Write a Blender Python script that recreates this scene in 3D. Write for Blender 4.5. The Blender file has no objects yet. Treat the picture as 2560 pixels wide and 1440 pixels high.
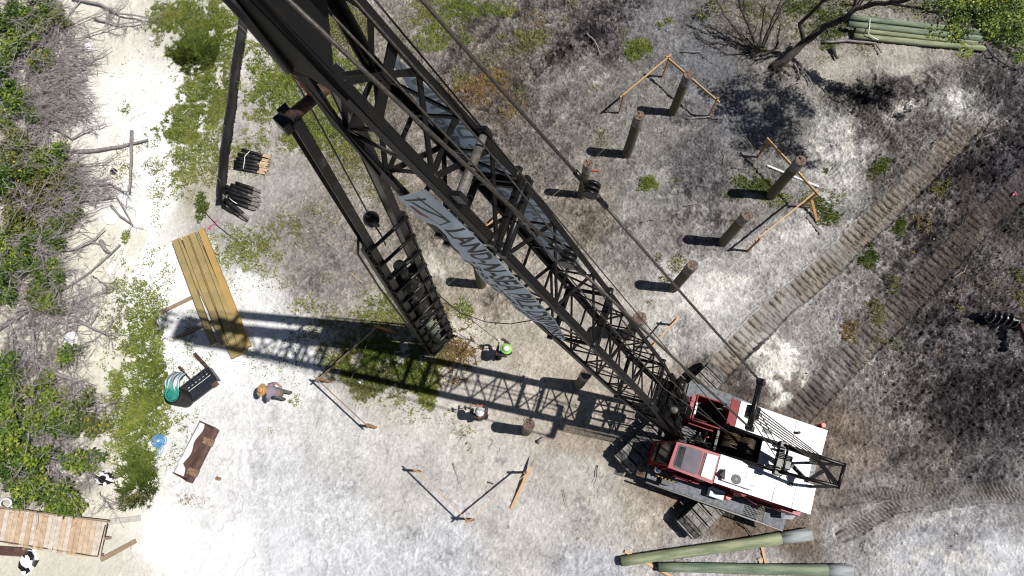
import bpy, bmesh, math, random
import numpy as np
from mathutils import Vector, Matrix, Euler
R = math.radians
rng = np.random.default_rng(7)
random.seed(11)

# ---------------------------------------------------------------- camera, sky, sun
scene = bpy.context.scene
CAM_H, TILT, ROLL, FPX = 26.0, R(16.17), R(-0.727), 1707.0
cam_d = bpy.data.cameras.new('camera')
cam_d.sensor_width = 36.0
cam_d.lens = 36.0 * FPX / 2560.0
cam_d.clip_start = 0.1
cam_d.clip_end = 2000.0
cam = bpy.data.objects.new('camera', cam_d)
scene.collection.objects.link(cam)
_f = Vector((0, math.sin(TILT), -math.cos(TILT)))
_u0 = Vector((0, math.cos(TILT), math.sin(TILT)))
_r0 = Vector((1, 0, 0))
_r = _r0 * math.cos(ROLL) + _u0 * math.sin(ROLL)
_u = -_r0 * math.sin(ROLL) + _u0 * math.cos(ROLL)
cam.matrix_world = Matrix(((_r.x, _u.x, -_f.x, 0), (_r.y, _u.y, -_f.y, 0), (_r.z, _u.z, -_f.z, CAM_H), (0, 0, 0, 1)))
scene.camera = cam

SUN_DIR = Vector((-0.4692, 0.0523, -1.0)).normalized()      # the way the light travels
world = bpy.data.worlds.new('World')
scene.world = world
world.use_nodes = True
wn = world.node_tree.nodes
sky = wn.new('ShaderNodeTexSky')
sky.sky_type = 'NISHITA'
sky.sun_disc = False
sky.sun_elevation = R(64.7)
sky.sun_rotation = math.atan2(0.4692, -0.0523)
wn['Background'].inputs['Strength'].default_value = 0.036
world.node_tree.links.new(sky.outputs[0], wn['Background'].inputs['Color'])
sun_d = bpy.data.lights.new('sun', 'SUN')
sun_d.energy = 5.0
sun_d.angle = R(0.53)
sun_d.color = (1.0, 0.955, 0.90)
sun = bpy.data.objects.new('sun', sun_d)
scene.collection.objects.link(sun)
sun.rotation_euler = SUN_DIR.to_track_quat('-Z', 'Y').to_euler()
sun.location = (20, -5, 60)
scene.view_settings.view_transform = 'Standard'
scene.view_settings.look = 'None'
scene.view_settings.exposure = 0.0
scene.view_settings.gamma = 1.0
scene.render.film_transparent = False
scene.cycles.filter_width = 1.15

# ---------------------------------------------------------------- helpers
def at(px, py, h=0.0):
    """the point at height h that the photograph shows at pixel (px, py) of 2560 x 1440"""
    d = _f * FPX + _r * (px - 1280) - _u * (py - 720)
    d = d / -d.z
    return Vector((0, 0, CAM_H)) + d * (CAM_H - h)

def at_np(px, py, h=0.0):
    p = [at(float(a), float(b), h) for a, b in zip(np.ravel(px), np.ravel(py))]
    return np.array([[v.x, v.y, v.z] for v in p])

def _hash(ix, iy, seed):
    h = (ix * 374761393 + iy * 668265263 + seed * 974634777) & 0xFFFFFFFF
    h = ((h ^ (h >> 13)) * 1274126177) & 0xFFFFFFFF
    return ((h ^ (h >> 16)) & 0xFFFFFF) / float(0xFFFFFF)

def vnoise(x, y, seed=0):
    x = np.asarray(x, float); y = np.asarray(y, float)
    xi = np.floor(x).astype(np.int64); yi = np.floor(y).astype(np.int64)
    fx = x - xi; fy = y - yi
    fx = fx * fx * (3 - 2 * fx); fy = fy * fy * (3 - 2 * fy)
    a = _hash(xi, yi, seed); b = _hash(xi + 1, yi, seed)
    c = _hash(xi, yi + 1, seed); d = _hash(xi + 1, yi + 1, seed)
    return (a * (1 - fx) + b * fx) * (1 - fy) + (c * (1 - fx) + d * fx) * fy

def fbm(x, y, seed=0, octv=4, lac=2.03, gain=0.5):
    s = 0.0; a = 1.0; t = 0.0
    for i in range(octv):
        s = s + a * vnoise(x, y, seed + i * 17); t += a
        x = x * lac + 13.7; y = y * lac + 7.1; a *= gain
    return s / t

def sstep(a, b, x):
    t = np.clip((x - a) / (b - a), 0, 1)
    return t * t * (3 - 2 * t)

def lin(c):
    return tuple(((v / 255.0) / 12.92 if v <= 10 else (((v / 255.0) + 0.055) / 1.055) ** 2.4) for v in c)

# ---------------------------------------------------------------- materials
MATS = {}
def mat(name, col, rough=0.6, metal=0.0, col2=None, scale=6.0, detail=6.0, mixpos=(0.4, 0.65), bump=0.0, bscale=30.0, attr=False, spec=0.5, stretch=None, coat=0.0, trans=0.0, alpha=1.0):
    m = bpy.data.materials.new(name); m.use_nodes = True
    nt = m.node_tree; N = nt.nodes; L = nt.links
    b = N['Principled BSDF']
    b.inputs['Roughness'].default_value = rough
    b.inputs['Metallic'].default_value = metal
    b.inputs['Specular IOR Level'].default_value = spec
    b.inputs['Coat Weight'].default_value = coat
    b.inputs['Alpha'].default_value = alpha
    if trans: b.inputs['Transmission Weight'].default_value = trans
    tc = N.new('ShaderNodeTexCoord'); mp = N.new('ShaderNodeMapping')
    if stretch: mp.inputs['Scale'].default_value = stretch
    L.new(tc.outputs['Object'], mp.inputs['Vector'])
    nz = N.new('ShaderNodeTexNoise'); nz.inputs['Scale'].default_value = scale; nz.inputs['Detail'].default_value = detail
    nz.inputs['Roughness'].default_value = 0.62
    L.new(mp.outputs[0], nz.inputs['Vector'])
    ramp = N.new('ShaderNodeValToRGB')
    ramp.color_ramp.elements[0].position = mixpos[0]; ramp.color_ramp.elements[1].position = mixpos[1]
    c2 = col2 if col2 else tuple(v * 0.8 for v in col)
    if attr:
        at_ = N.new('ShaderNodeAttribute'); at_.attribute_name = 'Col'
        ramp.color_ramp.elements[0].color = (0.78, 0.78, 0.78, 1); ramp.color_ramp.elements[1].color = (1.12, 1.12, 1.12, 1)
        mx = N.new('ShaderNodeMix'); mx.data_type = 'RGBA'; mx.blend_type = 'MULTIPLY'; mx.inputs[0].default_value = 1.0
        L.new(nz.outputs['Fac'], ramp.inputs[0])
        L.new(at_.outputs['Color'], mx.inputs[6]); L.new(ramp.outputs[0], mx.inputs[7])
        L.new(mx.outputs[2], b.inputs['Base Color'])
    else:
        ramp.color_ramp.elements[0].color = (*col, 1); ramp.color_ramp.elements[1].color = (*c2, 1)
        L.new(nz.outputs['Fac'], ramp.inputs[0]); L.new(ramp.outputs[0], b.inputs['Base Color'])
    if bump:
        nb = N.new('ShaderNodeTexNoise'); nb.inputs['Scale'].default_value = bscale; nb.inputs['Detail'].default_value = 8
        L.new(mp.outputs[0], nb.inputs['Vector'])
        bp = N.new('ShaderNodeBump'); bp.inputs['Strength'].default_value = 0.6; bp.inputs['Distance'].default_value = bump
        L.new(nb.outputs['Fac'], bp.inputs['Height']); L.new(bp.outputs[0], b.inputs['Normal'])
    MATS[name] = m
    return m

mat('black_steel', (0.007, 0.007, 0.008), 0.36, 0.0, (0.020, 0.018, 0.017), 5, 8, (0.45, 0.75), 0.004, 40, spec=0.35)
mat('boom_steel', (0.0075, 0.0075, 0.008), 0.5, 0.0, (0.0165, 0.0145, 0.0135), 3, 8, (0.5, 0.8), 0.003, 40, spec=0.2)
mat('lead_steel', (0.005, 0.005, 0.005), 0.36, 0.0, (0.075, 0.068, 0.060), 4.5, 9, (0.55, 0.74), 0.008, 25, spec=0.4)
mat('rust', (0.13, 0.055, 0.032), 0.8, 0.1, (0.03, 0.022, 0.020), 7, 8, (0.38, 0.58), 0.006, 40)
mat('rusty_brown', (0.085, 0.045, 0.038), 0.6, 0.2, (0.15, 0.085, 0.065), 5, 8, (0.42, 0.68), 0.006, 40)
mat('tan_rust', (0.32, 0.21, 0.13), 0.8, 0.1, (0.15, 0.09, 0.06), 9, 8, (0.4, 0.62), 0.006, 40)
mat('red_paint', (0.24, 0.006, 0.012), 0.4, 0.0, (0.09, 0.012, 0.012), 5, 9, (0.42, 0.78), 0.002, 30, spec=0.15)
mat('faded_red_paint', (0.33, 0.045, 0.065), 0.45, 0.0, (0.26, 0.02, 0.035), 6, 8, (0.4, 0.7), 0.001, 60, spec=0.4)
mat('red_plastic', (0.55, 0.03, 0.02), 0.4)
mat('white_sheet', (0.60, 0.61, 0.63), 0.42, 0.1, (0.25, 0.28, 0.32), 1.5, 9, (0.42, 0.66), 0.012, 3)
mat('white_paint', (0.78, 0.77, 0.77), 0.45, 0.0, (0.66, 0.64, 0.64), 5, 7, (0.45, 0.7))
mat('lilac_panel', (0.62, 0.58, 0.63), 0.45, 0.0, (0.54, 0.50, 0.55), 4, 6)
mat('fan_black', (0.02, 0.02, 0.02), 0.5)
mat('chequer_plate', (0.17, 0.185, 0.21), 0.6, 0.0, (0.065, 0.07, 0.08), 9, 9, (0.42, 0.68), 0.01, 60, spec=0.3)
mat('track_steel', (0.085, 0.078, 0.066), 0.6, 0.2, (0.22, 0.215, 0.21), 5, 9, (0.42, 0.62), 0.012, 30)
mat('track_side', (0.010, 0.010, 0.010), 0.6, 0.0, (0.03, 0.026, 0.023), 6, 7)
mat('dark_glass', (0.012, 0.016, 0.018), 0.06, 0.0, (0.05, 0.055, 0.06), 2, 3, spec=0.8)
mat('tinted_glass', (0.10, 0.09, 0.12), 0.15, 0.0, (0.14, 0.12, 0.16), 3, 5, spec=0.6)
mat('chrome', (0.7, 0.72, 0.74), 0.12, 1.0)
mat('brass', (0.6, 0.42, 0.10), 0.35, 0.8)
mat('wire_rope', (0.045, 0.040, 0.036), 0.55, 0.3, (0.10, 0.085, 0.07), 20, 4)
mat('drum_rope', (0.035, 0.028, 0.022), 0.5, 0.3, (0.12, 0.09, 0.06), 14, 4, stretch=(1, 1, 6))
mat('red_tool', (0.45, 0.05, 0.04), 0.4, 0.0, (0.10, 0.03, 0.03), 9, 6)
mat('banner_cloth', (0.80, 0.87, 0.95), 0.75, 0.0, (0.72, 0.80, 0.90), 3, 5)
nt_ = MATS['banner_cloth'].node_tree; tr_ = nt_.nodes.new('ShaderNodeBsdfTranslucent'); tr_.inputs['Color'].default_value = (0.78, 0.86, 0.95, 1)
ms_ = nt_.nodes.new('ShaderNodeMixShader'); ms_.inputs[0].default_value = 0.35; out_ = nt_.nodes['Material Output']
nt_.links.new(nt_.nodes['Principled BSDF'].outputs[0], ms_.inputs[1]); nt_.links.new(tr_.outputs[0], ms_.inputs[2]); nt_.links.new(ms_.outputs[0], out_.inputs['Surface'])
mat('banner_ink', (0.045, 0.042, 0.045), 0.7)
mat('banner_ink_through', (0.42, 0.48, 0.55), 0.75)
mat('banner_red', (0.36, 0.05, 0.06), 0.7)
mat('timber_pile', (0.115, 0.115, 0.060), 0.85, 0.0, (0.070, 0.062, 0.034), 5, 8, (0.38, 0.66), 0.010, 30, stretch=(1, 1, 0.15))
mat('pile_sleeve', (0.30, 0.29, 0.28), 0.8, 0.0, (0.12, 0.11, 0.10), 7, 8, (0.4, 0.64), 0.006, 40)
mat('pile_end', (0.22, 0.16, 0.13), 0.85, 0.0, (0.11, 0.075, 0.06), 14, 8, (0.4, 0.62), 0.012, 40)
mat('green_timber', (0.16, 0.20, 0.115), 0.8, 0.0, (0.33, 0.35, 0.22), 7, 12, (0.40, 0.62), 0.012, 30, stretch=(0.12, 1, 1))
mat('teal_timber', (0.105, 0.15, 0.105), 0.8, 0.0, (0.25, 0.29, 0.20), 7, 12, (0.40, 0.64), 0.012, 30, stretch=(0.12, 1, 1))
mat('grey_sleeve', (0.33, 0.36, 0.37), 0.75, 0.0, (0.14, 0.155, 0.16), 6, 12, (0.42, 0.64), 0.008, 40, stretch=(0.15, 1, 1))
mat('dark_wood_end', (0.03, 0.035, 0.045), 0.8)
mat('new_lumber', (0.58, 0.38, 0.20), 0.7, 0.0, (0.48, 0.29, 0.14), 4, 6, (0.4, 0.66), 0.002, 50, stretch=(1, 1, 1))
mat('stake_lumber', (0.42, 0.21, 0.08), 0.75, 0.0, (0.32, 0.16, 0.07), 5, 6)
mat('treated_lumber', (0.38, 0.29, 0.12), 0.75, 0.0, (0.26, 0.205, 0.09), 2.2, 8, (0.36, 0.68), 0.003, 60)
mat('treated_gold', (0.46, 0.30, 0.10), 0.75, 0.0, (0.36, 0.24, 0.085), 2.4, 8, (0.36, 0.68), 0.003, 60)
mat('aged_board', (0.30, 0.22, 0.15), 0.85, 0.0, (0.22, 0.165, 0.12), 6, 8, (0.4, 0.64), 0.004, 60)
mat('pale_board', (0.50, 0.48, 0.46), 0.85, 0.0, (0.40, 0.37, 0.34), 6, 8, (0.4, 0.64), 0.004, 60)
mat('grey_board', (0.26, 0.24, 0.23), 0.85, 0.0, (0.18, 0.165, 0.16), 6, 8, (0.4, 0.64), 0.004, 60)
mat('deck_plank', (1, 1, 1), 0.8, attr=True, scale=5, detail=9, bump=0.004, bscale=50)
mat('driftwood', (0.30, 0.28, 0.275), 0.85, 0.0, (0.15, 0.135, 0.13), 9, 8, (0.4, 0.64), 0.006, 40)
mat('dark_bark', (0.040, 0.033, 0.030), 0.9, 0.0, (0.10, 0.085, 0.075), 7, 8, (0.46, 0.7), 0.012, 30)
mat('twig_grey', (0.34, 0.315, 0.31), 0.9, 0.0, (0.20, 0.18, 0.18), 8, 6, (0.4, 0.64))
mat('silt_fabric', (0.007, 0.007, 0.009), 0.45, 0.0, (0.018, 0.017, 0.021), 4, 6, (0.4, 0.7), 0.01, 9, spec=0.4)
mat('black_fabric', (0.005, 0.005, 0.006), 0.6, 0.0, (0.028, 0.028, 0.032), 6, 7, (0.45, 0.75), 0.01, 14)
mat('pale_stake', (0.60, 0.44, 0.28), 0.8, 0.0, (0.48, 0.34, 0.21), 9, 6)
mat('weathered_stake', (0.26, 0.22, 0.21), 0.85, 0.0, (0.17, 0.145, 0.14), 9, 6)
mat('white_plastic', (0.80, 0.80, 0.82), 0.4, 0.0, (0.72, 0.72, 0.75), 6, 5)
mat('cloth_teal', (0.08, 0.36, 0.29), 0.8)
mat('cloth_white', (0.58, 0.60, 0.64), 0.85)
mat('cloth_purple', (0.10, 0.07, 0.11), 0.8)
mat('rope_green', (0.02, 0.26, 0.20), 0.6, 0.0, (0.04, 0.36, 0.29), 20, 4)
mat('rope_blue', (0.05, 0.27, 0.55), 0.6, 0.0, (0.08, 0.34, 0.62), 20, 4)
mat('pink_ribbon', (0.75, 0.16, 0.30), 0.6)
mat('red_ribbon', (0.75, 0.07, 0.05), 0.6)
mat('string', (0.35, 0.38, 0.22), 0.7)
mat('stone_grey', (0.30, 0.31, 0.32), 0.9, 0.0, (0.19, 0.195, 0.20), 5, 8, (0.4, 0.64), 0.02, 12)
mat('cooler_blue', (0.52, 0.67, 0.76), 0.45, 0.0, (0.46, 0.61, 0.70), 3, 5)
mat('blue_black', (0.020, 0.026, 0.036), 0.4, 0.2, (0.06, 0.055, 0.05), 6, 8, (0.5, 0.7), 0.004, 40)
mat('skin_dark', (0.13, 0.07, 0.05), 0.55)
mat('skin', (0.36, 0.19, 0.14), 0.55)
mat('shirt_grey', (0.24, 0.22, 0.26), 0.85, 0.0, (0.20, 0.185, 0.22), 8, 6)
mat('shirt_brown', (0.085, 0.065, 0.065), 0.85, 0.0, (0.06, 0.045, 0.045), 8, 6)
mat('shirt_maroon', (0.10, 0.075, 0.078), 0.85, 0.0, (0.07, 0.05, 0.05), 8, 6)
mat('vest_black', (0.018, 0.018, 0.02), 0.8)
mat('trouser_olive', (0.13, 0.135, 0.12), 0.85, 0.0, (0.10, 0.105, 0.09), 8, 6)
mat('trouser_dark', (0.03, 0.028, 0.03), 0.85, 0.0, (0.045, 0.04, 0.04), 8, 6)
mat('boot', (0.05, 0.035, 0.025), 0.7)
mat('hair_dark', (0.02, 0.016, 0.014), 0.8)
mat('straw', (0.62, 0.38, 0.15), 0.8, 0.0, (0.50, 0.30, 0.12), 14, 6, (0.4, 0.64), 0.004, 60)
mat('straw_band', (0.30, 0.16, 0.06), 0.8)
mat('helmet_white', (0.74, 0.76, 0.76), 0.35, 0.0, (0.52, 0.55, 0.55), 14, 6, (0.5, 0.7))
mat('helmet_lime', (0.28, 0.72, 0.10), 0.4, 0.0, (0.40, 0.78, 0.20), 14, 6, (0.45, 0.65))
mat('glove', (0.66, 0.62, 0.64), 0.8)
mat('orange_paint', (0.65, 0.13, 0.05), 0.6)
mat('grass_blade', (1, 1, 1), 0.75, attr=True, scale=3, detail=3, spec=0.2)
mat('leaf', (1, 1, 1), 0.5, attr=True, scale=3, detail=3, spec=0.4)

# ---------------------------------------------------------------- object helpers
col = scene.collection
def tag(o, label=None, cat=None, group=None, kind=None):
    if label: o['label'] = label
    if cat: o['category'] = cat
    if group: o['group'] = group
    if kind: o['kind'] = kind
    return o

def empty(name, loc, label=None, cat=None, group=None):
    o = bpy.data.objects.new(name, None); col.objects.link(o)
    o.location = loc; o.empty_display_size = 0.3
    o['_w'] = [loc[0], loc[1], loc[2]]
    return tag(o, label, cat, group)

WL = {}
def wloc(o):
    if o is None: return Vector((0, 0, 0))
    return WL.get(o.name, Vector(o.location))

def link_mesh(name, verts, faces, m, parent=None, smooth=False, cols=None, midx=None, origin=None):
    """verts in world space; the object's origin goes to its parent's place (or to its own base)"""
    verts = np.asarray(verts, dtype=np.float64).reshape(-1, 3)
    if parent is not None: off = wloc(parent)
    elif origin is not None: off = Vector(origin)
    else:
        off = Vector(((verts[:, 0].min() + verts[:, 0].max()) / 2, (verts[:, 1].min() + verts[:, 1].max()) / 2, verts[:, 2].min()))
    v = verts - np.array([off.x, off.y, off.z])
    me = bpy.data.meshes.new(name)
    if isinstance(faces, np.ndarray) and faces.ndim == 2:
        k = faces.shape[1]; nf = faces.shape[0]
        me.vertices.add(len(v)); me.vertices.foreach_set('co', v.astype(np.float32).ravel())
        me.loops.add(nf * k); me.loops.foreach_set('vertex_index', faces.astype(np.int32).ravel())
        me.polygons.add(nf); me.polygons.foreach_set('loop_start', np.arange(0, nf * k, k, dtype=np.int32))
        me.polygons.foreach_set('loop_total', np.full(nf, k, dtype=np.int32))
        me.update(calc_edges=True)
    else:
        me.from_pydata([tuple(a) for a in v], [], faces); me.update()
    ms = m if isinstance(m, (list, tuple)) else [m]
    for q in ms: me.materials.append(MATS[q] if isinstance(q, str) else q)
    if midx is not None: me.polygons.foreach_set('material_index', np.asarray(midx, dtype=np.int32))
    if cols is not None:
        a = me.color_attributes.new('Col', 'FLOAT_COLOR', 'POINT')
        c = np.ones((len(v), 4), dtype=np.float32); cols = np.asarray(cols); c[:, :cols.shape[1]] = cols
        a.data.foreach_set('color', c.ravel())
    if smooth: me.polygons.foreach_set('use_smooth', np.ones(len(me.polygons), dtype=bool))
    o = bpy.data.objects.new(name, me); col.objects.link(o)
    if parent is not None:
        o.parent = parent; WL[o.name] = wloc(parent)
    else:
        o.location = off
    return o

class MB:
    """collects boxes, bars and tubes in world space; build() links them as one mesh object"""
    def __init__(s): s.v = []; s.f = []; s.m = []; s.c = []; s.sm = []
    def add(s, v, f, mi=0, c=None, smooth=False):
        n = len(s.v); s.v += [tuple(a) for a in v]
        s.f += [tuple(i + n for i in q) for q in f]; s.m += [mi] * len(f); s.sm += [smooth] * len(f)
        s.c += [c if c is not None else (1, 1, 1)] * len(v)
        return s
    def box(s, c, ax, ay, az, mi=0, cc=None):
        c, ax, ay, az = Vector(c), Vector(ax), Vector(ay), Vector(az)
        v = [c + ax * i + ay * j + az * k for k in (-.5, .5) for j in (-.5, .5) for i in (-.5, .5)]
        return s.add(v, [(0, 2, 3, 1), (4, 5, 7, 6), (0, 1, 5, 4), (2, 6, 7, 3), (0, 4, 6, 2), (1, 3, 7, 5)], mi, cc)
    def bar(s, a, b, w, h=None, up=(0, 0, 1), mi=0, cc=None):
        a, b = Vector(a), Vector(b); h = h or w
        d = b - a; up = Vector(up)
        if abs(d.normalized().dot(up.normalized())) > 0.98: up = Vector((1, 0, 0))
        sx = d.cross(up).normalized(); sz = sx.cross(d).normalized()
        return s.box((a + b) / 2, d, sx * w, sz * h, mi, cc)
    def tube(s, pts, r, n=8, mi=0, cap=True, cc=None, smooth=True):
        pts = [Vector(p) for p in pts]
        rr = r if isinstance(r, (list, tuple)) else [r] * len(pts)
        V = []; F = []
        ref = None
        for i, p in enumerate(pts):
            d = (pts[min(i + 1, len(pts) - 1)] - pts[max(i - 1, 0)]).normalized()
            if ref is None:
                ref = Vector((0, 0, 1)) if abs(d.z) < 0.9 else Vector((1, 0, 0))
            x = d.cross(ref)
            if x.length < 1e-4: x = d.cross(Vector((0, 1, 0)))
            x.normalize(); y = x.cross(d).normalized(); ref = y
            for k in range(n):
                a = 2 * math.pi * k / n
                V.append(p + (x * math.cos(a) + y * math.sin(a)) * rr[i])
        for i in range(len(pts) - 1):
            for k in range(n):
                F.append((i * n + k, i * n + (k + 1) % n, (i + 1) * n + (k + 1) % n, (i + 1) * n + k))
        s.add(V, F, mi, cc, smooth)
        if cap:
            m = len(s.v)
            s.f.append(tuple(range(m - n, m))); s.m.append(mi); s.sm.append(False)
            s.f.append(tuple(reversed(range(m - len(pts) * n, m - len(pts) * n + n)))); s.m.append(mi); s.sm.append(False)
        return s
    def prism(s, poly, ext, mi=0, cc=None):
        """a flat polygon of points pushed along the vector ext"""
        n = len(poly); ext = Vector(ext)
        V = [Vector(p) for p in poly] + [Vector(p) + ext for p in poly]
        F = [tuple(reversed(range(n))), tuple(range(n, 2 * n))] + [(i, (i + 1) % n, n + (i + 1) % n, n + i) for i in range(n)]
        return s.add(V, F, mi, cc)
    def ball(s, c, r, n=10, m=7, mi=0, sc=(1, 1, 1), cc=None, jit=0.0):
        V = []; F = []; c = Vector(c)
        for j in range(m + 1):
            th = math.pi * j / m
            for i in range(n):
                ph = 2 * math.pi * i / n
                q = r * (1 + random.uniform(-jit, jit))
                V.append(c + Vector((math.sin(th) * math.cos(ph) * sc[0], math.sin(th) * math.sin(ph) * sc[1], math.cos(th) * sc[2])) * q)
        for j in range(m):
            for i in range(n):
                F.append((j * n + i, (j + 1) * n + i, (j + 1) * n + (i + 1) % n, j * n + (i + 1) % n))
        return s.add(V, F, mi, cc, True)
    def build(s, name, m, parent=None, origin=None, bevel=0.0, cols=False):
        o = link_mesh(name, s.v, s.f, m, parent, False, np.array(s.c) if cols else None, s.m if isinstance(m, (list, tuple)) else None, origin)
        if any(s.sm): o.data.polygons.foreach_set('use_smooth', np.array(s.sm, dtype=bool))
        if bevel:
            bv = o.modifiers.new('bevel', 'BEVEL'); bv.width = bevel; bv.segments = 2; bv.limit_method = 'ANGLE'
        return o

# ---------------------------------------------------------------- the ground: soil colour and relief
X0, X1, Y0, Y1, STEP = -26.0, 26.0, -5.0, 23.5, 0.028
nx = int((X1 - X0) / STEP) + 1; ny = int((Y1 - Y0) / STEP) + 1
gx, gy = np.meshgrid(np.linspace(X0, X1, nx), np.linspace(Y0, Y1, ny))
wx = gx + 0.5 * (fbm(gx * 0.8, gy * 0.8, 5, 4) - 0.5) + 0.22 * (fbm(gx * 3.1, gy * 3.1, 6, 3) - 0.5)
wy = gy + 0.5 * (fbm(gx * 0.8, gy * 0.8, 8, 4) - 0.5) + 0.22 * (fbm(gx * 3.1, gy * 3.1, 9, 3) - 0.5)

# soil tone where the photograph shows bare ground: (px, py, r, g, b, roughness of the patchiness)
CTRL = [
 (250,100,224,221,211,.05),(330,240,240,240,236,.04),(300,420,238,236,226,.04),(290,620,226,223,210,.04),(400,330,248,248,248,.04),(420,700,245,246,246,.05),
 (370,500,250,250,250,.03),(60,300,205,200,190,.12),(60,700,205,200,190,.12),(60,1000,205,200,190,.12),(250,900,222,219,205,.04),(450,880,244,245,247,.06),(640,720,235,236,238,.08),
 (560,860,242,243,246,.06),(700,900,235,236,238,.1),(300,1250,225,222,210,.05),(180,1410,208,207,192,.05),(300,1420,214,213,203,.05),(420,1330,250,251,252,.03),(560,1390,240,242,246,.05),
 (600,1100,228,229,232,.09),(500,1260,226,227,230,.08),(700,1200,216,218,222,.10),(720,1400,222,224,230,.08),(850,1100,208,208,208,.11),(850,1300,206,208,212,.13),(900,1420,205,208,214,.12),
 (1000,1200,198,197,195,.10),(1100,1400,196,199,205,.14),(1300,1300,192,191,190,.12),(1250,1150,196,193,188,.10),(1300,1040,192,187,178,.12),(1180,950,190,186,178,.12),(1420,1180,190,187,182,.12),
 (1350,880,186,179,166,.14),(1450,1080,176,168,156,.14),(1500,1300,184,181,176,.14),(1620,1270,176,168,158,.15),(1480,1420,190,192,198,.14),(1750,1390,178,178,180,.18),(1900,1390,172,170,170,.18),
 (2150,1360,164,163,166,.22),(2300,1400,186,188,194,.18),(2500,1400,196,199,206,.14),(2400,1300,160,160,164,.22),(2200,1260,150,146,144,.22),(2550,1280,160,160,162,.2),(2100,1250,138,130,124,.22),
 (2150,1120,132,122,114,.25),(2300,1150,122,116,112,.28),(2470,1160,112,110,112,.34),(2400,1020,74,72,74,.45),(2500,900,92,90,94,.45),(2250,940,108,104,104,.40),(2350,860,92,89,92,.42),(2530,1020,84,82,86,.45),
 (2420,760,92,88,90,.42),(2500,650,100,97,98,.38),(2540,720,112,108,108,.38),(2300,760,96,92,92,.38),(2180,850,136,132,132,.34),(2080,900,152,148,146,.28),(2030,820,166,163,162,.22),(2090,760,150,147,148,.28),(2000,900,168,165,162,.24),
 (1900,640,176,174,172,.2),(2020,600,170,169,168,.18),(1800,760,196,196,196,.14),(1900,740,176,175,174,.2),(1700,700,190,190,190,.14),(1650,760,172,170,166,.16),(1700,850,168,166,164,.22),(1800,830,182,180,178,.16),
 (1560,700,164,160,154,.18),(1460,720,168,164,156,.16),(1400,560,138,131,122,.24),(1480,560,128,120,110,.28),(1550,640,142,138,134,.24),(1600,560,150,147,144,.2),(1700,600,142,139,138,.24),(1640,480,152,151,150,.2),(1780,520,118,116,118,.30),
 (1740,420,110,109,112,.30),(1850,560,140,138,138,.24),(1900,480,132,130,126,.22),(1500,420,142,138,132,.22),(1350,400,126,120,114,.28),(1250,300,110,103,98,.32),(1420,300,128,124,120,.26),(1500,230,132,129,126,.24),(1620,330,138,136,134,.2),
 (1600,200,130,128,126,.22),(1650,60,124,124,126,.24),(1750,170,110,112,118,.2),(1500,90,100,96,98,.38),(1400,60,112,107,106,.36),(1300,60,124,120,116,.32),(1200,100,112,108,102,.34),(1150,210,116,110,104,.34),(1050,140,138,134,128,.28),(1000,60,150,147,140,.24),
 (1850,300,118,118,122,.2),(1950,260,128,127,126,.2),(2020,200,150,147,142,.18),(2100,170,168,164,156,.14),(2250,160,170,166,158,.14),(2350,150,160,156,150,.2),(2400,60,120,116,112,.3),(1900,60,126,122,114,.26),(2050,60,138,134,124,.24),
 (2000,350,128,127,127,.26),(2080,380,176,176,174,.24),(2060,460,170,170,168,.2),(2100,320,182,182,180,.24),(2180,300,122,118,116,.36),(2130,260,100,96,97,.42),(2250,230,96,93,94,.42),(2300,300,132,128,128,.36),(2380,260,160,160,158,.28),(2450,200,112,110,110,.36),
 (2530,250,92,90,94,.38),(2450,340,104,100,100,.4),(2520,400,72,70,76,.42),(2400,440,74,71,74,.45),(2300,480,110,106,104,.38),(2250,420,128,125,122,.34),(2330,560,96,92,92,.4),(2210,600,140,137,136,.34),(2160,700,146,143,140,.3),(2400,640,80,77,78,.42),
 (700,450,162,160,156,.14),(640,300,172,170,166,.12),(720,380,168,166,160,.14),(800,580,140,134,130,.24),(700,600,152,150,144,.18),(760,680,150,145,140,.22),(560,560,172,171,168,.12),(500,480,180,176,160,.1),(650,660,168,166,160,.14),
 (880,700,150,144,140,.22),(950,760,160,156,146,.16),(850,420,150,146,138,.18),(900,330,132,128,118,.24),(1060,560,138,131,122,.28),(1100,650,168,162,150,.18),(1150,830,190,184,172,.12),(1080,750,156,146,130,.2),(1250,740,150,142,132,.24),(1180,560,124,118,112,.28),
 (1300,820,176,170,158,.16),(1230,560,140,135,128,.24),(1150,400,128,122,116,.28),(1400,960,178,170,158,.14),(900,850,168,162,150,.16),(980,960,190,188,178,.12),(1050,1010,200,198,194,.1),(1560,880,168,164,156,.16),(1640,940,172,166,156,.16),
 (1740,940,124,116,108,.22),(1830,960,112,104,98,.24),(1700,1060,120,112,104,.2),(1850,1310,112,102,94,.18),(1680,1230,160,150,138,.16),(1780,1290,138,128,118,.2),(1970,1320,122,112,104,.2),(2060,1010,116,108,102,.26),(1990,980,120,112,106,.24),(460,60,200,200,190,.1),(500,250,215,213,205,.1),(450,240,246,246,246,.04),
]
K_ALB = 1.21
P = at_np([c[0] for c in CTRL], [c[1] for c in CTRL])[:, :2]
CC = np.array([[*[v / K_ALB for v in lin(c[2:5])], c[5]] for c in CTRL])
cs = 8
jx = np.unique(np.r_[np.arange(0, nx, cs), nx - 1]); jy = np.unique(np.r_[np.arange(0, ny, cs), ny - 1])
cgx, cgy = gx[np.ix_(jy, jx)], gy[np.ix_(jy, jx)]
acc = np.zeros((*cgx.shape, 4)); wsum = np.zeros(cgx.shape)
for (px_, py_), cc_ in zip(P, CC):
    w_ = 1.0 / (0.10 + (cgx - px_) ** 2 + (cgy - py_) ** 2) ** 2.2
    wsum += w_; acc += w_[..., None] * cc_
acc /= wsum[..., None]
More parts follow.
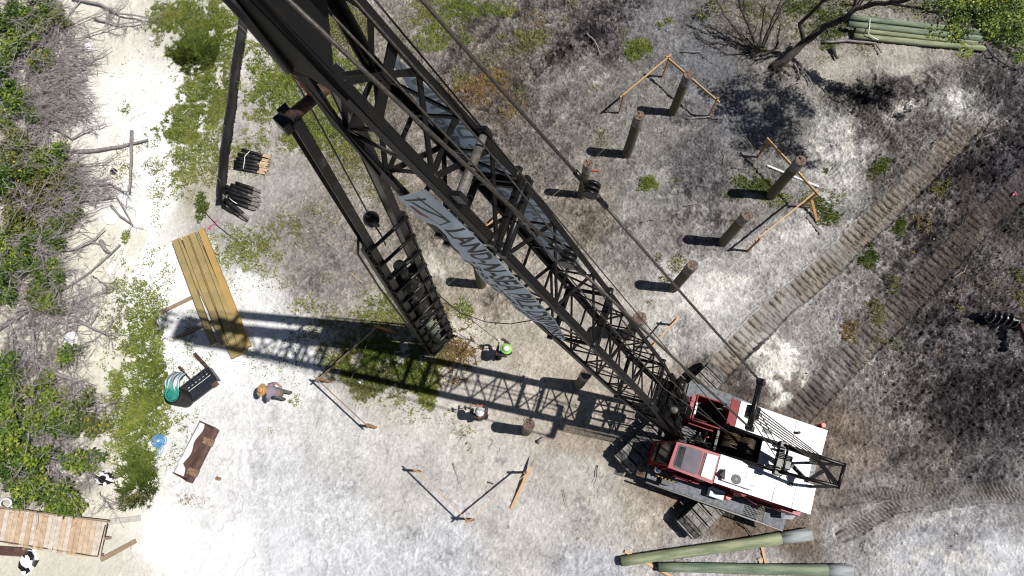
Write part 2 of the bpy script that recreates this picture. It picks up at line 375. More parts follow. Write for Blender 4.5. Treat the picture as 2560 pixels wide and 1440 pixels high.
def sample_coarse(A, X, Y):
    """bilinear lookup of the coarse map at the warped positions"""
    u = np.clip((X - X0) / (STEP * cs), 0, A.shape[1] - 2.001); v = np.clip((Y - Y0) / (STEP * cs), 0, A.shape[0] - 2.001)
    i = u.astype(np.int32); j = v.astype(np.int32); fu = (u - i)[..., None]; fv = (v - j)[..., None]
    return (A[j, i] * (1 - fu) + A[j, i + 1] * fu) * (1 - fv) + (A[j + 1, i] * (1 - fu) + A[j + 1, i + 1] * fu) * fv
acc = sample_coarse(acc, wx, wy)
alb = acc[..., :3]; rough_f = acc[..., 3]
H = 0.05 * (fbm(gx * 0.45, gy * 0.45, 21, 4) - 0.5)

def ellipse(cx, cy, rx, ry, ang=0.0, soft=0.35):
    """soft-edged patch given by its pixel centre and pixel radii (63 px to the metre): (window, mask)"""
    c = at(cx, cy); a = R(-ang)
    s = 1.0 / (63.0 * (1.0 if cy > 600 else 0.9))
    r = max(rx, ry) * s * (1 + soft) + 0.6
    j0 = max(0, int((c.x - r - X0) / STEP)); j1 = min(nx, int((c.x + r - X0) / STEP) + 2)
    i0 = max(0, int((c.y - r - Y0) / STEP)); i1 = min(ny, int((c.y + r - Y0) / STEP) + 2)
    w = (slice(i0, max(i0, i1)), slice(j0, max(j0, j1)))
    dx = wx[w] - c.x; dy = wy[w] - c.y
    u = (dx * math.cos(a) + dy * math.sin(a)) / (rx * s); v = (-dx * math.sin(a) + dy * math.cos(a)) / (ry * s)
    return w, 1 - sstep(1 - soft, 1 + soft, np.sqrt(u * u + v * v))

def tint(w, mask, colr, k=1.0):
    c = np.array([v / K_ALB for v in lin(colr)])
    m = np.clip(mask * k, 0, 1)[..., None]
    alb[w] = alb[w] * (1 - m) + c * m

br_ = sstep(0.42, 0.58, 0.5 * fbm(gx * 2.2, gy * 2.2, 33, 3) + 0.5 * fbm(gx * 7.5, gy * 7.5, 31, 4))
hn_ = fbm(gx * 5, gy * 5, 37, 3)
wh_ = sstep(0.30, 0.55, fbm(gx * 2.6, gy * 2.6, 41, 4))
# black muck turned up by the machines: (px, py, rx, ry, angle, strength); angle clockwise in the picture
MUCK = [(1440,110,150,34,-35,.8),(1560,20,110,40,-30,.8),(1330,180,110,26,-38,.7),(1260,260,70,30,-35,.6),(1180,60,60,26,-40,.6),(1250,60,80,20,-38,.6),(1330,20,50,22,-30,.5),(1020,120,50,30,-20,.5),(1130,160,60,30,-50,.5),
 (2140,260,36,40,10,.9),(2150,300,26,50,15,.9),(2130,220,34,22,0,.8),(2260,225,110,24,-14,.9),(2300,190,120,18,-12,.7),(2470,200,50,60,20,.5),(2210,345,40,16,40,.5),(2070,400,20,10,20,.6),(2110,450,10,40,-30,.3),
 (2380,420,110,45,-40,.85),(2470,400,90,50,-30,.9),(2540,340,70,60,-30,.7),(2330,480,70,30,-40,.7),(2290,590,80,30,-42,.8),(2400,600,120,40,-42,.7),(2230,690,60,36,-42,.7),(2500,560,50,40,0,.7),
 (2380,1010,120,40,-38,.55),(2500,960,100,36,-38,.55),(2520,1050,70,40,-30,.5),(2450,1090,90,24,-30,.5),(2300,960,90,24,-38,.5),(2480,880,90,30,-20,.45),(2340,830,80,40,-40,.7),(2200,860,60,30,-40,.5),(2160,820,60,16,-42,.5),(2380,770,60,40,-30,.6),(2500,740,60,40,0,.5),
 (2300,1100,80,30,-20,.5),(2250,1150,60,20,-30,.4),(2500,1190,70,26,10,.4),(2130,1250,30,18,-40,.5),(2080,1270,40,10,10,.5),
 (1700,300,28,18,20,.7),(1670,300,24,14,0,.6),(1730,270,30,12,30,.7),(1750,460,60,24,-10,.75),(1700,540,50,16,-20,.7),(1820,540,60,22,5,.7),(1570,570,34,18,0,.6),(1520,590,26,10,-40,.6),(1560,620,22,12,0,.5),(1580,400,20,9,30,.7),(1650,500,24,8,0,.4),
 (1480,470,16,10,40,.6),(1470,530,26,10,-20,.5),(1430,540,20,10,0,.5),(1720,600,40,14,0,.5),(1690,480,50,20,-10,.5),(1800,590,30,18,0,.5),(1470,290,90,20,-30,.4),(1350,300,60,26,-38,.5),(1420,230,70,16,-38,.5),
 (1215,755,20,16,30,.7),(1650,335,18,9,20,.5),(780,700,26,36,-20,.55),(830,640,30,30,0,.35),(700,560,20,20,0,.25),(900,600,26,26,0,.3),(1180,440,40,40,-50,.4),(1250,420,30,24,-45,.4),(1100,600,26,50,-50,.3),(1350,620,30,20,0,.4),
 (1250,790,20,12,0,.35),(1800,960,44,40,0,.6),(1760,910,44,20,-40,.5),(1880,1000,40,30,0,.5),(1900,420,60,20,20,.4),(1950,520,30,12,0,.3)]
for (cx, cy, rx, ry, an, st) in MUCK:
    w_, m_ = ellipse(cx, cy, rx, ry, an, 0.55)
    tint(w_, m_ * br_[w_], (40, 37, 41), st)
    H[w_] += 0.22 * m_ * st * (hn_[w_] - 0.5)
# damp grey smudges on the dry sand
sm_ = sstep(.50, .60, 0.4 * fbm(gx * 2.6, gy * 2.6, 45, 3) + 0.6 * fbm(gx * 7.5, gy * 7.5, 46, 3))
for (cx, cy, rx, ry, an, st) in [(1040,1190,30,50,10,.35),(880,1170,30,22,0,.45),(860,1210,44,24,20,.4),(1120,1380,34,20,0,.45),(1015,1330,24,14,0,.4),(1250,1150,14,20,0,.5),(1390,1390,30,14,0,.4),(1500,1400,26,14,0,.4),
 (1620,830,16,14,0,.25),(1730,820,30,30,0,.35),(1700,880,40,24,0,.3),(1450,1250,16,30,0,.4),(1480,1290,20,22,0,.4),(1690,1400,26,30,0,.4),(1600,1390,30,16,0,.35),(1430,255,12,12,0,.4),(1482,320,10,16,0,.45),(1700,450,20,24,0,.25),(1720,560,16,12,0,.3),
 (1600,200,40,20,-30,.3),(1560,380,40,40,0,.35),(1640,560,10,16,0,.5),(1585,680,10,20,0,.5),(1500,740,16,14,0,.4),(1400,400,60,30,-45,.35),(1330,330,50,18,-50,.4),(1440,260,20,70,-60,.3),(1100,640,14,40,-30,.4),(640,1130,16,60,0,.3),(690,1000,14,80,0,.25),(790,980,16,70,0,.25),(740,870,10,40,20,.2),
 (2320,1330,60,10,-4,.4),(2420,1340,50,8,0,.35),(560,1235,30,8,20,.4),(990,1360,30,30,0,.2),(660,1170,12,14,0,.35),(760,1330,26,14,0,.25),(1200,1320,60,20,20,.14),(1840,460,50,30,0,.3),(1750,320,60,50,0,.2)]:
    w_, m_ = ellipse(cx, cy, rx, ry, an, 0.7); tint(w_, m_ * (.25 + .9 * sm_[w_]), (96, 97, 104), st)
# pale dry patches and the heap of clean white sand
WHITE = [(1935,905,62,62,0,1.0),(1900,880,40,26,-30,.9),(1965,960,40,50,20,.8),(1945,1000,40,20,0,.5),(1790,730,80,46,-10,.7),(1750,790,60,24,60,.5),(1830,700,50,20,0,.6),(1690,740,40,30,0,.4),(2000,570,60,40,-20,.45),(2080,370,50,40,40,.8),(2110,330,30,50,20,.6),(2080,430,46,30,30,.6),
 (2370,265,40,24,-20,.6),(2250,275,40,16,-40,.5),(2170,860,90,22,-42,.4),(2100,910,80,20,-42,.4),(1680,880,70,30,-20,.5),(1640,790,30,24,0,.4),(2480,300,40,20,0,.3),(2440,1390,110,26,0,.5),(2300,1400,80,30,0,.4),(2130,720,60,14,-42,.35),(2360,1290,80,10,-10,.3),(1500,205,26,12,-40,.4),
 (1170,830,60,40,0,.35),(1080,660,40,30,0,.3),(1480,690,44,26,0,.3),(1110,700,30,50,0,.3),(2180,170,90,22,5,.3),(500,620,40,30,0,.6),(580,700,70,40,30,.8),(400,340,60,160,5,.5),(350,560,50,200,-5,.5),(430,1340,90,60,0,.5),(1650,1290,50,14,-10,.3)]
for (cx, cy, rx, ry, an, st) in WHITE:
    w_, m_ = ellipse(cx, cy, rx, ry, an, 0.5)
    tint(w_, m_ * wh_[w_], (224, 222, 216) if cx > 700 else (252, 252, 252), st)
    if st >= .9: H[w_] += 0.16 * m_
# leaf mould and twig shade under the scrub, painted into the soil colour
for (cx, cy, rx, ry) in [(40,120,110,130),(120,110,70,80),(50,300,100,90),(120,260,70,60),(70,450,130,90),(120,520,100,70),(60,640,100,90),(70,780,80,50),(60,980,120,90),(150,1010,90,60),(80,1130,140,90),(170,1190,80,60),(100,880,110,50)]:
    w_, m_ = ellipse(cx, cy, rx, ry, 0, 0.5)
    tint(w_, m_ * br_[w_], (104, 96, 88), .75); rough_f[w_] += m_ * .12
# loosened brown soil round the machine and under the grass
for (cx, cy, rx, ry, an, st) in [(1860,1310,170,34,14,.5),(1700,1240,90,34,10,.3),(2050,1080,70,60,0,.4),(1440,1100,120,40,14,.3),(1250,170,150,60,-35,.2),(1210,230,90,40,-40,.35),(1290,260,40,26,-40,.35),(1100,760,60,40,0,.2),(1870,540,40,20,0,.3)]:
    tint(*ellipse(cx, cy, rx, ry, an, 0.6), (118, 100, 84), st)

# wheel and crawler trails pressed into the soil
def trail(pts, width, pitch, depth, colr, kcol, skew=0.0, wander=0.05, split=True, fade=0.25):
    global H, alb
    W = np.array([[at(a, b).x, at(a, b).y] for a, b in pts])
    best = np.full(gx.shape, 1e9); S = np.zeros(gx.shape); T = np.zeros(gx.shape); s0 = 0.0
    lo = W.min(0) - 1.2; hi = W.max(0) + 1.2
    sel = (gx > lo[0]) & (gx < hi[0]) & (gy > lo[1]) & (gy < hi[1])
    X = gx[sel]; Y = gy[sel]
    bb = np.full(X.shape, 1e9); ss = np.zeros(X.shape); tt = np.zeros(X.shape)
    for i in range(len(W) - 1):
        a = W[i]; d = W[i + 1] - a; L_ = np.hypot(*d); d = d / L_
        u = (X - a[0]) * d[0] + (Y - a[1]) * d[1]; t = -(X - a[0]) * d[1] + (Y - a[1]) * d[0]
        uc = np.clip(u, 0, L_); dist = np.hypot(u - uc, t)
        k = dist < bb
        bb[k] = dist[k]; ss[k] = (s0 + uc)[k]; tt[k] = t[k]
        s0 += L_
    end = np.minimum(ss, s0 - ss)
    wob = 0.16 * (fbm(X * 1.5, Y * 1.5, 51, 3) - 0.5)
    inside = (1 - sstep(width / 2 - 0.09, width / 2 + 0.05, np.abs(tt + wob))) * (bb < width)
    inside = inside * sstep(0.0, .7, s0 - ss + .5 * (fbm(X * 2, Y * 2, 52, 3) - .5)) * (.78 + .22 * sstep(.34, .47, fbm(X * .9, Y * .9, 54, 4)))
    wear = sstep(0.25, 0.55, fbm(X * 1.1, Y * 1.1, 53, 4))
    sh = ss + skew * tt + 0.02 * (fbm(X * 2, Y * 2, 57, 2) - 0.5) * 2
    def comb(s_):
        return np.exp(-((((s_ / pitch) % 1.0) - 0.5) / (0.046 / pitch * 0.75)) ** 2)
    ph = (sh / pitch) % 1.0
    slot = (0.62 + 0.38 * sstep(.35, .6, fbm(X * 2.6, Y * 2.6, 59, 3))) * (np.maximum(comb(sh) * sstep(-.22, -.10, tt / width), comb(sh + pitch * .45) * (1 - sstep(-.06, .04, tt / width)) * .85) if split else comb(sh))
    edge = np.exp(-((np.abs(tt + wob) - width / 2 - 0.06) / 0.05) ** 2) * (bb < width)
    h = -0.7 * min(depth, .05) * inside - depth * slot * inside * (0.5 + 0.5 * wear) + 0.02 * ((ph - 0.5) * inside) + 0.05 * min(1, depth / 0.05) * edge
    H[sel] = H[sel] * (1 - 0.7 * inside) + h
    c = np.array([v / K_ALB for v in lin(colr)])
    n1 = 0.72 + 0.56 * fbm(X * 4, Y * 4, 61, 3)
    mm = (inside * kcol * (0.35 + 0.5 * wear))[..., None]
    A = alb[sel]
    A = A * (1 - mm) + c * n1[..., None] * mm
    A = A * (1 - 0.95 * min(1, kcol * 1.6) * (slot * inside * (0.6 + 0.4 * wear))[..., None]) * (1 - 0.35 * kcol * (np.exp(-((np.abs(tt + wob) - width / 2) / 0.025) ** 2) * (bb < width))[..., None])  # shade of the tread slots and rim lines painted into the soil colour
    alb[sel] = A; rough_f[sel] = rough_f[sel] * (1 - .5 * inside * min(1, kcol * 1.3))
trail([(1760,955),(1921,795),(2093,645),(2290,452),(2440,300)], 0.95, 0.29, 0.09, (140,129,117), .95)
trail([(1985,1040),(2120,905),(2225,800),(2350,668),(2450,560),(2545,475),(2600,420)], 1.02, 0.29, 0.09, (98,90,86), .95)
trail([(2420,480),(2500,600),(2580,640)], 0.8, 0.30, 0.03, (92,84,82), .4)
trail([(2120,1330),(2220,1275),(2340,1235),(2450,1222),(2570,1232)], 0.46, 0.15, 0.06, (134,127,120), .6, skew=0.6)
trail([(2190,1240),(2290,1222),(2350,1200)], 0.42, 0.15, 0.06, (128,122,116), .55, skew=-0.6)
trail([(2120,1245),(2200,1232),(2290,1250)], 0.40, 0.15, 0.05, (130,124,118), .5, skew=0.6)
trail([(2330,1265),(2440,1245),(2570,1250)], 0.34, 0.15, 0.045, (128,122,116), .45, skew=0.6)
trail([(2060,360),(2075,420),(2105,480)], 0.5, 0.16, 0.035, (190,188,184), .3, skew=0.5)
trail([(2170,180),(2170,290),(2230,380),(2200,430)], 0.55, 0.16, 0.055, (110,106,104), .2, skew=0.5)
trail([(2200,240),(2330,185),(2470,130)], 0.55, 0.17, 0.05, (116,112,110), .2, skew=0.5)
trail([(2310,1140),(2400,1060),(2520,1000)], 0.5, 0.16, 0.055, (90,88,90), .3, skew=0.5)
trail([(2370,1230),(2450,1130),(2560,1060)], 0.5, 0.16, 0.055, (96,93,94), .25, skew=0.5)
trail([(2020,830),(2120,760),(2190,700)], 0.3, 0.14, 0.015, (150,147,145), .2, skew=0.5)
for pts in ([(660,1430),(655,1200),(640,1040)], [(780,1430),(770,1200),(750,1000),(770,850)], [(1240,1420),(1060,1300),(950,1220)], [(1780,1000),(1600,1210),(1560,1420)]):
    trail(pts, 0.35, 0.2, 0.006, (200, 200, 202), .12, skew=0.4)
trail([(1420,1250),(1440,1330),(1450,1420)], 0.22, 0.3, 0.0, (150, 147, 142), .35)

# clumps, crumbs and fine patchiness: strong on the churned soil, faint on the raked sand
n_a = fbm(gx * 1.3, gy * 1.3, 71, 4); n_b = fbm(gx * 6.5, gy * 6.5, 73, 3); n_c = fbm(gx * 17.0, gy * 17.0, 75, 2)
vv = (n_a - 0.5) * 1.1 + (n_b - 0.5) * 1.3 + (n_c - 0.5) * 0.8
fac = np.exp(np.clip(vv * rough_f * 3.4, -1.6, 0.9))
fac = fac / np.exp(rough_f ** 2 * 1.0)
alb = alb * fac[..., None]
# dark peat clods and pale shell sand torn up in streaks along the machines' line of travel
us = (gx * .72 + gy * .69); vs = (-gx * .69 + gy * .72)
st_ = 0.55 * fbm(us * 1.3, vs * 4.2, 101, 4) + 0.45 * fbm(gx * 6.5, gy * 6.5, 103, 4)
kr = np.clip((rough_f - .17) * 4.0, 0, 1)
dk_ = sstep(.515, .57, st_) * kr; lt_ = sstep(.505, .555, 1 - (0.5 * fbm(us * 1.6, vs * 3.6, 107, 4) + 0.5 * fbm(gx * 7, gy * 7, 109, 4))) * kr
alb = alb * (1 - .45 * dk_ * (1 - .5 * lt_))[..., None]
alb = alb * (1 + .42 * lt_ * (1 - dk_))[..., None]
H += .035 * lt_ * (1 - dk_) - .035 * dk_
# clods: crevices between lumps of soil, cut deep, with extra shade painted into their colour; shallow dimples everywhere
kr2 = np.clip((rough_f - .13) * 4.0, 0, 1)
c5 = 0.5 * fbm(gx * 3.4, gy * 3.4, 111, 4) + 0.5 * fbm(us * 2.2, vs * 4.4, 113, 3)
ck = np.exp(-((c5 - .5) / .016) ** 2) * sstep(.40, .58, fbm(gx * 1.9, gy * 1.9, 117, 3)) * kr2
lump = np.clip((fbm(gx * 5.2, gy * 5.2, 119, 3) - .5) * 5, -1, 1)
H += kr2 * (.040 * lump - .085 * ck)
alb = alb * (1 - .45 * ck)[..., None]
dm = sstep(.66, .74, vnoise(gx * 3.1, gy * 3.1, 121)) * sstep(.5, .6, fbm(gx * .8, gy * .8, 123, 3))
H -= .035 * dm * (1 - kr2)
# twigs, shell crumbs and dark specks of litter
speck = vnoise(gx * 21, gy * 21, 81) * vnoise(gx * 9, gy * 9, 83)
sp = sstep(0.74, 0.86, speck) * np.clip(rough_f * 4.5, 0.12, 1)
alb = alb * (1 - 0.55 * sp)[..., None]
sp2 = sstep(0.80, 0.90, vnoise(gx * 23, gy * 23, 85) * (0.4 + 0.6 * vnoise(gx * 3, gy * 3, 87))) * np.clip(rough_f * 2.6, 0, 1)
alb = alb + (0.32 * sp2)[..., None]
alb = np.clip(alb * np.array([1.0, 0.995, 0.985]), 0.015, 0.78)
crumb = np.clip(rough_f * 2.6, 0.05, 1.0)
H += crumb * (0.10 * (n_b - 0.5) + 0.20 * (n_c - 0.5) + 0.05 * (n_a - 0.5))
# the ground sinks a little towards the frame's edge so that the far sheet lies under it
edge_d = np.minimum(np.minimum(gx - X0, X1 - gx), np.minimum(gy - Y0, Y1 - gy))
H = H * sstep(0, 1.5, edge_d)

def gh(x, y):
    i = int(round((y - Y0) / (Y1 - Y0) * (ny - 1))); j = int(round((x - X0) / (X1 - X0) * (nx - 1)))
    if 0 <= i < ny and 0 <= j < nx: return float(H[i, j])
    return 0.0

mg = bpy.data.materials.new('sandy_soil'); mg.use_nodes = True
N = mg.node_tree.nodes; L = mg.node_tree.links; b = N['Principled BSDF']
b.inputs['Roughness'].default_value = 0.95; b.inputs['Specular IOR Level'].default_value = 0.12
a_ = N.new('ShaderNodeAttribute'); a_.attribute_name = 'Col'        # colour; alpha holds how broken up the soil is
tc = N.new('ShaderNodeTexCoord')
def noise_(sc, det, ro, dist=0.0):
    n = N.new('ShaderNodeTexNoise'); n.inputs['Scale'].default_value = sc; n.inputs['Detail'].default_value = det; n.inputs['Roughness'].default_value = ro
    n.inputs['Distortion'].default_value = dist; L.new(tc.outputs['Object'], n.inputs['Vector']); return n.outputs['Fac']
def math_(op, x, y=None, z=None, clamp=False):
    n = N.new('ShaderNodeMath'); n.operation = op; n.use_clamp = clamp
    for k, v in enumerate((x, y, z)):
        if v is None: continue
        if isinstance(v, (int, float)): n.inputs[k].default_value = v
        else: L.new(v, n.inputs[k])
    return n.outputs[0]
A_ = a_.outputs['Alpha']
f1 = math_('SUBTRACT', noise_(8.0, 10, 0.78, 0.3), 0.5)
f2 = math_('SUBTRACT', noise_(24.0, 5, 0.8), 0.5)
f = math_('ADD', math_('MULTIPLY', f1, 5.5), math_('MULTIPLY', f2, 6.5))
f = math_('MULTIPLY', f, A_)
f = math_('MINIMUM', math_('MAXIMUM', f, -1.25), 0.62)
mul = math_('POWER', 2.718, math_('MULTIPLY', f, 1.5))
vo = N.new('ShaderNodeTexVoronoi'); vo.inputs['Scale'].default_value = 17.0; L.new(tc.outputs['Object'], vo.inputs['Vector'])
sp_ = math_('MULTIPLY', math_('LESS_THAN', vo.outputs['Distance'], 0.23), math_('GREATER_THAN', noise_(2.2, 8, 0.75), 0.51))
sp_ = math_('MULTIPLY', sp_, math_('MINIMUM', math_('MULTIPLY', A_, 4.0), 0.62))
mul = math_('MULTIPLY', mul, math_('SUBTRACT', 1.0, sp_))
cb = N.new('ShaderNodeCombineColor')
for k in range(3): L.new(mul, cb.inputs[k])
mx = N.new('ShaderNodeMix'); mx.data_type = 'RGBA'; mx.blend_type = 'MULTIPLY'; mx.inputs[0].default_value = 1.0; mx.clamp_factor = False
L.new(a_.outputs['Color'], mx.inputs[6]); L.new(cb.outputs[0], mx.inputs[7]); L.new(mx.outputs[2], b.inputs['Base Color'])
bp = N.new('ShaderNodeBump'); bp.inputs['Distance'].default_value = 0.05
L.new(math_('MINIMUM', math_('ADD', math_('MULTIPLY', A_, 2.4), 0.12), 0.9), bp.inputs['Strength'])
L.new(noise_(15.0, 9, 0.72), bp.inputs['Height']); L.new(bp.outputs[0], b.inputs['Normal'])
MATS['sandy_soil'] = mg

idx = np.arange(nx * ny).reshape(ny, nx)
F = np.stack([idx[:-1, :-1], idx[:-1, 1:], idx[1:, 1:], idx[1:, :-1]], -1).reshape(-1, 4)
V = np.stack([gx, gy, H], -1).reshape(-1, 3)
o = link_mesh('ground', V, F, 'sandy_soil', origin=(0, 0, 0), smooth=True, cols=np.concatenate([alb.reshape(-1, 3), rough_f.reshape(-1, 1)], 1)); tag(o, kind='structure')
# the surrounding land, a coarse sheet 4 mm lower and cut out under the detailed part
fx_ = np.concatenate([np.linspace(-600, X0, 14), np.linspace(X0, X1, 28)[1:-1], np.linspace(X1, 600, 14)])
fy_ = np.concatenate([np.linspace(-600, Y0, 14), np.linspace(Y0, Y1, 16)[1:-1], np.linspace(Y1, 600, 14)])
qx, qy = np.meshgrid(fx_, fy_); ii = np.arange(qx.size).reshape(qx.shape)
cxm = (qx[:-1, :-1] + qx[1:, 1:]) / 2; cym = (qy[:-1, :-1] + qy[1:, 1:]) / 2
keep = ~((cxm > X0) & (cxm < X1) & (cym > Y0) & (cym < Y1))
F = np.stack([ii[:-1, :-1], ii[:-1, 1:], ii[1:, 1:], ii[1:, :-1]], -1)[keep]
cc = np.zeros((qx.size, 3)); nn = fbm(qx.ravel() * .05, qy.ravel() * .05, 91, 3)
cc = np.full((qx.size, 4), .2); cc[:, :3] = np.array([0.30, 0.29, 0.26]); cc[:, :3] *= (0.6 + 0.8 * nn)[:, None]
far = link_mesh('terrain', np.stack([qx.ravel(), qy.ravel(), np.zeros(qx.size)], -1), F, 'sandy_soil', origin=(0, 0, 0), cols=cc); tag(far, kind='structure')

# ---------------------------------------------------------------- standing timber piles
def timber_pile(base, h, r, lean, label, sleeve=0.62, flag=None):
    b = at(*base); z0 = gh(b.x, b.y) - 0.15
    t = empty('timber_pile', (b.x, b.y, 0), label, 'timber pile', 'timber piles driven upright in rows')
    top = Vector((b.x + lean[0], b.y + lean[1], h)); bot = Vector((b.x, b.y, z0))
    def P(k): return bot.lerp(top, k)
    k0 = 1 - sleeve / (h - z0)
    ks = [0, .25, .5, .75, k0 + .01]
    MB().tube([P(k) + Vector((random.uniform(-.008, .008), random.uniform(-.008, .008), 0)) for k in ks], [r * 1.0, r * .99, r * .97, r * .98, r * .965], 20, cap=False).build('shaft', 'timber_pile', t)
    MB().tube([P(k0), P((k0 + 1) / 2), P(1)], [r * 1.04, r * 1.05, r * 1.03], 20, cap=False).build('sleeve', 'pile_sleeve', t)
    m = MB(); n = 20; ax = (top - bot).normalized()
    V = [P(1) - ax * 0.03] ; x = ax.orthogonal().normalized(); y = ax.cross(x)
    for q, rr in enumerate((.5, 1.0)):
        for i in range(n):
            a = 2 * math.pi * i / n
            V.append(P(1) + (x * math.cos(a) + y * math.sin(a)) * r * rr + ax * random.uniform(-.03, .015) * (2 - q))
    Fs = [(0, 1 + i, 1 + (i + 1) % n) for i in range(n)] + [(1 + i, 1 + n + i, 1 + n + (i + 1) % n, 1 + (i + 1) % n) for i in range(n)]
    m.add(V, Fs); m.build('end_face', 'pile_end', t)
    if flag:
        c = P(k0 + .02) + Vector((r + .02, -.05, 0))
        MB().box(c + Vector((.14, 0, 0)), (.30, -.03, .04), (0, .012, .01), (.01, .01, .09)).build('ribbon', 'red_ribbon', t)
    # splintered soil pushed up at its foot
    return t
PILES = [((1680,283),2.83,.185,(0.02,0.03),'timber pile nearest the tree, standing inside the corner of the far board frame'),
 ((1566,386),3.15,.195,(0,0),'tall timber pile left of the far board frame, just outside its stakes'),
 ((1452,489),2.87,.165,(0,0.03),'slender timber pile with a red ribbon on its grey sleeve, beside the boom pendant',),
 ((1925,491),3.24,.20,(-0.02,0),'tallest timber pile, standing over the white pipe and grass'),
 ((1806,606),2.98,.195,(0.02,-0.02),'timber pile in front of the bare end of the right board frame'),
 ((1683,720),2.9,.195,(0.05,0),'timber pile beside the patch of white sand, crossed by the boom pendant line'),
 ((1568,838),2.85,.22,(0,0),'stout timber pile half hidden behind the crane boom'),
 ((1446,962),2.8,.185,(0.02,-0.02),'timber pile between the boom and the shadow it casts'),
 ((1315,1078),2.5,.19,(0.06,0.03),'timber pile seen almost straight from above, nearest the crane tracks'),
 ((1203,712),2.65,.185,(0,0),'timber pile standing under the printed banner on the boom')]
for i, (b_, h_, r_, ln, lb) in enumerate(PILES):
    timber_pile(b_, h_, r_, ln, lb, 0.62 if i not in (9,) else .3, flag=(i == 2))

# ---------------------------------------------------------------- corner frames of stakes and boards
def stake(m, top, foot=None, w=.085):
    foot = foot or Vector((top.x, top.y, -.1))
    m.bar(foot, top, .04, w, up=(random.uniform(-1, 1), random.uniform(-1, 1), 0.01))
def board_frame(tops, h, label, feet=None, gaps=(), w=0.10, group='corner board frames set out round the piles', brd='new_lumber', thick=.042):
    pts = [at(x, y, h) for x, y in tops]
    c = pts[len(pts) // 2]
    t = empty('batter_board', (c.x, c.y, 0), label, 'board frame', group)
    for i, p in enumerate(pts):
        ft = at(*feet[i]) if feet and feet[i] else Vector((p.x, p.y, 0))
        ft.z = -.12
        m = MB(); d = (p - ft); a = pts[1] - pts[0]
        m.bar(ft, p + d.normalized() * .05, .045, .09, up=(a.x + .3, a.y, 0)); m.build('stake', 'stake_lumber', t)
    for i in range(len(pts) - 1):
        a, b = pts[i], pts[i + 1]; d = (b - a).normalized(); z = Vector((0, 0, -.07 - .012 * i))
        sd = d.cross(Vector((0, 0, 1))) * (.045 if i % 2 else -.045)
        MB().bar(a - d * .16 + z + sd, b + d * .16 + z * random.uniform(.7, 1.3) + sd, thick, w).build('board', brd, t)
    return t
board_frame([(1560,238),(1674,143),(1795,246)], 1.42, 'corner frame of pale boards around the pile nearest the tree', w=.13)
board_frame([(1923,352),(2041,482),(1899,597)], 1.42, 'corner frame of orange boards crossing the white pipe', w=.13)
board_frame([(938,815),(793,945),(918,1061)], 1.05, 'corner frame of boards lying in the shadow of the boom', feet=[(998,834),(828,954),(942,1070)], brd='aged_board', w=.13, thick=.03)
board_frame([(1036,1177),(1166,1304),(1312,1184)], 1.25, 'corner frame of thin boards on the open sand at the bottom', feet=[(1052,1178),(1186,1298),(1318,1180)], w=.14, thick=.022, brd='pale_stake')
board_frame([(1690,796),(1636,856)], 1.05, 'short pale board on stakes behind the boom foot', feet=[None, None], w=.08)
board_frame([(1323,455),(1216,562)], 1.1, 'board on stakes half seen through the boom lattice', w=.12)

def board(name, a, b, w, th, z, m, label, cat='board', group=None, za=None, zb=None, point=False):
    pa, pb = at(*a, z), at(*b, z)
    if za is not None: pa = at(*a, za)
    if zb is not None: pb = at(*b, zb)
    mb = MB(); mb.bar(pa, pb, w, th)
    o = mb.build(name, m, bevel=.004); tag(o, label, cat, group); return o
o = empty('loose_plank', at(1308, 1206), 'loose plank with a dark pointed tip leaning over the thin board frame', 'plank')
pa, pb = at(1278,1272,.05), at(1327,1166,.35); MB().bar(pa, pb, .10, .04).build('board', 'new_lumber', o)
d = (pb - pa).normalized(); s = d.cross(Vector((0, 0, 1))) * .05
MB().prism([pb - s, pb + s, pb + d * .42], (0, 0, .04)).build('pointed_tip', 'aged_board', o)
board('loose_board', (2029,500), (2042,553), .11, .04, .12, 'stake_lumber', 'short brown board propped by the orange corner frame', za=.5, zb=.05)
board('loose_board', (2019,541), (2053,584), .13, .04, .05, 'grey_board', 'short weathered grey board lying at the edge of the crawler trail')
board('loose_board', (1562,1378), (1700,1452), .10, .045, .04, 'new_lumber', 'thin pale board running under the two big green poles')
board('loose_board', (1904,1366), (1916,1415), .09, .06, .05, 'new_lumber', 'pale block of lumber wedged between the green poles')
board('loose_board', (1897,1396), (1904,1416), .09, .06, .03, 'new_lumber', 'shortest offcut of lumber beside the wedged block')
board('loose_board', (876,682), (905,706), .035, .03, .03, 'pale_stake', 'thin pale stick on the dark soil left of the pile leads', 'stick')
board('plastic_pipe', (1918,414), (2046,467), .075, .075, .06, 'white_plastic', 'straight white plastic pipe lying behind the tallest pile', 'pipe')
board('loose_board', (1218,1205), (1234,1210), .05, .03, .02, 'dark_bark', 'tiny dark offcut on the sand inside the thin frame', 'offcut')

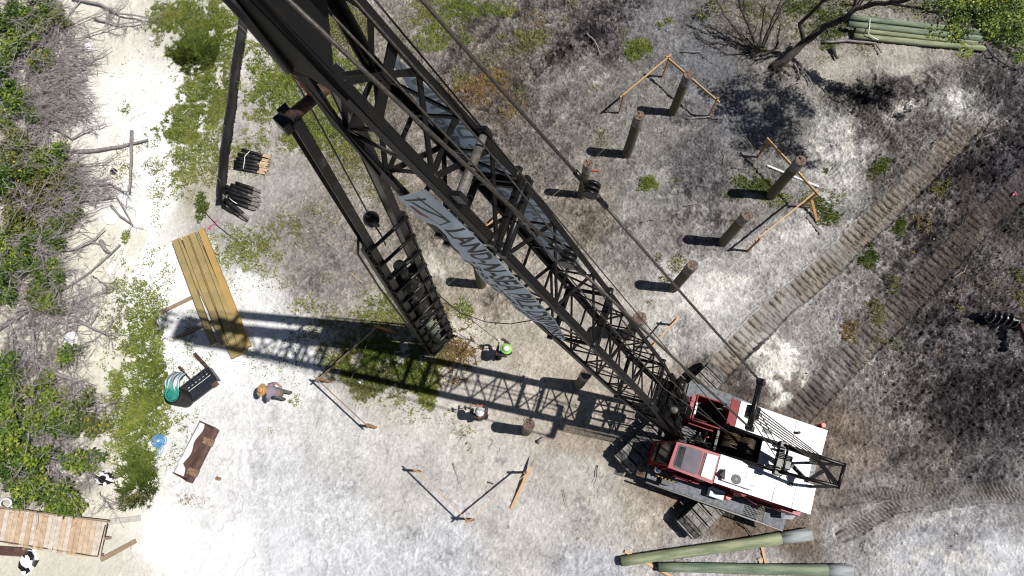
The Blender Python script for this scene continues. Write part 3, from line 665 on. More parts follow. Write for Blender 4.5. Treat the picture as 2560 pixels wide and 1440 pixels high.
# ---------------------------------------------------------------- poles on the ground
def pole(name, a, b, ra, rb, z, m, label, cat, group, sleeve=None, endm='pile_end', za=None, zb=None):
    pa, pb = at(a[0], a[1], z if za is None else za), at(b[0], b[1], z if zb is None else zb)
    t = empty(name, ((pa.x + pb.x) / 2, (pa.y + pb.y) / 2, 0), label, cat, group)
    k1 = 1 - sleeve if sleeve else 1
    n = 9; ks = [k1 * i / (n - 1) for i in range(n)]
    # object space turned so that the grain of the material runs along the pole
    def mk(nm, ks, mm, grow=1.0):
        ln = (pb - pa).length; d = (pb - pa).normalized()
        M = MB().tube([Vector((k * ln, .008 * math.sin(9 * k), 0)) for k in ks], [(ra + (rb - ra) * k) * grow for k in ks], 20)
        o = link_mesh(nm, M.v, M.f, mm, None, origin=(0, 0, 0)); o.data.polygons.foreach_set('use_smooth', np.array(M.sm, dtype=bool))
        o.rotation_mode = 'QUATERNION'; o.rotation_quaternion = Vector((1, 0, 0)).rotation_difference(d)
        o.parent = t; o.location = pa - wloc(t); return o
    mk('shaft', ks, m)
    if sleeve: mk('sleeve', [k1 - .004, k1 + (1 - k1) * .5, 1.002], 'grey_sleeve', 1.03)
    d = (pb - pa).normalized()
    MB().tube([pa - d * .012, pa + d * .02], ra * .985, 20).build('end_face', endm, t)
    return t
pole('green_pole', (1552,1404), (2026,1336), .165, .215, .2, 'green_timber', 'long green treated pole with a grey end, slanting below the crane', 'pole', 'big green poles below the crane', .155, 'dark_wood_end')
pole('green_pole', (1645,1418), (2128,1427), .155, .205, .2, 'teal_timber', 'green treated pole lying level along the bottom edge of the photo', 'pole', 'big green poles below the crane', .12, 'dark_wood_end')
for a, b, z, m, lb in [((2124,44),(2452,80),.3,'teal_timber','back pole of the green stack, under the leaves'),((2120,60),(2448,96),.46,'teal_timber','teal second pole of the stack by the tree'),
                    ((2137,74),(2442,107),.3,'green_timber','slimmer yellow green pole of the stack by the tree'),((2133,90),(2466,122),.16,'green_timber','front pole of the green stack, lowest in the photo'),
                    ((2150,58),(2455,98),.13,'teal_timber','pole at the bottom of the green stack, almost hidden')]:
    pole('green_pole', a, b, .125, .12, z, m, lb, 'pole', 'green poles stacked by the tree', None, 'dark_wood_end')
m = MB().tube([at(2175,45,.5), at(2174,62,.62), at(2171,84,.46), at(2180,92,.34), at(2196,100,.28)], .022, 5)
tag(m.build('strap', 'white_plastic'), 'white strap tied round the left end of the green pole stack', 'strap')
m = MB().tube([at(2385,48,.42), at(2390,66,.60), at(2408,84,.62), at(2412,100,.42), at(2414,116,.25)], .012, 5)
tag(m.build('tie_rope', 'rust'), 'thin brown rope tied round the right end of the green pole stack', 'rope')

# ---------------------------------------------------------------- sawn lumber bundle and its bearers
BL = [((443,599),(588,893),.30,'treated_lumber',.14,'outer left plank of the bundle, longest at the bottom'),((467,591),(602,886),.27,'treated_gold',.13,'second plank from the left under the bundle'),
      ((484,584),(613,878),.27,'treated_lumber',.14,'third plank from the left under the bundle'),((503,573),(621,868),.27,'treated_gold',.16,'right hand golden plank of the bundle')]
for a, b, w, m_, z, lb in BL:
    board('lumber_plank', a, b, .25, .14, z, m_, lb, 'lumber', 'sawn planks in the lumber bundle')
for a, b, w, m_, z, lb in [((438,601),(535,862),.30,'treated_lumber',.29,'upper left plank, laid on top of the bundle'),((463,592),(562,862),.27,'treated_lumber',.285,'upper middle plank with a notch halfway along'),((481,584),(586,866),.27,'treated_lumber',.28,'upper right plank next to the golden one')]:
    board('lumber_plank', a, b, .235, .14, z, m_, lb, 'lumber', 'sawn planks in the lumber bundle')
board('bearer_board', (401,782), (520,724), .14, .07, .035, 'aged_board', 'upper brown board sticking out from under the lumber bundle', 'board')
board('bearer_board', (434,848), (550,794), .13, .07, .035, 'aged_board', 'lower brown board sticking out from under the lumber bundle', 'board')

# ---------------------------------------------------------------- black silt fence and bundles of it
base_px = [(628,18),(616,62),(607,120),(596,185),(590,252),(582,300),(576,345),(569,400),(564,455),(560,515)]
bp_ = [at(*p) for p in base_px]
path = []
for i in range(len(bp_) - 1):
    for k in range(8):
        p = bp_[i].lerp(bp_[i + 1], k / 8); path.append(Vector((p.x + .010 * math.sin(len(path) * .55), p.y, 0)))
path.append(bp_[-1])
t = empty('silt_fence', bp_[4], 'long black silt fence standing along the edge of the grass', 'silt fence')
V = []; Fs = []; NZ = 7
for i, p in enumerate(path):
    nrm = Vector((1, 0, 0)); 
    for j in range(NZ):
        z = .62 * j / (NZ - 1) - .03
        bulge = .06 * math.sin(math.pi * j / (NZ - 1)) * (0.85 + .15 * math.sin(i * .4)) + (.10 if j == 0 else 0)
        V.append(p + Vector((bulge - .09 * j / (NZ - 1), 0, z)))
for i in range(len(path) - 1):
    for j in range(NZ - 1):
        a = i * NZ + j; Fs.append((a, a + NZ, a + NZ + 1, a + 1))
o = link_mesh('fabric', [tuple(v) for v in V], Fs, 'silt_fabric', t, smooth=True)
so = o.modifiers.new('thick', 'SOLIDIFY'); so.thickness = .006
for a, b in [((592,58),(616,82)),((571,182),(595,206)),((556,310),(573,330)),((544,445),(558,462))]:
    pa, pb = at(a[0], a[1], .72), at(b[0], b[1], .0)
    MB().bar(Vector((pb.x + .03, pb.y - .03, -.05)), pa, .035, .035).build('stake', 'weathered_stake', t)

def fence_bundle(rolls, label, stakem, ties, extra=()):
    a0 = at(*rolls[0][0]); t = empty('silt_fence_bundle', (a0.x, a0.y, 0), label, 'fence bundle', 'bundles of rolled silt fence on their stakes')
    for (a, b, r, lay) in rolls:
        z = r + lay
        pa, pb = at(a[0], a[1], z), at(b[0], b[1], z); d = (pb - pa).normalized(); sd = d.cross(Vector((0, 0, 1)))
        MB().tube([pa, pa.lerp(pb, .33) + sd * .006, pa.lerp(pb, .66), pb], [r * .96, r, r * .99, r * 1.0], 11).build('fabric_roll', 'black_fabric', t)
        for k in range(3):
            o_ = sd * (k - 1) * r * .62 + Vector((0, 0, random.uniform(-.2, .5) * r)); e = random.uniform(.26, .40)
            MB().bar(pb - d * .1 + o_, pb + d * e + o_, .038, .038).build('stake', stakem, t)
    for pts in ties:
        MB().tube([at(x, y, z) for x, y, z in pts], .018, 5).build('tie', 'white_plastic', t)
    return t
R1 = [((605,374),(658,389),.065,0.06),((596,385),(655,399),.075,.05),((592,396),(650,407),.075,.08),((586,404),(649,415),.075,.05),((586,413),(648,423),.07,.07),((585,420),(644,430),.065,.02)]
fence_bundle(R1, 'bundle of black silt fence with fresh pale stakes, nearest the boom tip', 'pale_stake', [[(624,378,.22),(612,391,.25),(611,404,.25),(608,422,.22)]])
R2 = [((590,457),(634,472),.07,.08),((578,462),(632,482),.08,.10),((566,466),(620,488),.08,.04),((567,478),(631,498),.08,.10),((571,490),(628,508),.08,.08),((566,500),(622,518),.07,.03),((556,515),(600,540),.075,.02),((562,498),(608,535),.085,.16)]
fence_bundle(R2, 'untidy bundle of black silt fence with weathered grey stakes at the fence end', 'weathered_stake', [[(573,495,.3),(582,503,.3),(592,509,.3)]])
t = empty('wooden_stakes', at(555,495), 'few brown stakes tucked between the fence end and the untidy bundle', 'stakes')
for k in range(4): MB().bar(at(549 + k * 2, 494 - k * 3, .25), at(560 + k * 2, 502 - k * 3, .2), .03, .03).build('stake', 'weathered_stake', t)
# pink marker ribbons and the thin rod beside them
for i, (x, y) in enumerate([(524,568),(538,556)]):
    m = MB()
    p = at(x, y, .03)
    for k in range(5):
        m.tube([p, p + Vector((random.uniform(-.16, .16), random.uniform(-.2, .2), random.uniform(0, .1)))], [.03, .012], 4)
    tag(m.build('marker_ribbon', 'pink_ribbon'), ['pink ribbon lying left of its twin near the lumber', 'pink ribbon lying right of its twin near the lumber'][i], 'ribbon')
tag(MB().tube([at(512,530,.05), at(545,565,.1), at(600,608,.03)], .014, 5).build('metal_rod', 'rust'), 'thin dark rod lying from the pink ribbons to the grass', 'rod')
m = MB(); p = at(2532,485,.04)
for k in range(6): m.tube([p + Vector((k * .03, 0, 0)), p + Vector((random.uniform(-.1, .2), random.uniform(-.15, .15), .03))], [.025, .015], 4)
tag(m.build('marker_ribbon', 'pink_ribbon'), 'pink ribbon scrap in the crawler trail at the right edge', 'ribbon')

# ---------------------------------------------------------------- steel attachments on the white sand
def frame_from(a, b, h=0):
    """axes of something lying from pixel a to pixel b"""
    A, B = at(*a, h), at(*b, h); d = (B - A).normalized(); n = Vector((-d.y, d.x, 0)); return A, B, d, n
A, B, d, n = frame_from((532,1066), (466,1196))       # loader bucket: d runs along its length, n to its mouth side
if n.x > 0: n = -n
Lb = (B - A).length
t = empty('loader_bucket', (A + B) / 2, 'rusty brown loader bucket half full of white sand', 'bucket')
prof = [(-.50, .10), (-.46, .045), (-.10, .03), (.04, .05), (.16, .12), (.22, .24), (.24, .42), (.30, .52), (.46, .50), (.50, .44)]
prof = [(-x, z) for x, z in prof]
def PB(u, w, z): return A + d * u + n * w + Vector((0, 0, z))
m = MB()
for i in range(len(prof) - 1):
    p, q = prof[i], prof[i + 1]
    m.add([PB(0, p[0], p[1]), PB(Lb, p[0], p[1]), PB(Lb, q[0], q[1]), PB(0, q[0], q[1])], [(0, 1, 2, 3)])
o = m.build('shell', 'rusty_brown', t); so = o.modifiers.new('thick', 'SOLIDIFY'); so.thickness = .022
for u in (-.012, Lb - .01):
    MB().prism([PB(u, .56, .05), PB(u, -.12, .02), PB(u, -.24, .2), PB(u, -.46, .44), PB(u, -.30, .54), PB(u, -.05, .34)], d * .022).build('side_plate', 'rusty_brown', t)
MB().box(PB(Lb / 2, -.30, .50), d * Lb * .98, n * .07, (0, 0, .09)).build('top_lip', 'rusty_brown', t)
MB().box(PB(Lb * .5, -.33, .44), d * Lb * .50, n * .15, (0, 0, .06)).build('mount_plate', 'tan_rust', t)
for u in (.25, .82):
    q = MB(); q.box(PB(Lb * u, -.34, .52), d * .24, n * .42, (0, 0, .09)); q.tube([PB(Lb * u, -.45, .56), PB(Lb * u, -.45, .64)], .06, 10); q.build('coupler_lug', 'tan_rust', t, bevel=.01)
m = MB(); V = []
for i in range(16):
    for j in range(8):
        u = Lb * (.02 + .96 * i / 15); w = .58 - (.28 + .05 * math.sin(i * .9) + (.16 if i > 12 else 0)) * j / 7
        V.append(PB(u, w, .03 + .09 * math.sin(min(1, (j + .4) / 8) * math.pi) * (.5 + .5 * (i / 15)) + .02 * random.random() - (.12 if j == 0 else 0)))
sand_bm = [(i * 8 + j, i * 8 + j + 1, (i + 1) * 8 + j + 1, (i + 1) * 8 + j) for i in range(15) for j in range(7)]
mat('white_sand', (0.74, 0.75, 0.77), 0.95, 0.0, (0.62, 0.63, 0.66), 8, 8, (0.4, 0.64), 0.01, 30)
tag(link_mesh('sand_in_bucket', [tuple(v) for v in V], sand_bm, 'white_sand', smooth=True), 'white sand spilling from the mouth of the rusty bucket', 'sand', kind='stuff')

A, B, d, n = frame_from((462,1000), (543,938))       # pallet fork frame lying on its back
if n.y < 0: n = -n
Lf = (B - A).length
t = empty('pallet_fork', (A + B) / 2, 'dark blue pallet fork frame lying on the sand with brown tines', 'pallet fork')
def PF(u, w, z): return A + d * u + n * w + Vector((0, 0, z))
for w, z, s in ((.30, .46, .07), (.20, .42, .05), (.10, .36, .05)):
    MB().box(PF(Lf / 2, w, z), d * Lf, n * s, (0, 0, .06)).build('rail', 'blue_black', t, bevel=.006)
MB().box(PF(Lf / 2, -.08, .22), d * Lf * .96, n * .30, (0, 0, .05)).build('back_plate', 'blue_black', t, bevel=.008)
MB().box(PF(Lf * .48, -.27, .12), d * Lf * .60, n * .14, (0, 0, .10)).build('lower_rail', 'blue_black', t, bevel=.008)
MB().box(PF(Lf * .85, -.28, .14), d * .22, n * .20, (0, 0, .12)).build('mount_ear', 'rusty_brown', t)
for k in range(9):
    MB().box(PF(Lf * (.06 + .11 * k), .2, .40), d * .05, n * .24, (0, 0, .05)).build('cross_bar', 'blue_black', t)
for k in (0.0, 1.0): MB().box(PF(Lf * k, .0, .28), d * .05, n * .6, (0, 0, .34)).build('end_plate', 'blue_black', t)
MB().bar(at(486,884,.05), at(534,936,.12), .13, .05).build('tine', 'rust', t)
MB().tube([at(447,917,.05), at(456,926,.06)], [.05, .07], 6).build('tine_tip', 'rust', t)
MB().tube([at(456,926,.06), at(486,960,.25)], .03, 6).build('tine_bar', 'rust', t)

# tub with rope and towel
b0 = at(468, 1000)
t = empty('tub', (b0.x, b0.y, 0), 'tall black tub beside the pallet fork, full of green rope', 'tub')
top = at(431, 985, 1.0); top2 = at(431, 985, .98)
MB().tube([Vector((b0.x, b0.y, .02)), Vector((b0.x, b0.y, .02)).lerp(top, .5), top], [.30, .32, .33], 20, cap=False).build('drum_wall', 'black_fabric', t)
MB().tube([Vector((b0.x, b0.y, .0)).lerp(top, .84), Vector((b0.x, b0.y, .0)).lerp(top, .86)], .31, 20).build('liner', 'black_fabric', t)
m = MB()
for k in range(26):
    pts = []; ph = random.uniform(0, 6.28); rr = random.uniform(.02, .29); tl = random.uniform(-.08, .08)
    for q in range(10):
        a = ph + q * .62; pts.append(top + Vector((rr * math.cos(a) * (1 - .02 * q), rr * math.sin(a), -.02 + k * .004 + tl * math.sin(a))))
    m.tube(pts, .013, 5)
tag(m.build('rope_coil', 'rope_green'), 'tangled green rope heaped in the black tub', 'rope')
# striped towel draped over the tub: cloth grid with stripes as materials
mats = ['cloth_white', 'cloth_teal', 'cloth_purple']; V = []; Fs = []; Mi = []
c0 = at(431, 955, 1.0); NU, NW = 22, 14
ax = (at(432, 938, 1.0) - at(425, 985, 1.0)); ay = (at(448, 968, 1.0) - at(412, 962, 1.0))
for i in range(NU):
    for j in range(NW):
        u = i / (NU - 1) - .45; w = j / (NW - 1) - .5
        p = c0 + ax * u * 1.15 + ay * w * (1.0 - .35 * abs(u)); p.z = 1.10 - 1.6 * u * u * (1 if u > 0 else .3) + .04 * math.sin(j * 1.3 + i * .3) - .35 * w * w
        V.append(p)
for i in range(NU - 1):
    for j in range(NW - 1):
        Fs.append((i * NW + j, i * NW + j + 1, (i + 1) * NW + j + 1, (i + 1) * NW + j)); Mi.append([0, 1, 0, 2, 0, 1, 1, 0, 2, 0, 0, 1, 0][j])
o = link_mesh('striped_towel', [tuple(v) for v in V], Fs, mats, smooth=True, midx=Mi); tag(o, 'white, teal and dark striped towel draped over the tub', 'towel')
o.modifiers.new('thick', 'SOLIDIFY').thickness = .012
m = MB()
for k in range(9):
    ph = random.uniform(0, 6.28); rr = random.uniform(.04, .32); c = at(397, 1102, .03); pts = []
    for q in range(16):
        a = ph + q * .45; pts.append(c + Vector((rr * math.cos(a) * .9 + .02 * random.random(), rr * math.sin(a) * .75, .012 * k)))
    m.tube(pts, .013, 5)
for k in range(4):
    pts = [at(390 + k * 6 + random.uniform(-6, 6), 1112 + q * 9, .03) for q in range(4)]; m.tube([p + Vector((random.uniform(-.07, .07), 0, 0)) for p in pts], .011, 5)
tag(m.build('rope_coil', 'rope_blue'), 'loose coil of bright blue rope on the sand by the grass', 'rope')

# ---------------------------------------------------------------- boardwalk, its loose boards and litter
t = empty('boardwalk', at(130, 1330), 'low wooden boardwalk of tan and bleached planks in the corner', 'boardwalk')
m = MB(); far = [(-60,1262),(0,1272),(75,1280),(180,1291),(268,1301)]; near = [(-60,1350),(0,1357),(75,1371),(160,1386),(250,1395)]
def interp(P_, x):
    for a, b in zip(P_, P_[1:]):
        if a[0] <= x <= b[0]: return a[1] + (b[1] - a[1]) * (x - a[0]) / (b[0] - a[0])
    return P_[-1][1]
NP = 27
for k in range(NP):
    u0 = k / NP; x0f = -60 + 328 * u0; x1f = x0f + 328 / NP - .9; x0n = -75 + 325 * u0; x1n = x0n + 325 / NP - .9
    q = [at(x0f, interp(far, max(-60, x0f)), .4), at(x1f, interp(far, x1f), .4), at(x1n, interp(near, max(-60, x1n)), .4), at(x0n, interp(near, max(-60, x0n)), .4)]
    bl = random.random(); cc = (0.62, 0.54, 0.46) if bl < .3 else ((0.58, 0.45, 0.32) if bl < .75 else (0.54, 0.39, 0.26))
    m.prism(q, (0, 0, -.04), cc=cc)
m.build('deck', 'deck_plank', t, cols=True)
MB().bar(at(0, 1268, .34), at(272, 1304, .34), .05, .16).build('beam', 'aged_board', t)
MB().bar(at(0, 1352, .32), at(248, 1391, .32), .05, .16).build('beam', 'aged_board', t)
MB().bar(at(266, 1312, .34), at(247, 1390, .34), .04, .14).build('end_beam', 'dark_bark', t)
for x, y in [(130, 1284), (262, 1303), (60, 1372), (245, 1388), (264, 1346)]:
    p = at(x, y, .3); MB().bar(Vector((p.x, p.y, -.2)), Vector((p.x, p.y, .33)), .09, .09).build('post', 'aged_board', t)
board('loose_board', (256,1307), (352,1295), .20, .035, .06, 'pale_board', 'bleached white board slanting away from the boardwalk end')
board('loose_board', (252,1400), (340,1352), .16, .04, .05, 'aged_board', 'grey and tan board lying at the near corner of the boardwalk', za=.18)
t = empty('dark_board', at(20, 1378), 'dark wet board edge showing under the boardwalk', 'board')
MB().bar(at(-40, 1374, .12), at(78, 1382, .12), .30, .04).build('board', 'rusty_brown', t)
# crumpled black and white sack
def crumple(name, cx, cy, r, mats_, label, cat, flat=.35, z=.05, n=12, m_=9, sx=1, sy=1):
    c = at(cx, cy, 0) + Vector((0, 0, z)); M = MB(); M.ball((0, 0, 0), r, n, m_, sc=(sx, sy, flat), jit=.22)
    V_ = [Vector(v) + c for v in M.v]; mi = [int(math.sin(M.v[f_[0]][0] * 9 / r * .5 + M.v[f_[0]][1] * 5 / r) > .2) for f_ in M.f] if len(mats_) > 1 else None
    o = link_mesh(name, [tuple(v) for v in V_], M.f, mats_, midx=mi); return tag(o, label, cat)
crumple('sack', 74, 1400, .33, ['white_plastic', 'silt_fabric'], 'crumpled black and white sack below the boardwalk', 'sack', sy=1.4)
crumple('plastic_bag', 178, 849, .30, ['white_plastic'], 'crumpled white plastic bag among the grey branches', 'bag')
crumple('plastic_sheet', 278, 545, .30, ['white_plastic'], 'torn white plastic scrap on the wet sand by driftwood', 'plastic scrap', flat=.15, sx=1.2)
crumple('plastic_bottle', 278, 674, .13, ['white_plastic'], 'small white plastic bottle lying on the pale sand', 'bottle', flat=.7, sy=2.2)
crumple('plastic_bag', 223, 120, .22, ['white_plastic'], 'white bag caught in the dead brush at the top', 'bag', flat=.6, sy=1.3)
crumple('shell', 380, 99, .10, ['white_plastic'], 'round white shell at the corner of the grass', 'shell', flat=.6)
crumple('cloth_scrap', 262, 1196, .26, ['silt_fabric', 'white_plastic'], 'black and white cloth scrap at the tip of the green shrub', 'cloth scrap', flat=.3, sx=1.4)
crumple('cloth_scrap', 902, 955, .11, ['white_plastic', 'silt_fabric'], 'small white rag on the grass below the boom shadow', 'rag', flat=.5)
crumple('cloth_scrap', 285, 430, .14, ['silt_fabric', 'stone_grey'], 'dark crumpled scrap beside the thin upright driftwood', 'scrap', flat=.6)
m = MB()
for cx, cy, rr, el in ((14,1258,.20,1.0),(38,1265,.13,1.0)):
    c = at(cx, cy, .25); pts = [c + Vector((rr * math.cos(a), rr * .75 * math.sin(a), 0)) for a in np.linspace(0, 6.283, 17)]; m.tube(pts, .035, 7, cap=False)
tag(m.build('plastic_seat_frame', 'white_plastic'), 'white plastic rings of a broken seat above the boardwalk', 'broken seat')
for px_, py_, sx, sy, an, lb in [(203,199,.52,.24,24,'grey weathered concrete block in the dead brush'),(180,186,.26,.16,10,'pale rounded stone above the concrete block'),(208,172,.2,.12,20,'small pale stone at the top of the block pile')]:
    c = at(px_, py_, .12); a = R(an); M = MB(); M.box((0, 0, 0), (sx, 0, 0), (0, sy, 0), (0, 0, .18))
    V_ = [Vector((v[0] * math.cos(a) - v[1] * math.sin(a), v[0] * math.sin(a) + v[1] * math.cos(a), v[2])) + c for v in M.v]
    o = link_mesh('concrete_block', [tuple(v) for v in V_], M.f, 'stone_grey'); tag(o, lb, 'block'); bv = o.modifiers.new('b', 'BEVEL'); bv.width = .04; bv.segments = 2
for px_, py_, lb in [(491,1064+132,'small orange stone right of the loader bucket'),(497,1197,'small pale grey stone next to the orange one')]:
    crumple('stone', px_ + 52, py_, .07, ['tan_rust' if 'orange' in lb else 'stone_grey'], lb, 'stone', flat=.6, z=.02)

# ---------------------------------------------------------------- earth auger at the right edge
t = empty('earth_auger', at(2505, 795), 'black spiral earth auger with bright edges at the right edge', 'auger')
a0, a1 = at(2456, 787, .45), at(2545, 803, .55); d = (a1 - a0).normalized(); x = d.cross(Vector((0, 0, 1))).normalized(); y = x.cross(d)
MB().tube([a0, a0 + d * .12, a1 - d * .1, a1 + d * .6], [.05, .13, .14, .09], 12).build('shaft', 'black_steel', t)
Lh = (a1 - a0).length; V = []; Fs = []; E_ = []; turns = 5.2; NS = 130
for i in range(NS):
    k = i / (NS - 1); ang = k * turns * 2 * math.pi; r = .27 * min(1, .35 + k * 3)
    c = a0 + d * (.06 + k * (Lh - .15)); v = x * math.cos(ang) + y * math.sin(ang)
    V += [c + v * .05, c + v * r]; E_.append(c + v * r)
for i in range(NS - 1): Fs.append((2 * i, 2 * i + 1, 2 * i + 3, 2 * i + 2))
o = link_mesh('flighting', [tuple(v) for v in V], Fs, 'black_steel', t, smooth=True); o.modifiers.new('s', 'SOLIDIFY').thickness = .012
MB().tube(E_, .016, 5).build('flighting_edge', 'chrome', t)
MB().tube([a0 - d * .12, a0 + d * .08], [.015, .055], 8).build('pilot_point', 'chrome', t)
MB().tube([a1 - d * .02, a1 + d * .10], .07, 8).build('pin_collar', 'brass', t)
MB().box(a1 + d * .55, d * .7, x * .3, (0, 0, .3)).build('drive_motor', 'black_steel', t, bevel=.03)
MB().bar(at(2553, 812, .6), at(2575, 870, .9), .18, .2).build('hanger_arm', 'rusty_brown', t)

# ---------------------------------------------------------------- the crawler crane
AZ = R(160.5)
CFW = Vector((math.cos(AZ), math.sin(AZ), 0)); CLF = Vector((-math.sin(AZ), math.cos(AZ), 0))   # forward, and to the cab's side
CO = Vector((6.787, 1.204, 0))
crane = empty('crawler_crane', CO, 'red and white crawler crane with a long black lattice boom raised over the site', 'crane')
def CF(f, l, z): return CO + CFW * f + CLF * l + Vector((0, 0, z))
def part(name, mb, m, parent=None, **k): return mb.build(name, m, parent or crane, **k)
def cbox(f0, f1, l0, l1, z0, z1, m=None):
    m = m or MB(); return m.box(CF((f0 + f1) / 2, (l0 + l1) / 2, (z0 + z1) / 2), CFW * (f1 - f0), CLF * (l1 - l0), (0, 0, z1 - z0))
def cprism(poly, z0, z1, m=None):
    m = m or MB(); return m.prism([CF(f, l, z0) for f, l in poly], (0, 0, z1 - z0))

# tracks
def crawler(a, b, label):
    A, B = at(a[0], a[1], 1.0), at(b[0], b[1], 1.0); A.z = B.z = 0
    d = (B - A).normalized(); n = Vector((d.y, -d.x, 0)); Wd = .84; Rr = .46; Lt = (B - A).length
    c0 = A + n * Wd / 2
    body = MB(); body.box(c0 + d * Lt / 2 + Vector((0, 0, .5)), d * (Lt - .9), n * Wd * .62, (0, 0, .62))
    tr = part('crawler_track', body, 'track_side')
    tr['label'] = label
    flat = Lt - 2 * Rr; per = 2 * flat + 2 * math.pi * Rr; N_ = int(per / .33); pitch = per / N_
    m = MB(); fr = MB()
    for k in range(N_):
        s = k * pitch
        if s < flat: p = d * (Rr + s) + Vector((0, 0, 1.0)); tg = d; nn = Vector((0, 0, 1))
        elif s < flat + math.pi * Rr:
            q = (s - flat) / Rr; p = d * (Rr + flat + Rr * math.sin(q)) + Vector((0, 0, .54 + Rr * math.cos(q))); tg = d * math.cos(q) + Vector((0, 0, -math.sin(q))); nn = d * math.sin(q) + Vector((0, 0, math.cos(q)))
        elif s < 2 * flat + math.pi * Rr:
            p = d * (Rr + flat - (s - flat - math.pi * Rr)) + Vector((0, 0, .08)); tg = -d; nn = Vector((0, 0, -1))
        else:
            q = (s - 2 * flat - math.pi * Rr) / Rr; p = d * (Rr - Rr * math.sin(q)) + Vector((0, 0, .54 - Rr * math.cos(q))); tg = -d * math.cos(q) + Vector((0, 0, math.sin(q))); nn = -d * math.sin(q) - Vector((0, 0, math.cos(q)))
        m.box(c0 + p - nn * .03, tg * (pitch - .05), n * Wd, nn * .06)
        m.box(c0 + p + nn * .015 + tg * (pitch * .33), tg * .06, n * Wd, nn * .05)
        for w in (-.2, .2): m.box(c0 + p + nn * .01 + n * w + tg * (-.04 if w > 0 else .05), tg * .14, n * .10, nn * .04)
    m.build('shoe_belt', 'track_steel', tr, bevel=.006)
    for k in (0, 1):
        c = c0 + d * (Rr if k == 0 else Lt - Rr) + Vector((0, 0, .54))
        MB().tube([c - n * .36, c + n * .36], .36, 18).build('sprocket', 'track_side', tr)
    for k in range(5):
        c = c0 + d * (Rr + flat * (k + .5) / 5) + Vector((0, 0, .22))
        MB().tube([c - n * .37, c + n * .37], .12, 10).build('roller', 'track_side', tr)
    return tr
crawler((1540,1138), (1782,898), 'muddy track on the far side, its front end left of the cab')
crawler((1698,1303), (1938,1064), 'muddy track on the near side, sticking out below the walkway')
part('car_body', cprism([(1.5, -1.3), (1.5, .9), (-1.9, .9), (-1.9, -1.3)], .45, .98), 'track_side')
part('turntable', MB().tube([CF(0, -.2, .95), CF(0, -.2, 1.12)], .95, 32), 'black_steel')
part('machine_deck', cprism([(1.35, -1.48), (1.35, 1.25), (-3.1, 1.25), (-3.1, -1.55)], 1.10, 1.262), 'black_steel')
# walkways
wS = part('walkway', cprism([(1.25, 1.27), (1.25, 1.78), (-1.72, 1.78), (-1.72, 1.27)], 1.22, 1.27), 'chequer_plate')
cprism([(-2.42, 1.27), (-2.42, 1.80), (-3.16, 1.82), (-3.16, 1.27)], 1.225, 1.275).build('end_plate', 'chequer_plate', wS)
g = MB()
for k in range(15): g.box(CF(-1.75 - .045 * k, 1.52, 1.25), CFW * .012, CLF * .50, (0, 0, .03))
for k in range(8): g.box(CF(-2.07, 1.29 + .065 * k, 1.25), CFW * .69, CLF * .010, (0, 0, .026))
g.build('grating', 'grey_sleeve', wS)
cbox(1.38, 1.72, 1.36, 1.66, 1.20, 1.24).build('step_plate', 'chequer_plate', wS)
g = MB()
for k in range(9): g.box(CF(1.80 + .035 * k, 1.52, 1.22), CFW * .010, CLF * .34, (0, 0, .03))
for k in range(5): g.box(CF(1.94, 1.37 + .075 * k, 1.22), CFW * .30, CLF * .010, (0, 0, .026))
g.build('step_grating', 'tan_rust', wS)
part('walkway_beam', MB().bar(CF(1.7, 1.80, 1.15), CF(-3.16, 1.83, 1.15), .05, .16), 'black_steel')
wN = part('walkway', cprism([(1.15, -1.52), (1.15, -2.02), (.9, -2.10), (-.2, -2.12), (-3.1, -1.86), (-3.1, -1.62), (-.2, -1.60)], 1.22, 1.27), 'chequer_plate')
cbox(1.16, 1.42, -2.0, -1.52, 1.15, 1.21).build('step_plate', 'black_steel', wN)
# engine housings
hS = part('engine_housing', cbox(-.06, -3.10, .34, 1.16, 1.27, 3.12), 'red_paint')
cprism([(-.03, .30), (-.03, 1.235), (-1.9, 1.225), (-1.9, .30)], 3.125, 3.18).build('roof_sheet', 'white_sheet', hS)
cprism([(-1.905, .30), (-1.905, 1.225), (-3.16, 1.20), (-3.16, .27)], 3.125, 3.176).build('roof_sheet', 'white_sheet', hS)
MB().bar(CF(-.1, 1.26, 2.2), CF(-3.0, 1.25, 2.2), .03, .03).build('hand_rail', 'red_paint', hS)
MB().bar(CF(-.9, 1.24, 2.75), CF(-1.9, 1.35, 1.9), .03, .05).build('door_edge', 'faded_red_paint', hS)
cprism([(-1.35, 1.18), (-1.1, 1.34), (-.9, 1.18)], 2.0, 2.9).build('access_door', 'red_paint', hS)
cbox(-2.5, -3.12, 1.165, 1.30, 1.6, 2.5).build('side_panel', 'faded_red_paint', hS)
hN = part('engine_housing', cbox(-.30, -3.12, -1.52, -.76, 1.27, 2.92), 'red_paint')
cprism([(-.31, -1.64), (-.31, -.74), (-3.20, -.66), (-3.24, -1.60)], 2.925, 2.975).build('roof_sheet', 'white_sheet', hN)
cprism([(-.02, -1.62), (-.02, -.74), (-.305, -.74), (-.305, -1.62)], 2.88, 2.95).build('front_hood', 'red_paint', hN)
MB().tube([CF(-3.05, -1.72, 2.5), CF(-3.05, -1.72, 3.05)], .07, 12).build('red_cap', 'red_plastic', hN)
h = MB(); h.tube([CF(-.75, -1.28, 2.98), CF(-.75, -1.28, 3.08), CF(-.75, -1.0, 3.08), CF(-.75, -1.0, 2.98)], .018, 6); h.build('lift_handle', 'black_steel', hN)
for f_ in (-.95, -1.9, -2.55): cbox(f_, f_ - .012, .31, 1.215, 3.181, 3.186).build('panel_seam', 'stone_grey', hS)
for f_ in (-1.3, -2.2): cbox(f_, f_ - .012, -1.60, -.70, 2.976, 2.981).build('panel_seam', 'stone_grey', hN)
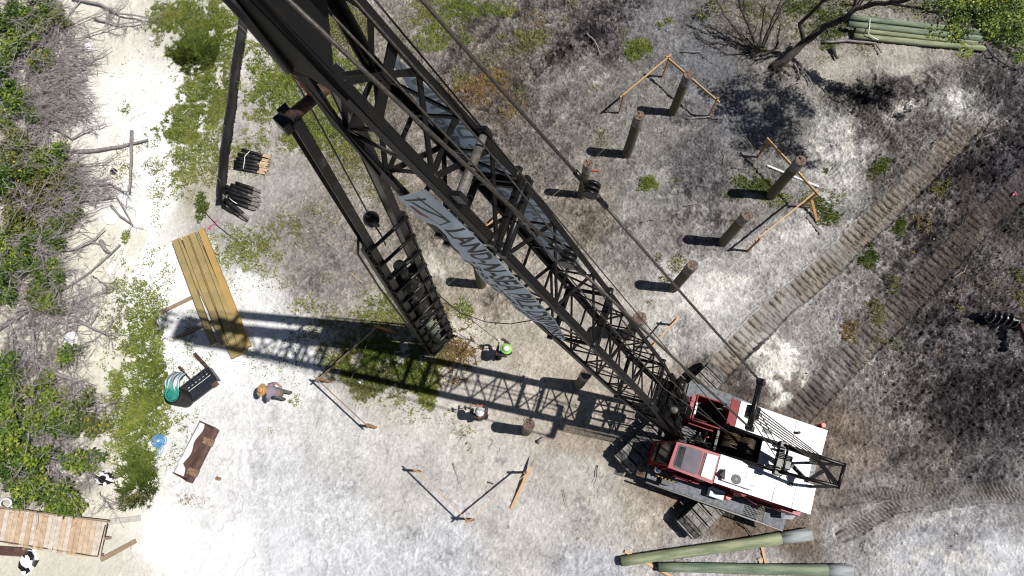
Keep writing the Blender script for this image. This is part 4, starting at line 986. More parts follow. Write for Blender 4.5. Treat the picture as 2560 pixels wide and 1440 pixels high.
for k in range(7): MB().tube([CF(-.35 - .42 * k, .335, 3.18), CF(-.35 - .42 * k, .335, 3.195)], .016, 7).build('roof_bolt', 'stone_grey', hS)
for k in range(5): MB().ball(CF(-1.92, .42 + .18 * k, 3.17), .03, 8, 5, sc=(1, 1, .4)).build('dented_rivet', 'white_sheet', hS)
MB().tube([CF(-2.35, .5, 3.18), CF(-2.35, .5, 3.30)], .05, 12).build('filler_cap', 'black_steel', hS)
MB().tube([CF(-2.3, -1.2, 2.98), CF(-2.3, -1.2, 3.16)], .045, 12).build('exhaust_stub', 'rust', hN)
cprism([(-1.2, -1.0), (-1.2, -.86), (-1.5, -.86), (-1.5, -1.0)], 2.976, 3.0).build('roof_bracket', 'black_steel', hN)
part('centre_roof', cprism([(-1.42, -.72), (-1.42, .29), (-3.12, .25), (-3.12, -.64)], 2.50, 2.55), 'white_sheet')
part('rear_wall', cbox(-3.08, -3.12, -1.5, 1.15, 1.27, 2.48), 'red_paint')
# open red box in front of the far housing, and the small pink-red one before it
ob = part('open_box', cbox(1.0, .96, -1.50, -.60, 1.27, 2.45), 'red_paint')
cbox(.95, -.02, -1.50, -1.46, 1.27, 2.45).build('box_wall', 'red_paint', ob)
cbox(.95, -.02, -.64, -.60, 1.27, 2.35).build('box_wall', 'red_paint', ob)
cbox(.94, .0, -1.45, -.65, 1.30, 1.36).build('box_floor', 'black_steel', ob)
cbox(.99, .93, -1.2, -.8, 2.45, 2.5).build('grey_lid', 'white_paint', ob)
MB().ball(CF(.84, -1.25, 2.3), .06, 8, 6).build('lamp', 'chrome', ob)
fb = part('front_box', cbox(1.42, 1.02, -1.36, -.66, 1.27, 2.30), 'red_paint')
cprism([(1.44, -1.38), (1.44, -.64), (1.30, -.60), (1.30, -1.36)], 2.305, 2.34).build('box_lid', 'faded_red_paint', fb)
cprism([(1.16, -1.42), (1.16, -.62), (1.03, -.62), (1.03, -1.42)], 2.305, 2.40).build('box_rim', 'faded_red_paint', fb)
part('side_guard', cbox(.95, -.28, -.58, -.52, 1.27, 1.9), 'red_paint')
# machinery bay: drums, shafts and frames
for f_, l_, r_, w_ in ((-.55, -.48, .36, .66), (-1.12, -.36, .40, .70)):
    dr = part('winch_drum', MB().tube([CF(f_, l_ - w_ / 2, 1.95), CF(f_, l_ + w_ / 2, 1.95)], r_ * .86, 24), 'drum_rope')
    for e in (-1, 1): MB().tube([CF(f_, l_ + e * w_ / 2, 1.95), CF(f_, l_ + e * (w_ / 2 + .05), 1.95)], r_ * 1.12, 24).build('drum_flange', 'black_steel', dr)
    wr = MB()
    for k in range(13):
        l = l_ - w_ / 2 + (k + .5) * w_ / 13; wr.tube([CF(f_ + r_ * .89 * math.cos(a), l, 1.95 + r_ * .89 * math.sin(a)) for a in np.linspace(0, 6.283, 19)], .022, 5, cap=False)
    wr.build('rope_wraps', 'drum_rope', dr)
part('gear_case', cbox(.2, -1.5, .12, .30, 1.3, 2.2), 'black_steel', bevel=.02)
part('gear_case', cbox(-1.0, -1.36, -.05, .10, 1.5, 2.45), 'black_steel', bevel=.03)
part('cross_shaft', MB().tube([CF(.25, -.6, 1.75), CF(.25, .3, 1.75)], .06, 10), 'black_steel')
part('red_side_frame', cbox(.95, -.05, .26, .32, 1.27, 1.95), 'red_paint')
part('bay_floor_plate', cbox(1.0, .15, -.45, .10, 1.275, 1.34), 'black_steel')
hs = MB()
for k in range(7): hs.tube([CF(1.1 + .04 * k, -.45 + .09 * k, 1.35), CF(.9, -.4 + .1 * k, 1.9 + .05 * math.sin(k)), CF(.5, -.3 + .08 * k, 1.7), CF(.2, -.25 + .05 * k, 1.4)], .022, 6)
part('hose_bundle', hs, 'black_fabric')
for k in range(2): part('swing_motor', MB().tube([CF(1.0, -.25 + .35 * k, 1.28), CF(1.0, -.25 + .35 * k, 1.95)], .15, 14), 'black_steel', bevel=.01)
# cab
cab = part('cab', cbox(1.40, .02, .36, 1.22, 1.27, 3.18), 'red_paint')
cprism([(1.43, .34), (1.50, 1.26), (.02, 1.30), (.0, .32)], 3.185, 3.245).build('cab_roof', 'faded_red_paint', cab)
MB().prism([CF(1.41, .36, 3.15), CF(1.47, 1.22, 3.15), CF(1.84, 1.20, 1.75), CF(1.80, .38, 1.75)], CFW * -.03).build('windscreen_frame', 'red_paint', cab)
MB().prism([CF(1.49, .43, 3.02), CF(1.53, 1.15, 3.02), CF(1.755, 1.13, 2.2), CF(1.715, .45, 2.2)], (0.0, 0.0, .035)).build('windscreen', 'dark_glass', cab)
MB().prism([CF(1.77, .45, 2.10), CF(1.80, 1.13, 2.10), CF(1.865, 1.12, 1.82), CF(1.83, .46, 1.82)], (0.0, 0.0, .03)).build('lower_windscreen', 'dark_glass', cab)
cbox(1.84, 1.38, .38, 1.2, 1.20, 1.76).build('cab_nose', 'red_paint', cab)
def rrect(f0, f1, l0, l1, r, z0, z1, sk=0.03):
    pts = []
    for cx, cy, a0 in ((f0 - r, l0 + r, 0), (f0 - r, l1 - r, 1), (f1 + r, l1 - r, 2), (f1 + r, l0 + r, 3)):
        for q in range(5):
            a = [(-math.pi / 2, 0), (0, math.pi / 2), (math.pi / 2, math.pi), (math.pi, 1.5 * math.pi)][a0]
            t_ = a[0] + (a[1] - a[0]) * q / 4; pts.append((cx + r * math.cos(t_) + sk * (cy - .8), cy + r * math.sin(t_)))
    return cprism(pts, z0, z1)
rrect(1.36, .56, .42, 1.20, .09, 3.246, 3.262).build('skylight_seal', 'fan_black', cab)
rrect(1.335, .58, .445, 1.175, .08, 3.263, 3.272).build('skylight', 'tinted_glass', cab)
cprism([(1.31, .50), (1.33, 1.12), (1.12, 1.15), (1.10, .47)], 3.2725, 3.277).build('dark_sun_band', 'dark_glass', cab)
cprism([(.50, .44), (.53, 1.18), (.46, 1.18), (.43, .44)], 3.246, 3.258).build('roof_slot', 'rusty_brown', cab)
cprism([(.42, .42), (.45, 1.19), (.07, 1.21), (.05, .40)], 3.25, 3.285).build('roof_hatch', 'lilac_panel', cab, bevel=.01)
MB().prism([CF(1.32, 1.225, 2.95), CF(.75, 1.225, 2.95), CF(.75, 1.225, 2.1), CF(1.32, 1.225, 2.1)], CLF * .012).build('side_window', 'dark_glass', cab)
d_ = MB(); d_.bar(CF(.98, 1.42, 2.2), CF(.2, 1.36, 2.3), .03, .04); d_.build('grab_rail', 'faded_red_paint', cab)
cbox(.98, .25, 1.27, 1.34, 1.28, 2.15).build('cab_door', 'red_paint', cab)
MB().ball(CF(1.58, 1.34, 2.1), .12, 14, 8, sc=(1, 1, .8)).build('spot_lamp', 'chrome', cab)
bv_ = MB()
for k in range(5): bv_.tube([CF(1.45 - .13 * k, 1.46, 1.45), CF(1.41 - .13 * k, 1.50, 1.62)], .025, 6)
bv_.tube([CF(1.5, 1.48, 1.5), CF(.85, 1.47, 1.55)], .02, 6); part('valve_fittings', bv_, 'brass')
vb = cbox(1.25, .98, 1.50, 1.70, 1.28, 1.5); vb.add([CF(1.3, 1.7, 1.3)] * 3, []); part('valve_block', vb, 'black_steel', bevel=.01)
for k in range(4): part('hydraulic_hose', MB().tube([CF(1.0 - .1 * k, .28 + .02 * k, 1.9), CF(.55, .05 - .1 * k, 2.05), CF(.1, -.1 + .08 * k, 2.0), CF(-.3, .2, 1.7 + .05 * k)], .02, 6), 'black_fabric')
part('control_rod', MB().tube([CF(.9, -.75, 1.9), CF(-.9, -.70, 2.35)], .02, 6), 'track_steel')
part('control_rod', MB().tube([CF(.9, .2, 1.75), CF(-1.3, .25, 2.3)], .02, 6), 'track_steel')
part('bay_frame', cbox(-.02, -.10, -.72, .28, 2.0, 2.12), 'black_steel')
part('brake_lever', MB().tube([CF(.35, -.2, 1.6), CF(.25, -.25, 2.2)], .025, 6), 'red_tool')
# air conditioner on the near roof
ac = part('air_conditioner', cbox(-.20, -1.22, .78, 1.10, 3.18, 3.36), 'lilac_panel', bevel=.01)
MB().tube([CF(-.63, .93, 3.362), CF(-.63, .93, 3.375)], .155, 24).build('fan_grille', 'fan_black', ac)
MB().tube([CF(-.63, .93, 3.376), CF(-.63, .93, 3.386)], .045, 14).build('fan_hub', 'stone_grey', ac)
cprism([(-.10, .96), (-.22, .74), (-.27, 1.06)], 3.18, 3.42).build('air_scoop', 'shirt_maroon', ac)

def text_tris(txt, size=1.0, bold=0.0, space=1.0):
    """triangulated outline of a line of writing: points and triangles in the plane"""
    cu = bpy.data.curves.new('writing', 'FONT'); cu.body = txt; cu.size = size; cu.offset = bold; cu.space_character = space; cu.resolution_u = 3
    ob = bpy.data.objects.new('writing', cu); col.objects.link(ob)
    dg = bpy.context.evaluated_depsgraph_get(); me = ob.evaluated_get(dg).to_mesh(); me.calc_loop_triangles()
    v = np.array([[q.co.x, q.co.y] for q in me.vertices]); t = np.array([list(l.vertices) for l in me.loop_triangles])
    ob.evaluated_get(dg).to_mesh_clear(); bpy.data.objects.remove(ob); bpy.data.curves.remove(cu)
    return v, t
v_, t_ = text_tris('G7', .11)
o = link_mesh('roof_number', [tuple(CF(-1.10 - .0 - p[1] * 0 - p[0] * .8, 1.00 - p[1], 3.3625)) for p in v_], [tuple(a) for a in t_], 'fan_black', ac)
# rear counterweight
cw = part('counterweight', cprism([(-3.13, -1.1), (-3.13, 1.15), (-3.30, 1.0), (-3.36, .2), (-3.36, -.6), (-3.28, -1.1)], 1.15, 2.35), 'grey_sleeve')
MB().prism([CF(-2.9, 1.30, 1.9), CF(-3.25, 1.22, 1.9), CF(-3.2, 1.42, 1.7), CF(-2.85, 1.50, 1.7)], (0, 0, .03)).build('white_flap', 'white_sheet', cw)

# gantry
gan = part('gantry', MB().tube([CF(.74, -.87, 1.7), CF(-1.62, -.51, 3.9)], .055, 10), 'black_steel')
MB().tube([CF(.89, .12, 1.7), CF(-1.63, .34, 3.9)], .055, 10).build('front_leg', 'black_steel', gan)
MB().tube([CF(-1.62, -.51, 3.9), CF(-3.18, -.36, 4.8)], .06, 10).build('upper_leg', 'black_steel', gan)
MB().tube([CF(-1.63, .34, 3.9), CF(-3.12, .31, 4.8)], .06, 10).build('upper_leg', 'black_steel', gan)
for l in (-.36, .31):
    MB().bar(CF(-3.15, l, 4.8), CF(-2.95, l * 1.2, 2.5), .09, .09).build('rear_leg', 'black_steel', gan)
MB().tube([CF(-3.19, -.42, 4.8), CF(-3.13, .38, 4.8)], .055, 10).build('peak_bar', 'black_steel', gan)
MB().box(CF(-1.62, -.08, 3.85), CFW * .2, CLF * 1.08, (0, 0, .22)).build('sheave_block', 'black_steel', gan, bevel=.02)
MB().tube([CF(-1.76, -.55, 4.0), CF(-1.76, .40, 4.0)], .04, 8).build('block_bar', 'black_steel', gan)
MB().box(CF(-1.85, -.05, 3.6), CFW * .42, CLF * .45, (0, 0, .35)).build('block_housing', 'black_steel', gan, bevel=.03)
for l in (-.42, -.30, .22, .30): MB().tube([CF(-1.5, l, 3.9), CF(-1.5, l + .03, 3.9)], .2, 16).build('block_sheave', 'black_steel', gan)
x = MB(); x.bar(CF(-2.5, -.42, 4.4), CF(-3.0, .3, 4.65), .03, .03); x.bar(CF(-2.5, .33, 4.4), CF(-3.0, -.35, 4.65), .03, .03); x.build('cross_brace', 'black_steel', gan)
MB().bar(CF(-2.45, -.36, 4.45), CF(-3.12, .28, 4.8), .14, .04).build('diagonal_strut', 'boom_steel', gan)
MB().bar(CF(-1.9, -.3, 3.2), CF(-2.9, .18, 3.0), .12, .06).build('lower_strut', 'black_steel', gan)
MB().bar(CF(-2.9, -.1, 4.0), CF(-2.9, .34, 2.6), .08, .06).build('lower_strut', 'black_steel', gan)
for k in range(6): MB().tube([CF(-2.46, -.46 + .05 * k, 4.45), CF(-2.46, -.44 + .05 * k, 4.45)], .17, 16).build('peak_sheave', 'rust' if k == 3 else 'black_steel', gan)

# ------------------------------------------------ boom
BC = Vector((4.79, 2.47, 3.89)); EL = R(64.9)
BD = Vector((math.cos(EL) * CFW.x, math.cos(EL) * CFW.y, math.sin(EL))); BU = BD.cross(CLF)
T0, T1, T2, T3, T4 = -2.35, 2.81, 8.08, 12.83, 19.6
def BP(t, a, b, da=0.0, db=0.0):
    """a: 1 the cab's side, -1 the other; b: 1 top face, -1 under face"""
    wl, wr, top, bot = .59, .59, .525, .525
    if t > T3: k = min(t, 17.2) - T3; wr -= .31 * k / 4.0; bot -= .085 * (t - T3) + .12 * max(0.0, min(t, 17.8) - 16.0) ** 2
    if t < T1: k = (T1 - t) / (T1 - T0); top = .525 - .36 * k; bot = .525 - .50 * k
    la = (wl * a if a > 0 else wr * a); ub = (top * b if b > 0 else bot * b)
    return BC + BD * t + CLF * (la + da) + BU * (ub + db)
boom = part('boom', MB().tube([BP(T0, 1.15, 0), BP(T0, -1.15, 0)], .07, 12), 'boom_steel')
CH = [T0, T1, T2, T3 + .25, T4]
for a in (1, -1):
    for b in (1, -1):
        m = MB()
        for i in range(len(CH) - 1):
            w = .125 if i != 3 else .14
            nseg = 4 if CH[i] >= T3 or CH[i] < T1 else 1
            for q in range(nseg):
                p, q2 = BP(CH[i] + (CH[i + 1] - CH[i]) * q / nseg, a, b), BP(CH[i] + (CH[i + 1] - CH[i]) * (q + 1) / nseg, a, b)
                # an angle section: one flange on the top or under face, one on the side face
                m.bar(p, q2, w, .022, up=BU); 
                off = CLF * (a * w / 2); m.bar(p + off - BU * b * w * .5, q2 + off - BU * b * w * .5, .022, w, up=BU)
        m.build('chord', 'boom_steel', boom)
def lace(name, ts, face, w, t_=.03):
    m = MB()
    for i in range(len(ts) - 1):
        s, e = ts[i], ts[i + 1]; fl = (i % 2 == 0)
        if face in ('top', 'under'):
            b = 1 if face == 'top' else -1; off = BU * (-.03 * b)
            p, q = BP(s, 1 if fl else -1, b) + off, BP(e, -1 if fl else 1, b) + off
            m.bar(p, q, w, t_, up=BU)
            if face == 'under' or i % 2 == 0: m.bar(BP(s, 1, b) + off * 1.9, BP(s, -1, b) + off * 1.9, w * .85, t_, up=BU)
        else:
            a = 1 if face == 'near' else -1; off = CLF * (-.03 * a)
            p, q = BP(s, a, 1 if fl else -1) + off, BP(e, a, -1 if fl else 1) + off
            m.bar(p, q, w * .8, t_, up=CLF)
            m.bar(BP(s, a, 1) + off * 1.9, BP(s, a, -1) + off * 1.9, w * .7, t_, up=CLF)
    m.build(name, 'boom_steel', boom)
secs = [(T0 + 1.2, T1, 4, .055), (T1 + .12, T2 - .1, 5, .06), (T2 + .1, T3 - .1, 4, .07), (T3 + .3, 17.1, 4, .085)]
for s, e, n_, w in secs:
    ts = [s + (e - s) * i / n_ for i in range(n_ + 1)]
    for face in ('top', 'under', 'near', 'far'): lace('lacing', ts, face, w)
for t in (T1, T2, T3, T3 + .32):
    for b in (1, -1):
        MB().bar(BP(t, 1.05, b), BP(t, -1.05, b), .10 if t != T2 else .13, .09, up=BU).build('cross_beam', 'boom_steel', boom)
    for a in (1, -1): MB().bar(BP(t, a, 1), BP(t, a, -1), .07, .07, up=CLF).build('joint_strut', 'boom_steel', boom)
    for a in (1, -1):
        for b in (1, -1):
            MB().tube([BP(t + .16, a, b, .12 * a), BP(t + .16, a, b, -.08 * a)], .065, 10).build('joint_pin', 'black_steel', boom)
MB().tube([BP(T3 + .16, 1.25, 1, 0, .08), BP(T3 + .16, -1.1, 1, 0, .08)], .055, 12).build('guide_roller', 'black_steel', boom)
MB().tube([BP(14.62, 1.02, 1, 0, .12), BP(14.62, .3, 1, 0, .12), BP(14.62, -.98, 1, 0, .12)], [.075, .075, .055], 14).build('guide_roller', 'track_steel', boom)
for a in (1, -1): MB().box(BP(14.62, a, 1, 0, .1), BD * .22, CLF * .08, BU * .2).build('roller_bracket', 'black_steel', boom)
# plates at the boom foot
for a in (1, -1): MB().prism([BP(T0 - .1, a, .9), BP(.7, a, 1.0), BP(.9, a, -1.0), BP(T0 - .1, a, -.9)], CLF * (.04 * a)).build('foot_plate', 'boom_steel', boom)
MB().prism([BP(1.0, .9, 1, 0, .02), BP(1.0, -.9, 1, 0, .02), BP(.35, -.9, 1, 0, .02), BP(.35, .9, 1, 0, .02)], BU * .05).build('foot_cross_plate', 'boom_steel', boom)
MB().box(BP(-.5, -.1, 1, 0, .28), BD * .75, CLF * .34, BU * .35).build('fairlead_box', 'black_steel', boom, bevel=.02)
for k in range(4): MB().bar(BP(-1.9 + .12 * k, .8 - .45 * k, 1, 0, .1), BP(.9, .85 - .5 * k, 1, 0, .14), .06, .05, up=BU).build('guide_bar', 'boom_steel', boom)
MB().tube([BP(1.2, -.6, 1, 0, .3), BP(1.2, -1.05, 1, 0, .3)], .14, 14).build('foot_sheave', 'black_steel', boom)
MB().ball(BP(1.0, .45, 1, 0, .25), .13, 10, 7, jit=.1).build('foot_lamp', 'track_steel', boom)
for k in range(3): MB().tube([BP(-.9 + .35 * k, -.9, 1, 0, .2), BP(-.9 + .35 * k, .9, 1, 0, .2)], .05, 8).build('foot_shaft', 'black_steel', boom)
# head
def hp(t, a, b, **k): return BP(t, a, b, **k)
MB().prism([hp(17.25, 1, 1, db=.02), hp(17.75, .0, 1, db=.02), hp(18.1, -.1, 1, db=.02), hp(19.9, -.1, 1, db=.02), hp(19.9, 1, 1, db=.02)], BU * -.03).build('head_plate', 'boom_steel', boom)
MB().prism([hp(18.9, -1, 1, db=.02), hp(18.9, -.101, 1, db=.02), hp(19.9, -.101, 1, db=.02), hp(19.9, -1, 1, db=.02)], BU * -.03).build('head_plate', 'boom_steel', boom)
MB().bar(hp(18.9, -.2, 1, db=-.03), hp(17.4, -.95, 1, db=-.03), .07, .03, up=BU).build('head_strut', 'boom_steel', boom)
for a in (1, -1):
    pts = [hp(16.9, a, .95, da=.07 * a), hp(17.3, a, .55, da=.07 * a), hp(17.5, a, .0, da=.07 * a), hp(17.5, a, -.6, da=.07 * a), hp(17.35, a, -.95, da=.07 * a), hp(19.9, a, -.6, da=.07 * a), hp(20.1, a, .95, da=.07 * a)]
    MB().prism(pts, CLF * (.03 * a)).build('head_side_plate', 'boom_steel', boom)
MB().box(hp(18.0, .1, 1, db=.16), BD * .30, CLF * .24, BU * .28).build('head_lamp', 'black_steel', boom, bevel=.02)
MB().ball(hp(17.95, .1, 1, db=.32), .10, 10, 7).build('head_lamp_glass', 'chrome', boom)
MB().prism([hp(16.3, 1, 1, db=-.02), hp(16.55, -1, 1, db=-.02), hp(16.72, -1, 1, db=-.02), hp(16.47, 1, 1, db=-.02)], BU * -.03).build('head_cross_plate', 'boom_steel', boom)
for l in (-.25, .05, .3):
    c = hp(20.1, 0, 0, da=l); MB().tube([c - CLF * .035, c + CLF * .035], .36, 22).build('tip_sheave', 'black_steel', boom)
MB().tube([hp(20.1, 1.1, 0), hp(20.1, -1.1, 0)], .07, 12).build('tip_shaft', 'black_steel', boom)
MB().tube([hp(17.45, 1, -1.0, da=.12), hp(18.6, 1, -1.0, da=.12)], .055, 12).build('head_ram', 'black_steel', boom)
c = hp(18.75, 1, -1.05, da=.14); MB().tube([c + BD * .15 * math.cos(a) + CLF * .13 * math.sin(a) for a in np.linspace(0, 6.283, 20)], .045, 8, cap=False).build('head_ring', 'black_steel', boom)
MB().bar(hp(15.2, 1.0, -1, da=.08), hp(17.4, 1, -1.0, da=.05), .06, .05).build('lower_link', 'boom_steel', boom)

# bridle and pendants
bR = CF(.0, 0, 0); R_end = Vector((6.08, 2.38, 9.23)); L_end = R_end + CLF * 1.17
br = part('bridle', MB().tube([R_end - CLF * .06, L_end + CLF * .06], .055, 12), 'black_steel')
ofs = (Vector((6.9, 1.6, 4.7)) - R_end).normalized() * .16
MB().bar(R_end + ofs, L_end + ofs, .14, .05).build('bridle_plate', 'boom_steel', br)
MB().tube([R_end + CLF * .55 + ofs * 2.0, R_end + CLF * .85 + ofs * 2.0], .17, 20).build('bridle_sheave', 'black_steel', br)
for p in (R_end, L_end):
    MB().box(p, BD * .24, CLF * .14, BU * .2).build('clevis', 'black_steel', br, bevel=.02)
for e in (R_end, L_end):
    s = 1 if e is L_end else -1
    tip = BP(19.6, 0, 1, da=.57 * s, db=.1)
    node = e.lerp(tip, .58); sag = Vector((0, 0, -.04))
    for i, (p, q) in enumerate(((e, node), (node, tip))):
        part('pendant', MB().tube([p, p.lerp(q, .5) + sag, q], .026, 8), 'wire_rope')
    dd = (tip - e).normalized()
    lk = part('pendant_link', MB().tube([node - dd * .5, node - dd * .12], .045, 10), 'black_steel')
    MB().tube([node + dd * .12, node + dd * .5], .045, 10).build('link_socket', 'black_steel', lk)
    for k in range(3): MB().tube([node - CLF * .11 + CLF * .08 * k, node - CLF * .06 + CLF * .08 * k], .12, 16).build('link_plate', 'black_steel', lk)
pk = [CF(-2.46, -.46 + .05 * k, 4.6) for k in range(6)]
for k in range(6):
    part('luffing_rope', MB().tube([R_end + CLF * (.5 + .07 * k) + ofs * 2.2, pk[k]], .019, 6), 'wire_rope')
for k in range(3):
    part('luffing_rope', MB().tube([R_end + CLF * (.45 + .2 * k) + ofs * 2, CF(-1.55, -.3 + .15 * k, 3.95)], .015, 6), 'wire_rope')
for k, l in enumerate((-.22, .12)):
    a = BP(20.3, 0, 0, da=l, db=.34); g1 = BP(14.62, 0, 1, da=l, db=.22); g2 = BP(3.0, 0, 1, da=l, db=.24); e = CF(-.55 - .5 * k, -.4, 2.32)
    part('hoist_rope', MB().tube([a, g1, g2, e], .016, 6), 'wire_rope')
part('hoist_rope', MB().tube([BP(20.3, 0, 0, da=-.5, db=.3), CF(-.5, -.75, 2.3)], .014, 6), 'wire_rope')
part('boom_stop', MB().tube([CF(1.0, -1.15, 1.9), BP(1.9, -1, 1, db=.1)], .045, 10), 'black_steel')
part('boom_stop', MB().tube([CF(.95, .05, 1.9), BP(1.9, 1, 1, db=.1)], .045, 10), 'black_steel')

# things standing on the walkway
c = CF(-.62, 1.42, 0)
t = empty('cooler_box', (c.x, c.y, 1.27), 'pale blue cooler box standing on the crane walkway behind the cab', 'cooler')
cbox(-.38, -.86, 1.26, 1.56, 1.28, 1.62).build('box', 'cooler_blue', t, bevel=.02)
cbox(-.37, -.87, 1.25, 1.57, 1.625, 1.68).build('lid', 'cooler_blue', t, bevel=.015)
MB().tube([CF(-.36, 1.33, 1.69), CF(-.6, 1.40, 1.70), CF(-.88, 1.36, 1.69)], .012, 5).build('strap', 'fan_black', t)
c = CF(-1.03, 1.36, 0)
t = empty('water_jug', (c.x, c.y, 1.27), 'red drinking water jug wedged beside the pale blue cooler box', 'jug')
MB().tube([CF(-1.03, 1.38, 1.28), CF(-1.03, 1.38, 1.58)], .11, 16).build('barrel', 'orange_paint', t)
MB().tube([CF(-1.03, 1.38, 1.585), CF(-1.03, 1.38, 1.64)], .10, 16).build('lid', 'red_plastic', t)

# ------------------------------------------------ banners tied to the boom
def banner(name, side, edge_hi, edge_lo, t_hi, t_lo, lines, label, faded):
    """a cloth sheet along the lattice; writing runs down the boom, read from outside"""
    NU_, NV_ = 620, 74
    U = np.linspace(0, 1, NU_); Vv = np.linspace(0, 1, NV_); ug, vg = np.meshgrid(U, Vv, indexing='ij')
    hi = np.interp(ug, [e[0] for e in edge_hi], [e[1] for e in edge_hi]); lo = np.interp(ug, [e[0] for e in edge_lo], [e[1] for e in edge_lo])
    th = t_hi + (t_lo - t_hi) * ug; th = th - .25 * (1 - vg) * (1 - ug)
    b = lo + (hi - lo) * vg
    rip = .03 * np.sin(ug * 26 + vg * 3) * (1 - vg) + .015 * np.sin(ug * 53 + vg * 5 + 1) * (1 - vg) + .05 * np.sin(vg * 3.1)
    # outward offset and height on the boom's own section
    wside = np.where(th > T3, .59 - (.31 * (np.minimum(th, 17.2) - T3) / 4.0 if side < 0 else 0.0), .59)
    half = np.where(b > 0, .525, .525 - np.where(th > T3, .075 * (th - T3), 0))
    base = np.array(BC)[None, None, :] + th[..., None] * np.array(BD) + ((wside + .10 + rip) * side)[..., None] * np.array(CLF) + (b * half)[..., None] * np.array(BU)
    ink = np.zeros((NU_ - 1, NV_ - 1), dtype=np.int32)
    uc = (ug[:-1, :-1] + ug[1:, 1:]) / 2; vc = (vg[:-1, :-1] + vg[1:, 1:]) / 2
    if side < 0: uc_t = 1 - uc
    else: uc_t = uc
    for (txt, u0, u1, v0, v1, mi, bold) in lines:
        v_, t_ = text_tris(txt, 1.0, bold)
        mn = v_.min(0); mx_ = v_.max(0); v_ = (v_ - mn) / (mx_ - mn); v_[:, 0] = u0 + v_[:, 0] * (u1 - u0); v_[:, 1] = v0 + v_[:, 1] * (v1 - v0)
        for a, b_, c_ in t_:
            A, B_, C_ = v_[a], v_[b_], v_[c_]
            us = uc_t[:, 0]; vs = vc[0, :]
            i0, i1 = np.where((us >= min(A[0], B_[0], C_[0])) & (us <= max(A[0], B_[0], C_[0])))[0], np.where((vs >= min(A[1], B_[1], C_[1])) & (vs <= max(A[1], B_[1], C_[1])))[0]
            if not len(i0) or not len(i1): continue
            X, Y = np.meshgrid(us[i0], vs[i1], indexing='ij')
            s1 = (B_[0] - A[0]) * (Y - A[1]) - (B_[1] - A[1]) * (X - A[0]); s2 = (C_[0] - B_[0]) * (Y - B_[1]) - (C_[1] - B_[1]) * (X - B_[0]); s3 = (A[0] - C_[0]) * (Y - C_[1]) - (A[1] - C_[1]) * (X - C_[0])
            ins = ((s1 >= 0) & (s2 >= 0) & (s3 >= 0)) | ((s1 <= 0) & (s2 <= 0) & (s3 <= 0))
            sub = ink[np.ix_(i0, i1)]; sub[ins] = mi; ink[np.ix_(i0, i1)] = sub
    def seg(x0, y0, x1, y1, w, mi):   # little drawing of a crane beside the writing
        d2 = np.array([x1 - x0, (y1 - y0) / 9.0]); L2 = d2 @ d2
        px_, py_ = uc_t - x0, (vc - y0) / 9.0
        k = np.clip((px_ * d2[0] + py_ * d2[1]) / L2, 0, 1); dist = np.hypot(px_ - k * d2[0], py_ - k * d2[1]); ink[dist < w] = mi
    seg(.035, .45, .135, .80, .0035, 1); seg(.03, .38, .135, .80, .0026, 1); seg(.02, .70, .135, .80, .0024, 1); seg(.135, .80, .152, .40, .002, 1); seg(.152, .40, .10, .36, .002, 1); seg(.02, .30, .03, .80, .004, 1)
    for k in range(9): seg(.037 + .011 * k, .40 + .044 * k, .041 + .011 * k, .48 + .039 * k, .0012, 1)
    seg(.055, .25, .105, .36, .0065, 2); seg(.05, .17, .095, .25, .0028, 1)
    Vt = np.concatenate([base.reshape(-1, 3), (base - (np.array(CLF) * side * .008)).reshape(-1, 3)])
    ii = np.arange(NU_ * NV_).reshape(NU_, NV_); q = np.stack([ii[:-1, :-1], ii[1:, :-1], ii[1:, 1:], ii[:-1, 1:]], -1).reshape(-1, 4)
    q2 = q[:, ::-1] + NU_ * NV_
    ring = np.concatenate([ii[:, 0], ii[-1, 1:], ii[-2::-1, -1], ii[0, -2:0:-1]]); r2 = np.roll(ring, -1)
    q3 = np.stack([ring, r2, r2 + NU_ * NV_, ring + NU_ * NV_], -1)
    back = np.where(ink == 0, 0, 3)
    mi = np.concatenate([ink.reshape(-1), back.reshape(-1), np.zeros(len(q3), dtype=np.int32)])
    o = link_mesh(name, Vt, np.concatenate([q, q2, q3]), ['banner_cloth', 'banner_ink', 'banner_red', 'banner_ink_through'], smooth=True, midx=mi)
    return tag(o, label, 'banner')
LN = [('LAND-N-SEA', .17, .555, .38, .97, 1, .026), ('PILE DRIVING', .58, .985, .36, .97, 1, .026), ('239-325-6489', .36, .82, .03, .32, 1, .022)]
banner('boom_banner', 1, [(0, .62), (.2, .70), (.55, .62), (.8, .45), (1, -.05)], [(0, -1.0), (.13, -.98), (.22, -.62), (.30, -.66), (.38, -1.0), (.75, -1.0), (.9, -.7), (1, -.30)], 14.95, 8.5, LN,
       'pale blue banner with black writing along the lower left side of the boom', False)
banner('boom_banner', -1, [(0, .35), (.2, .70), (.8, .70), (1, .2)], [(0, .0), (.15, -.7), (.5, -.95), (.8, -.95), (1, -.6)], 16.3, 8.9, LN,
       'pale blue banner seen from behind through the lattice on the right side of the boom', True)

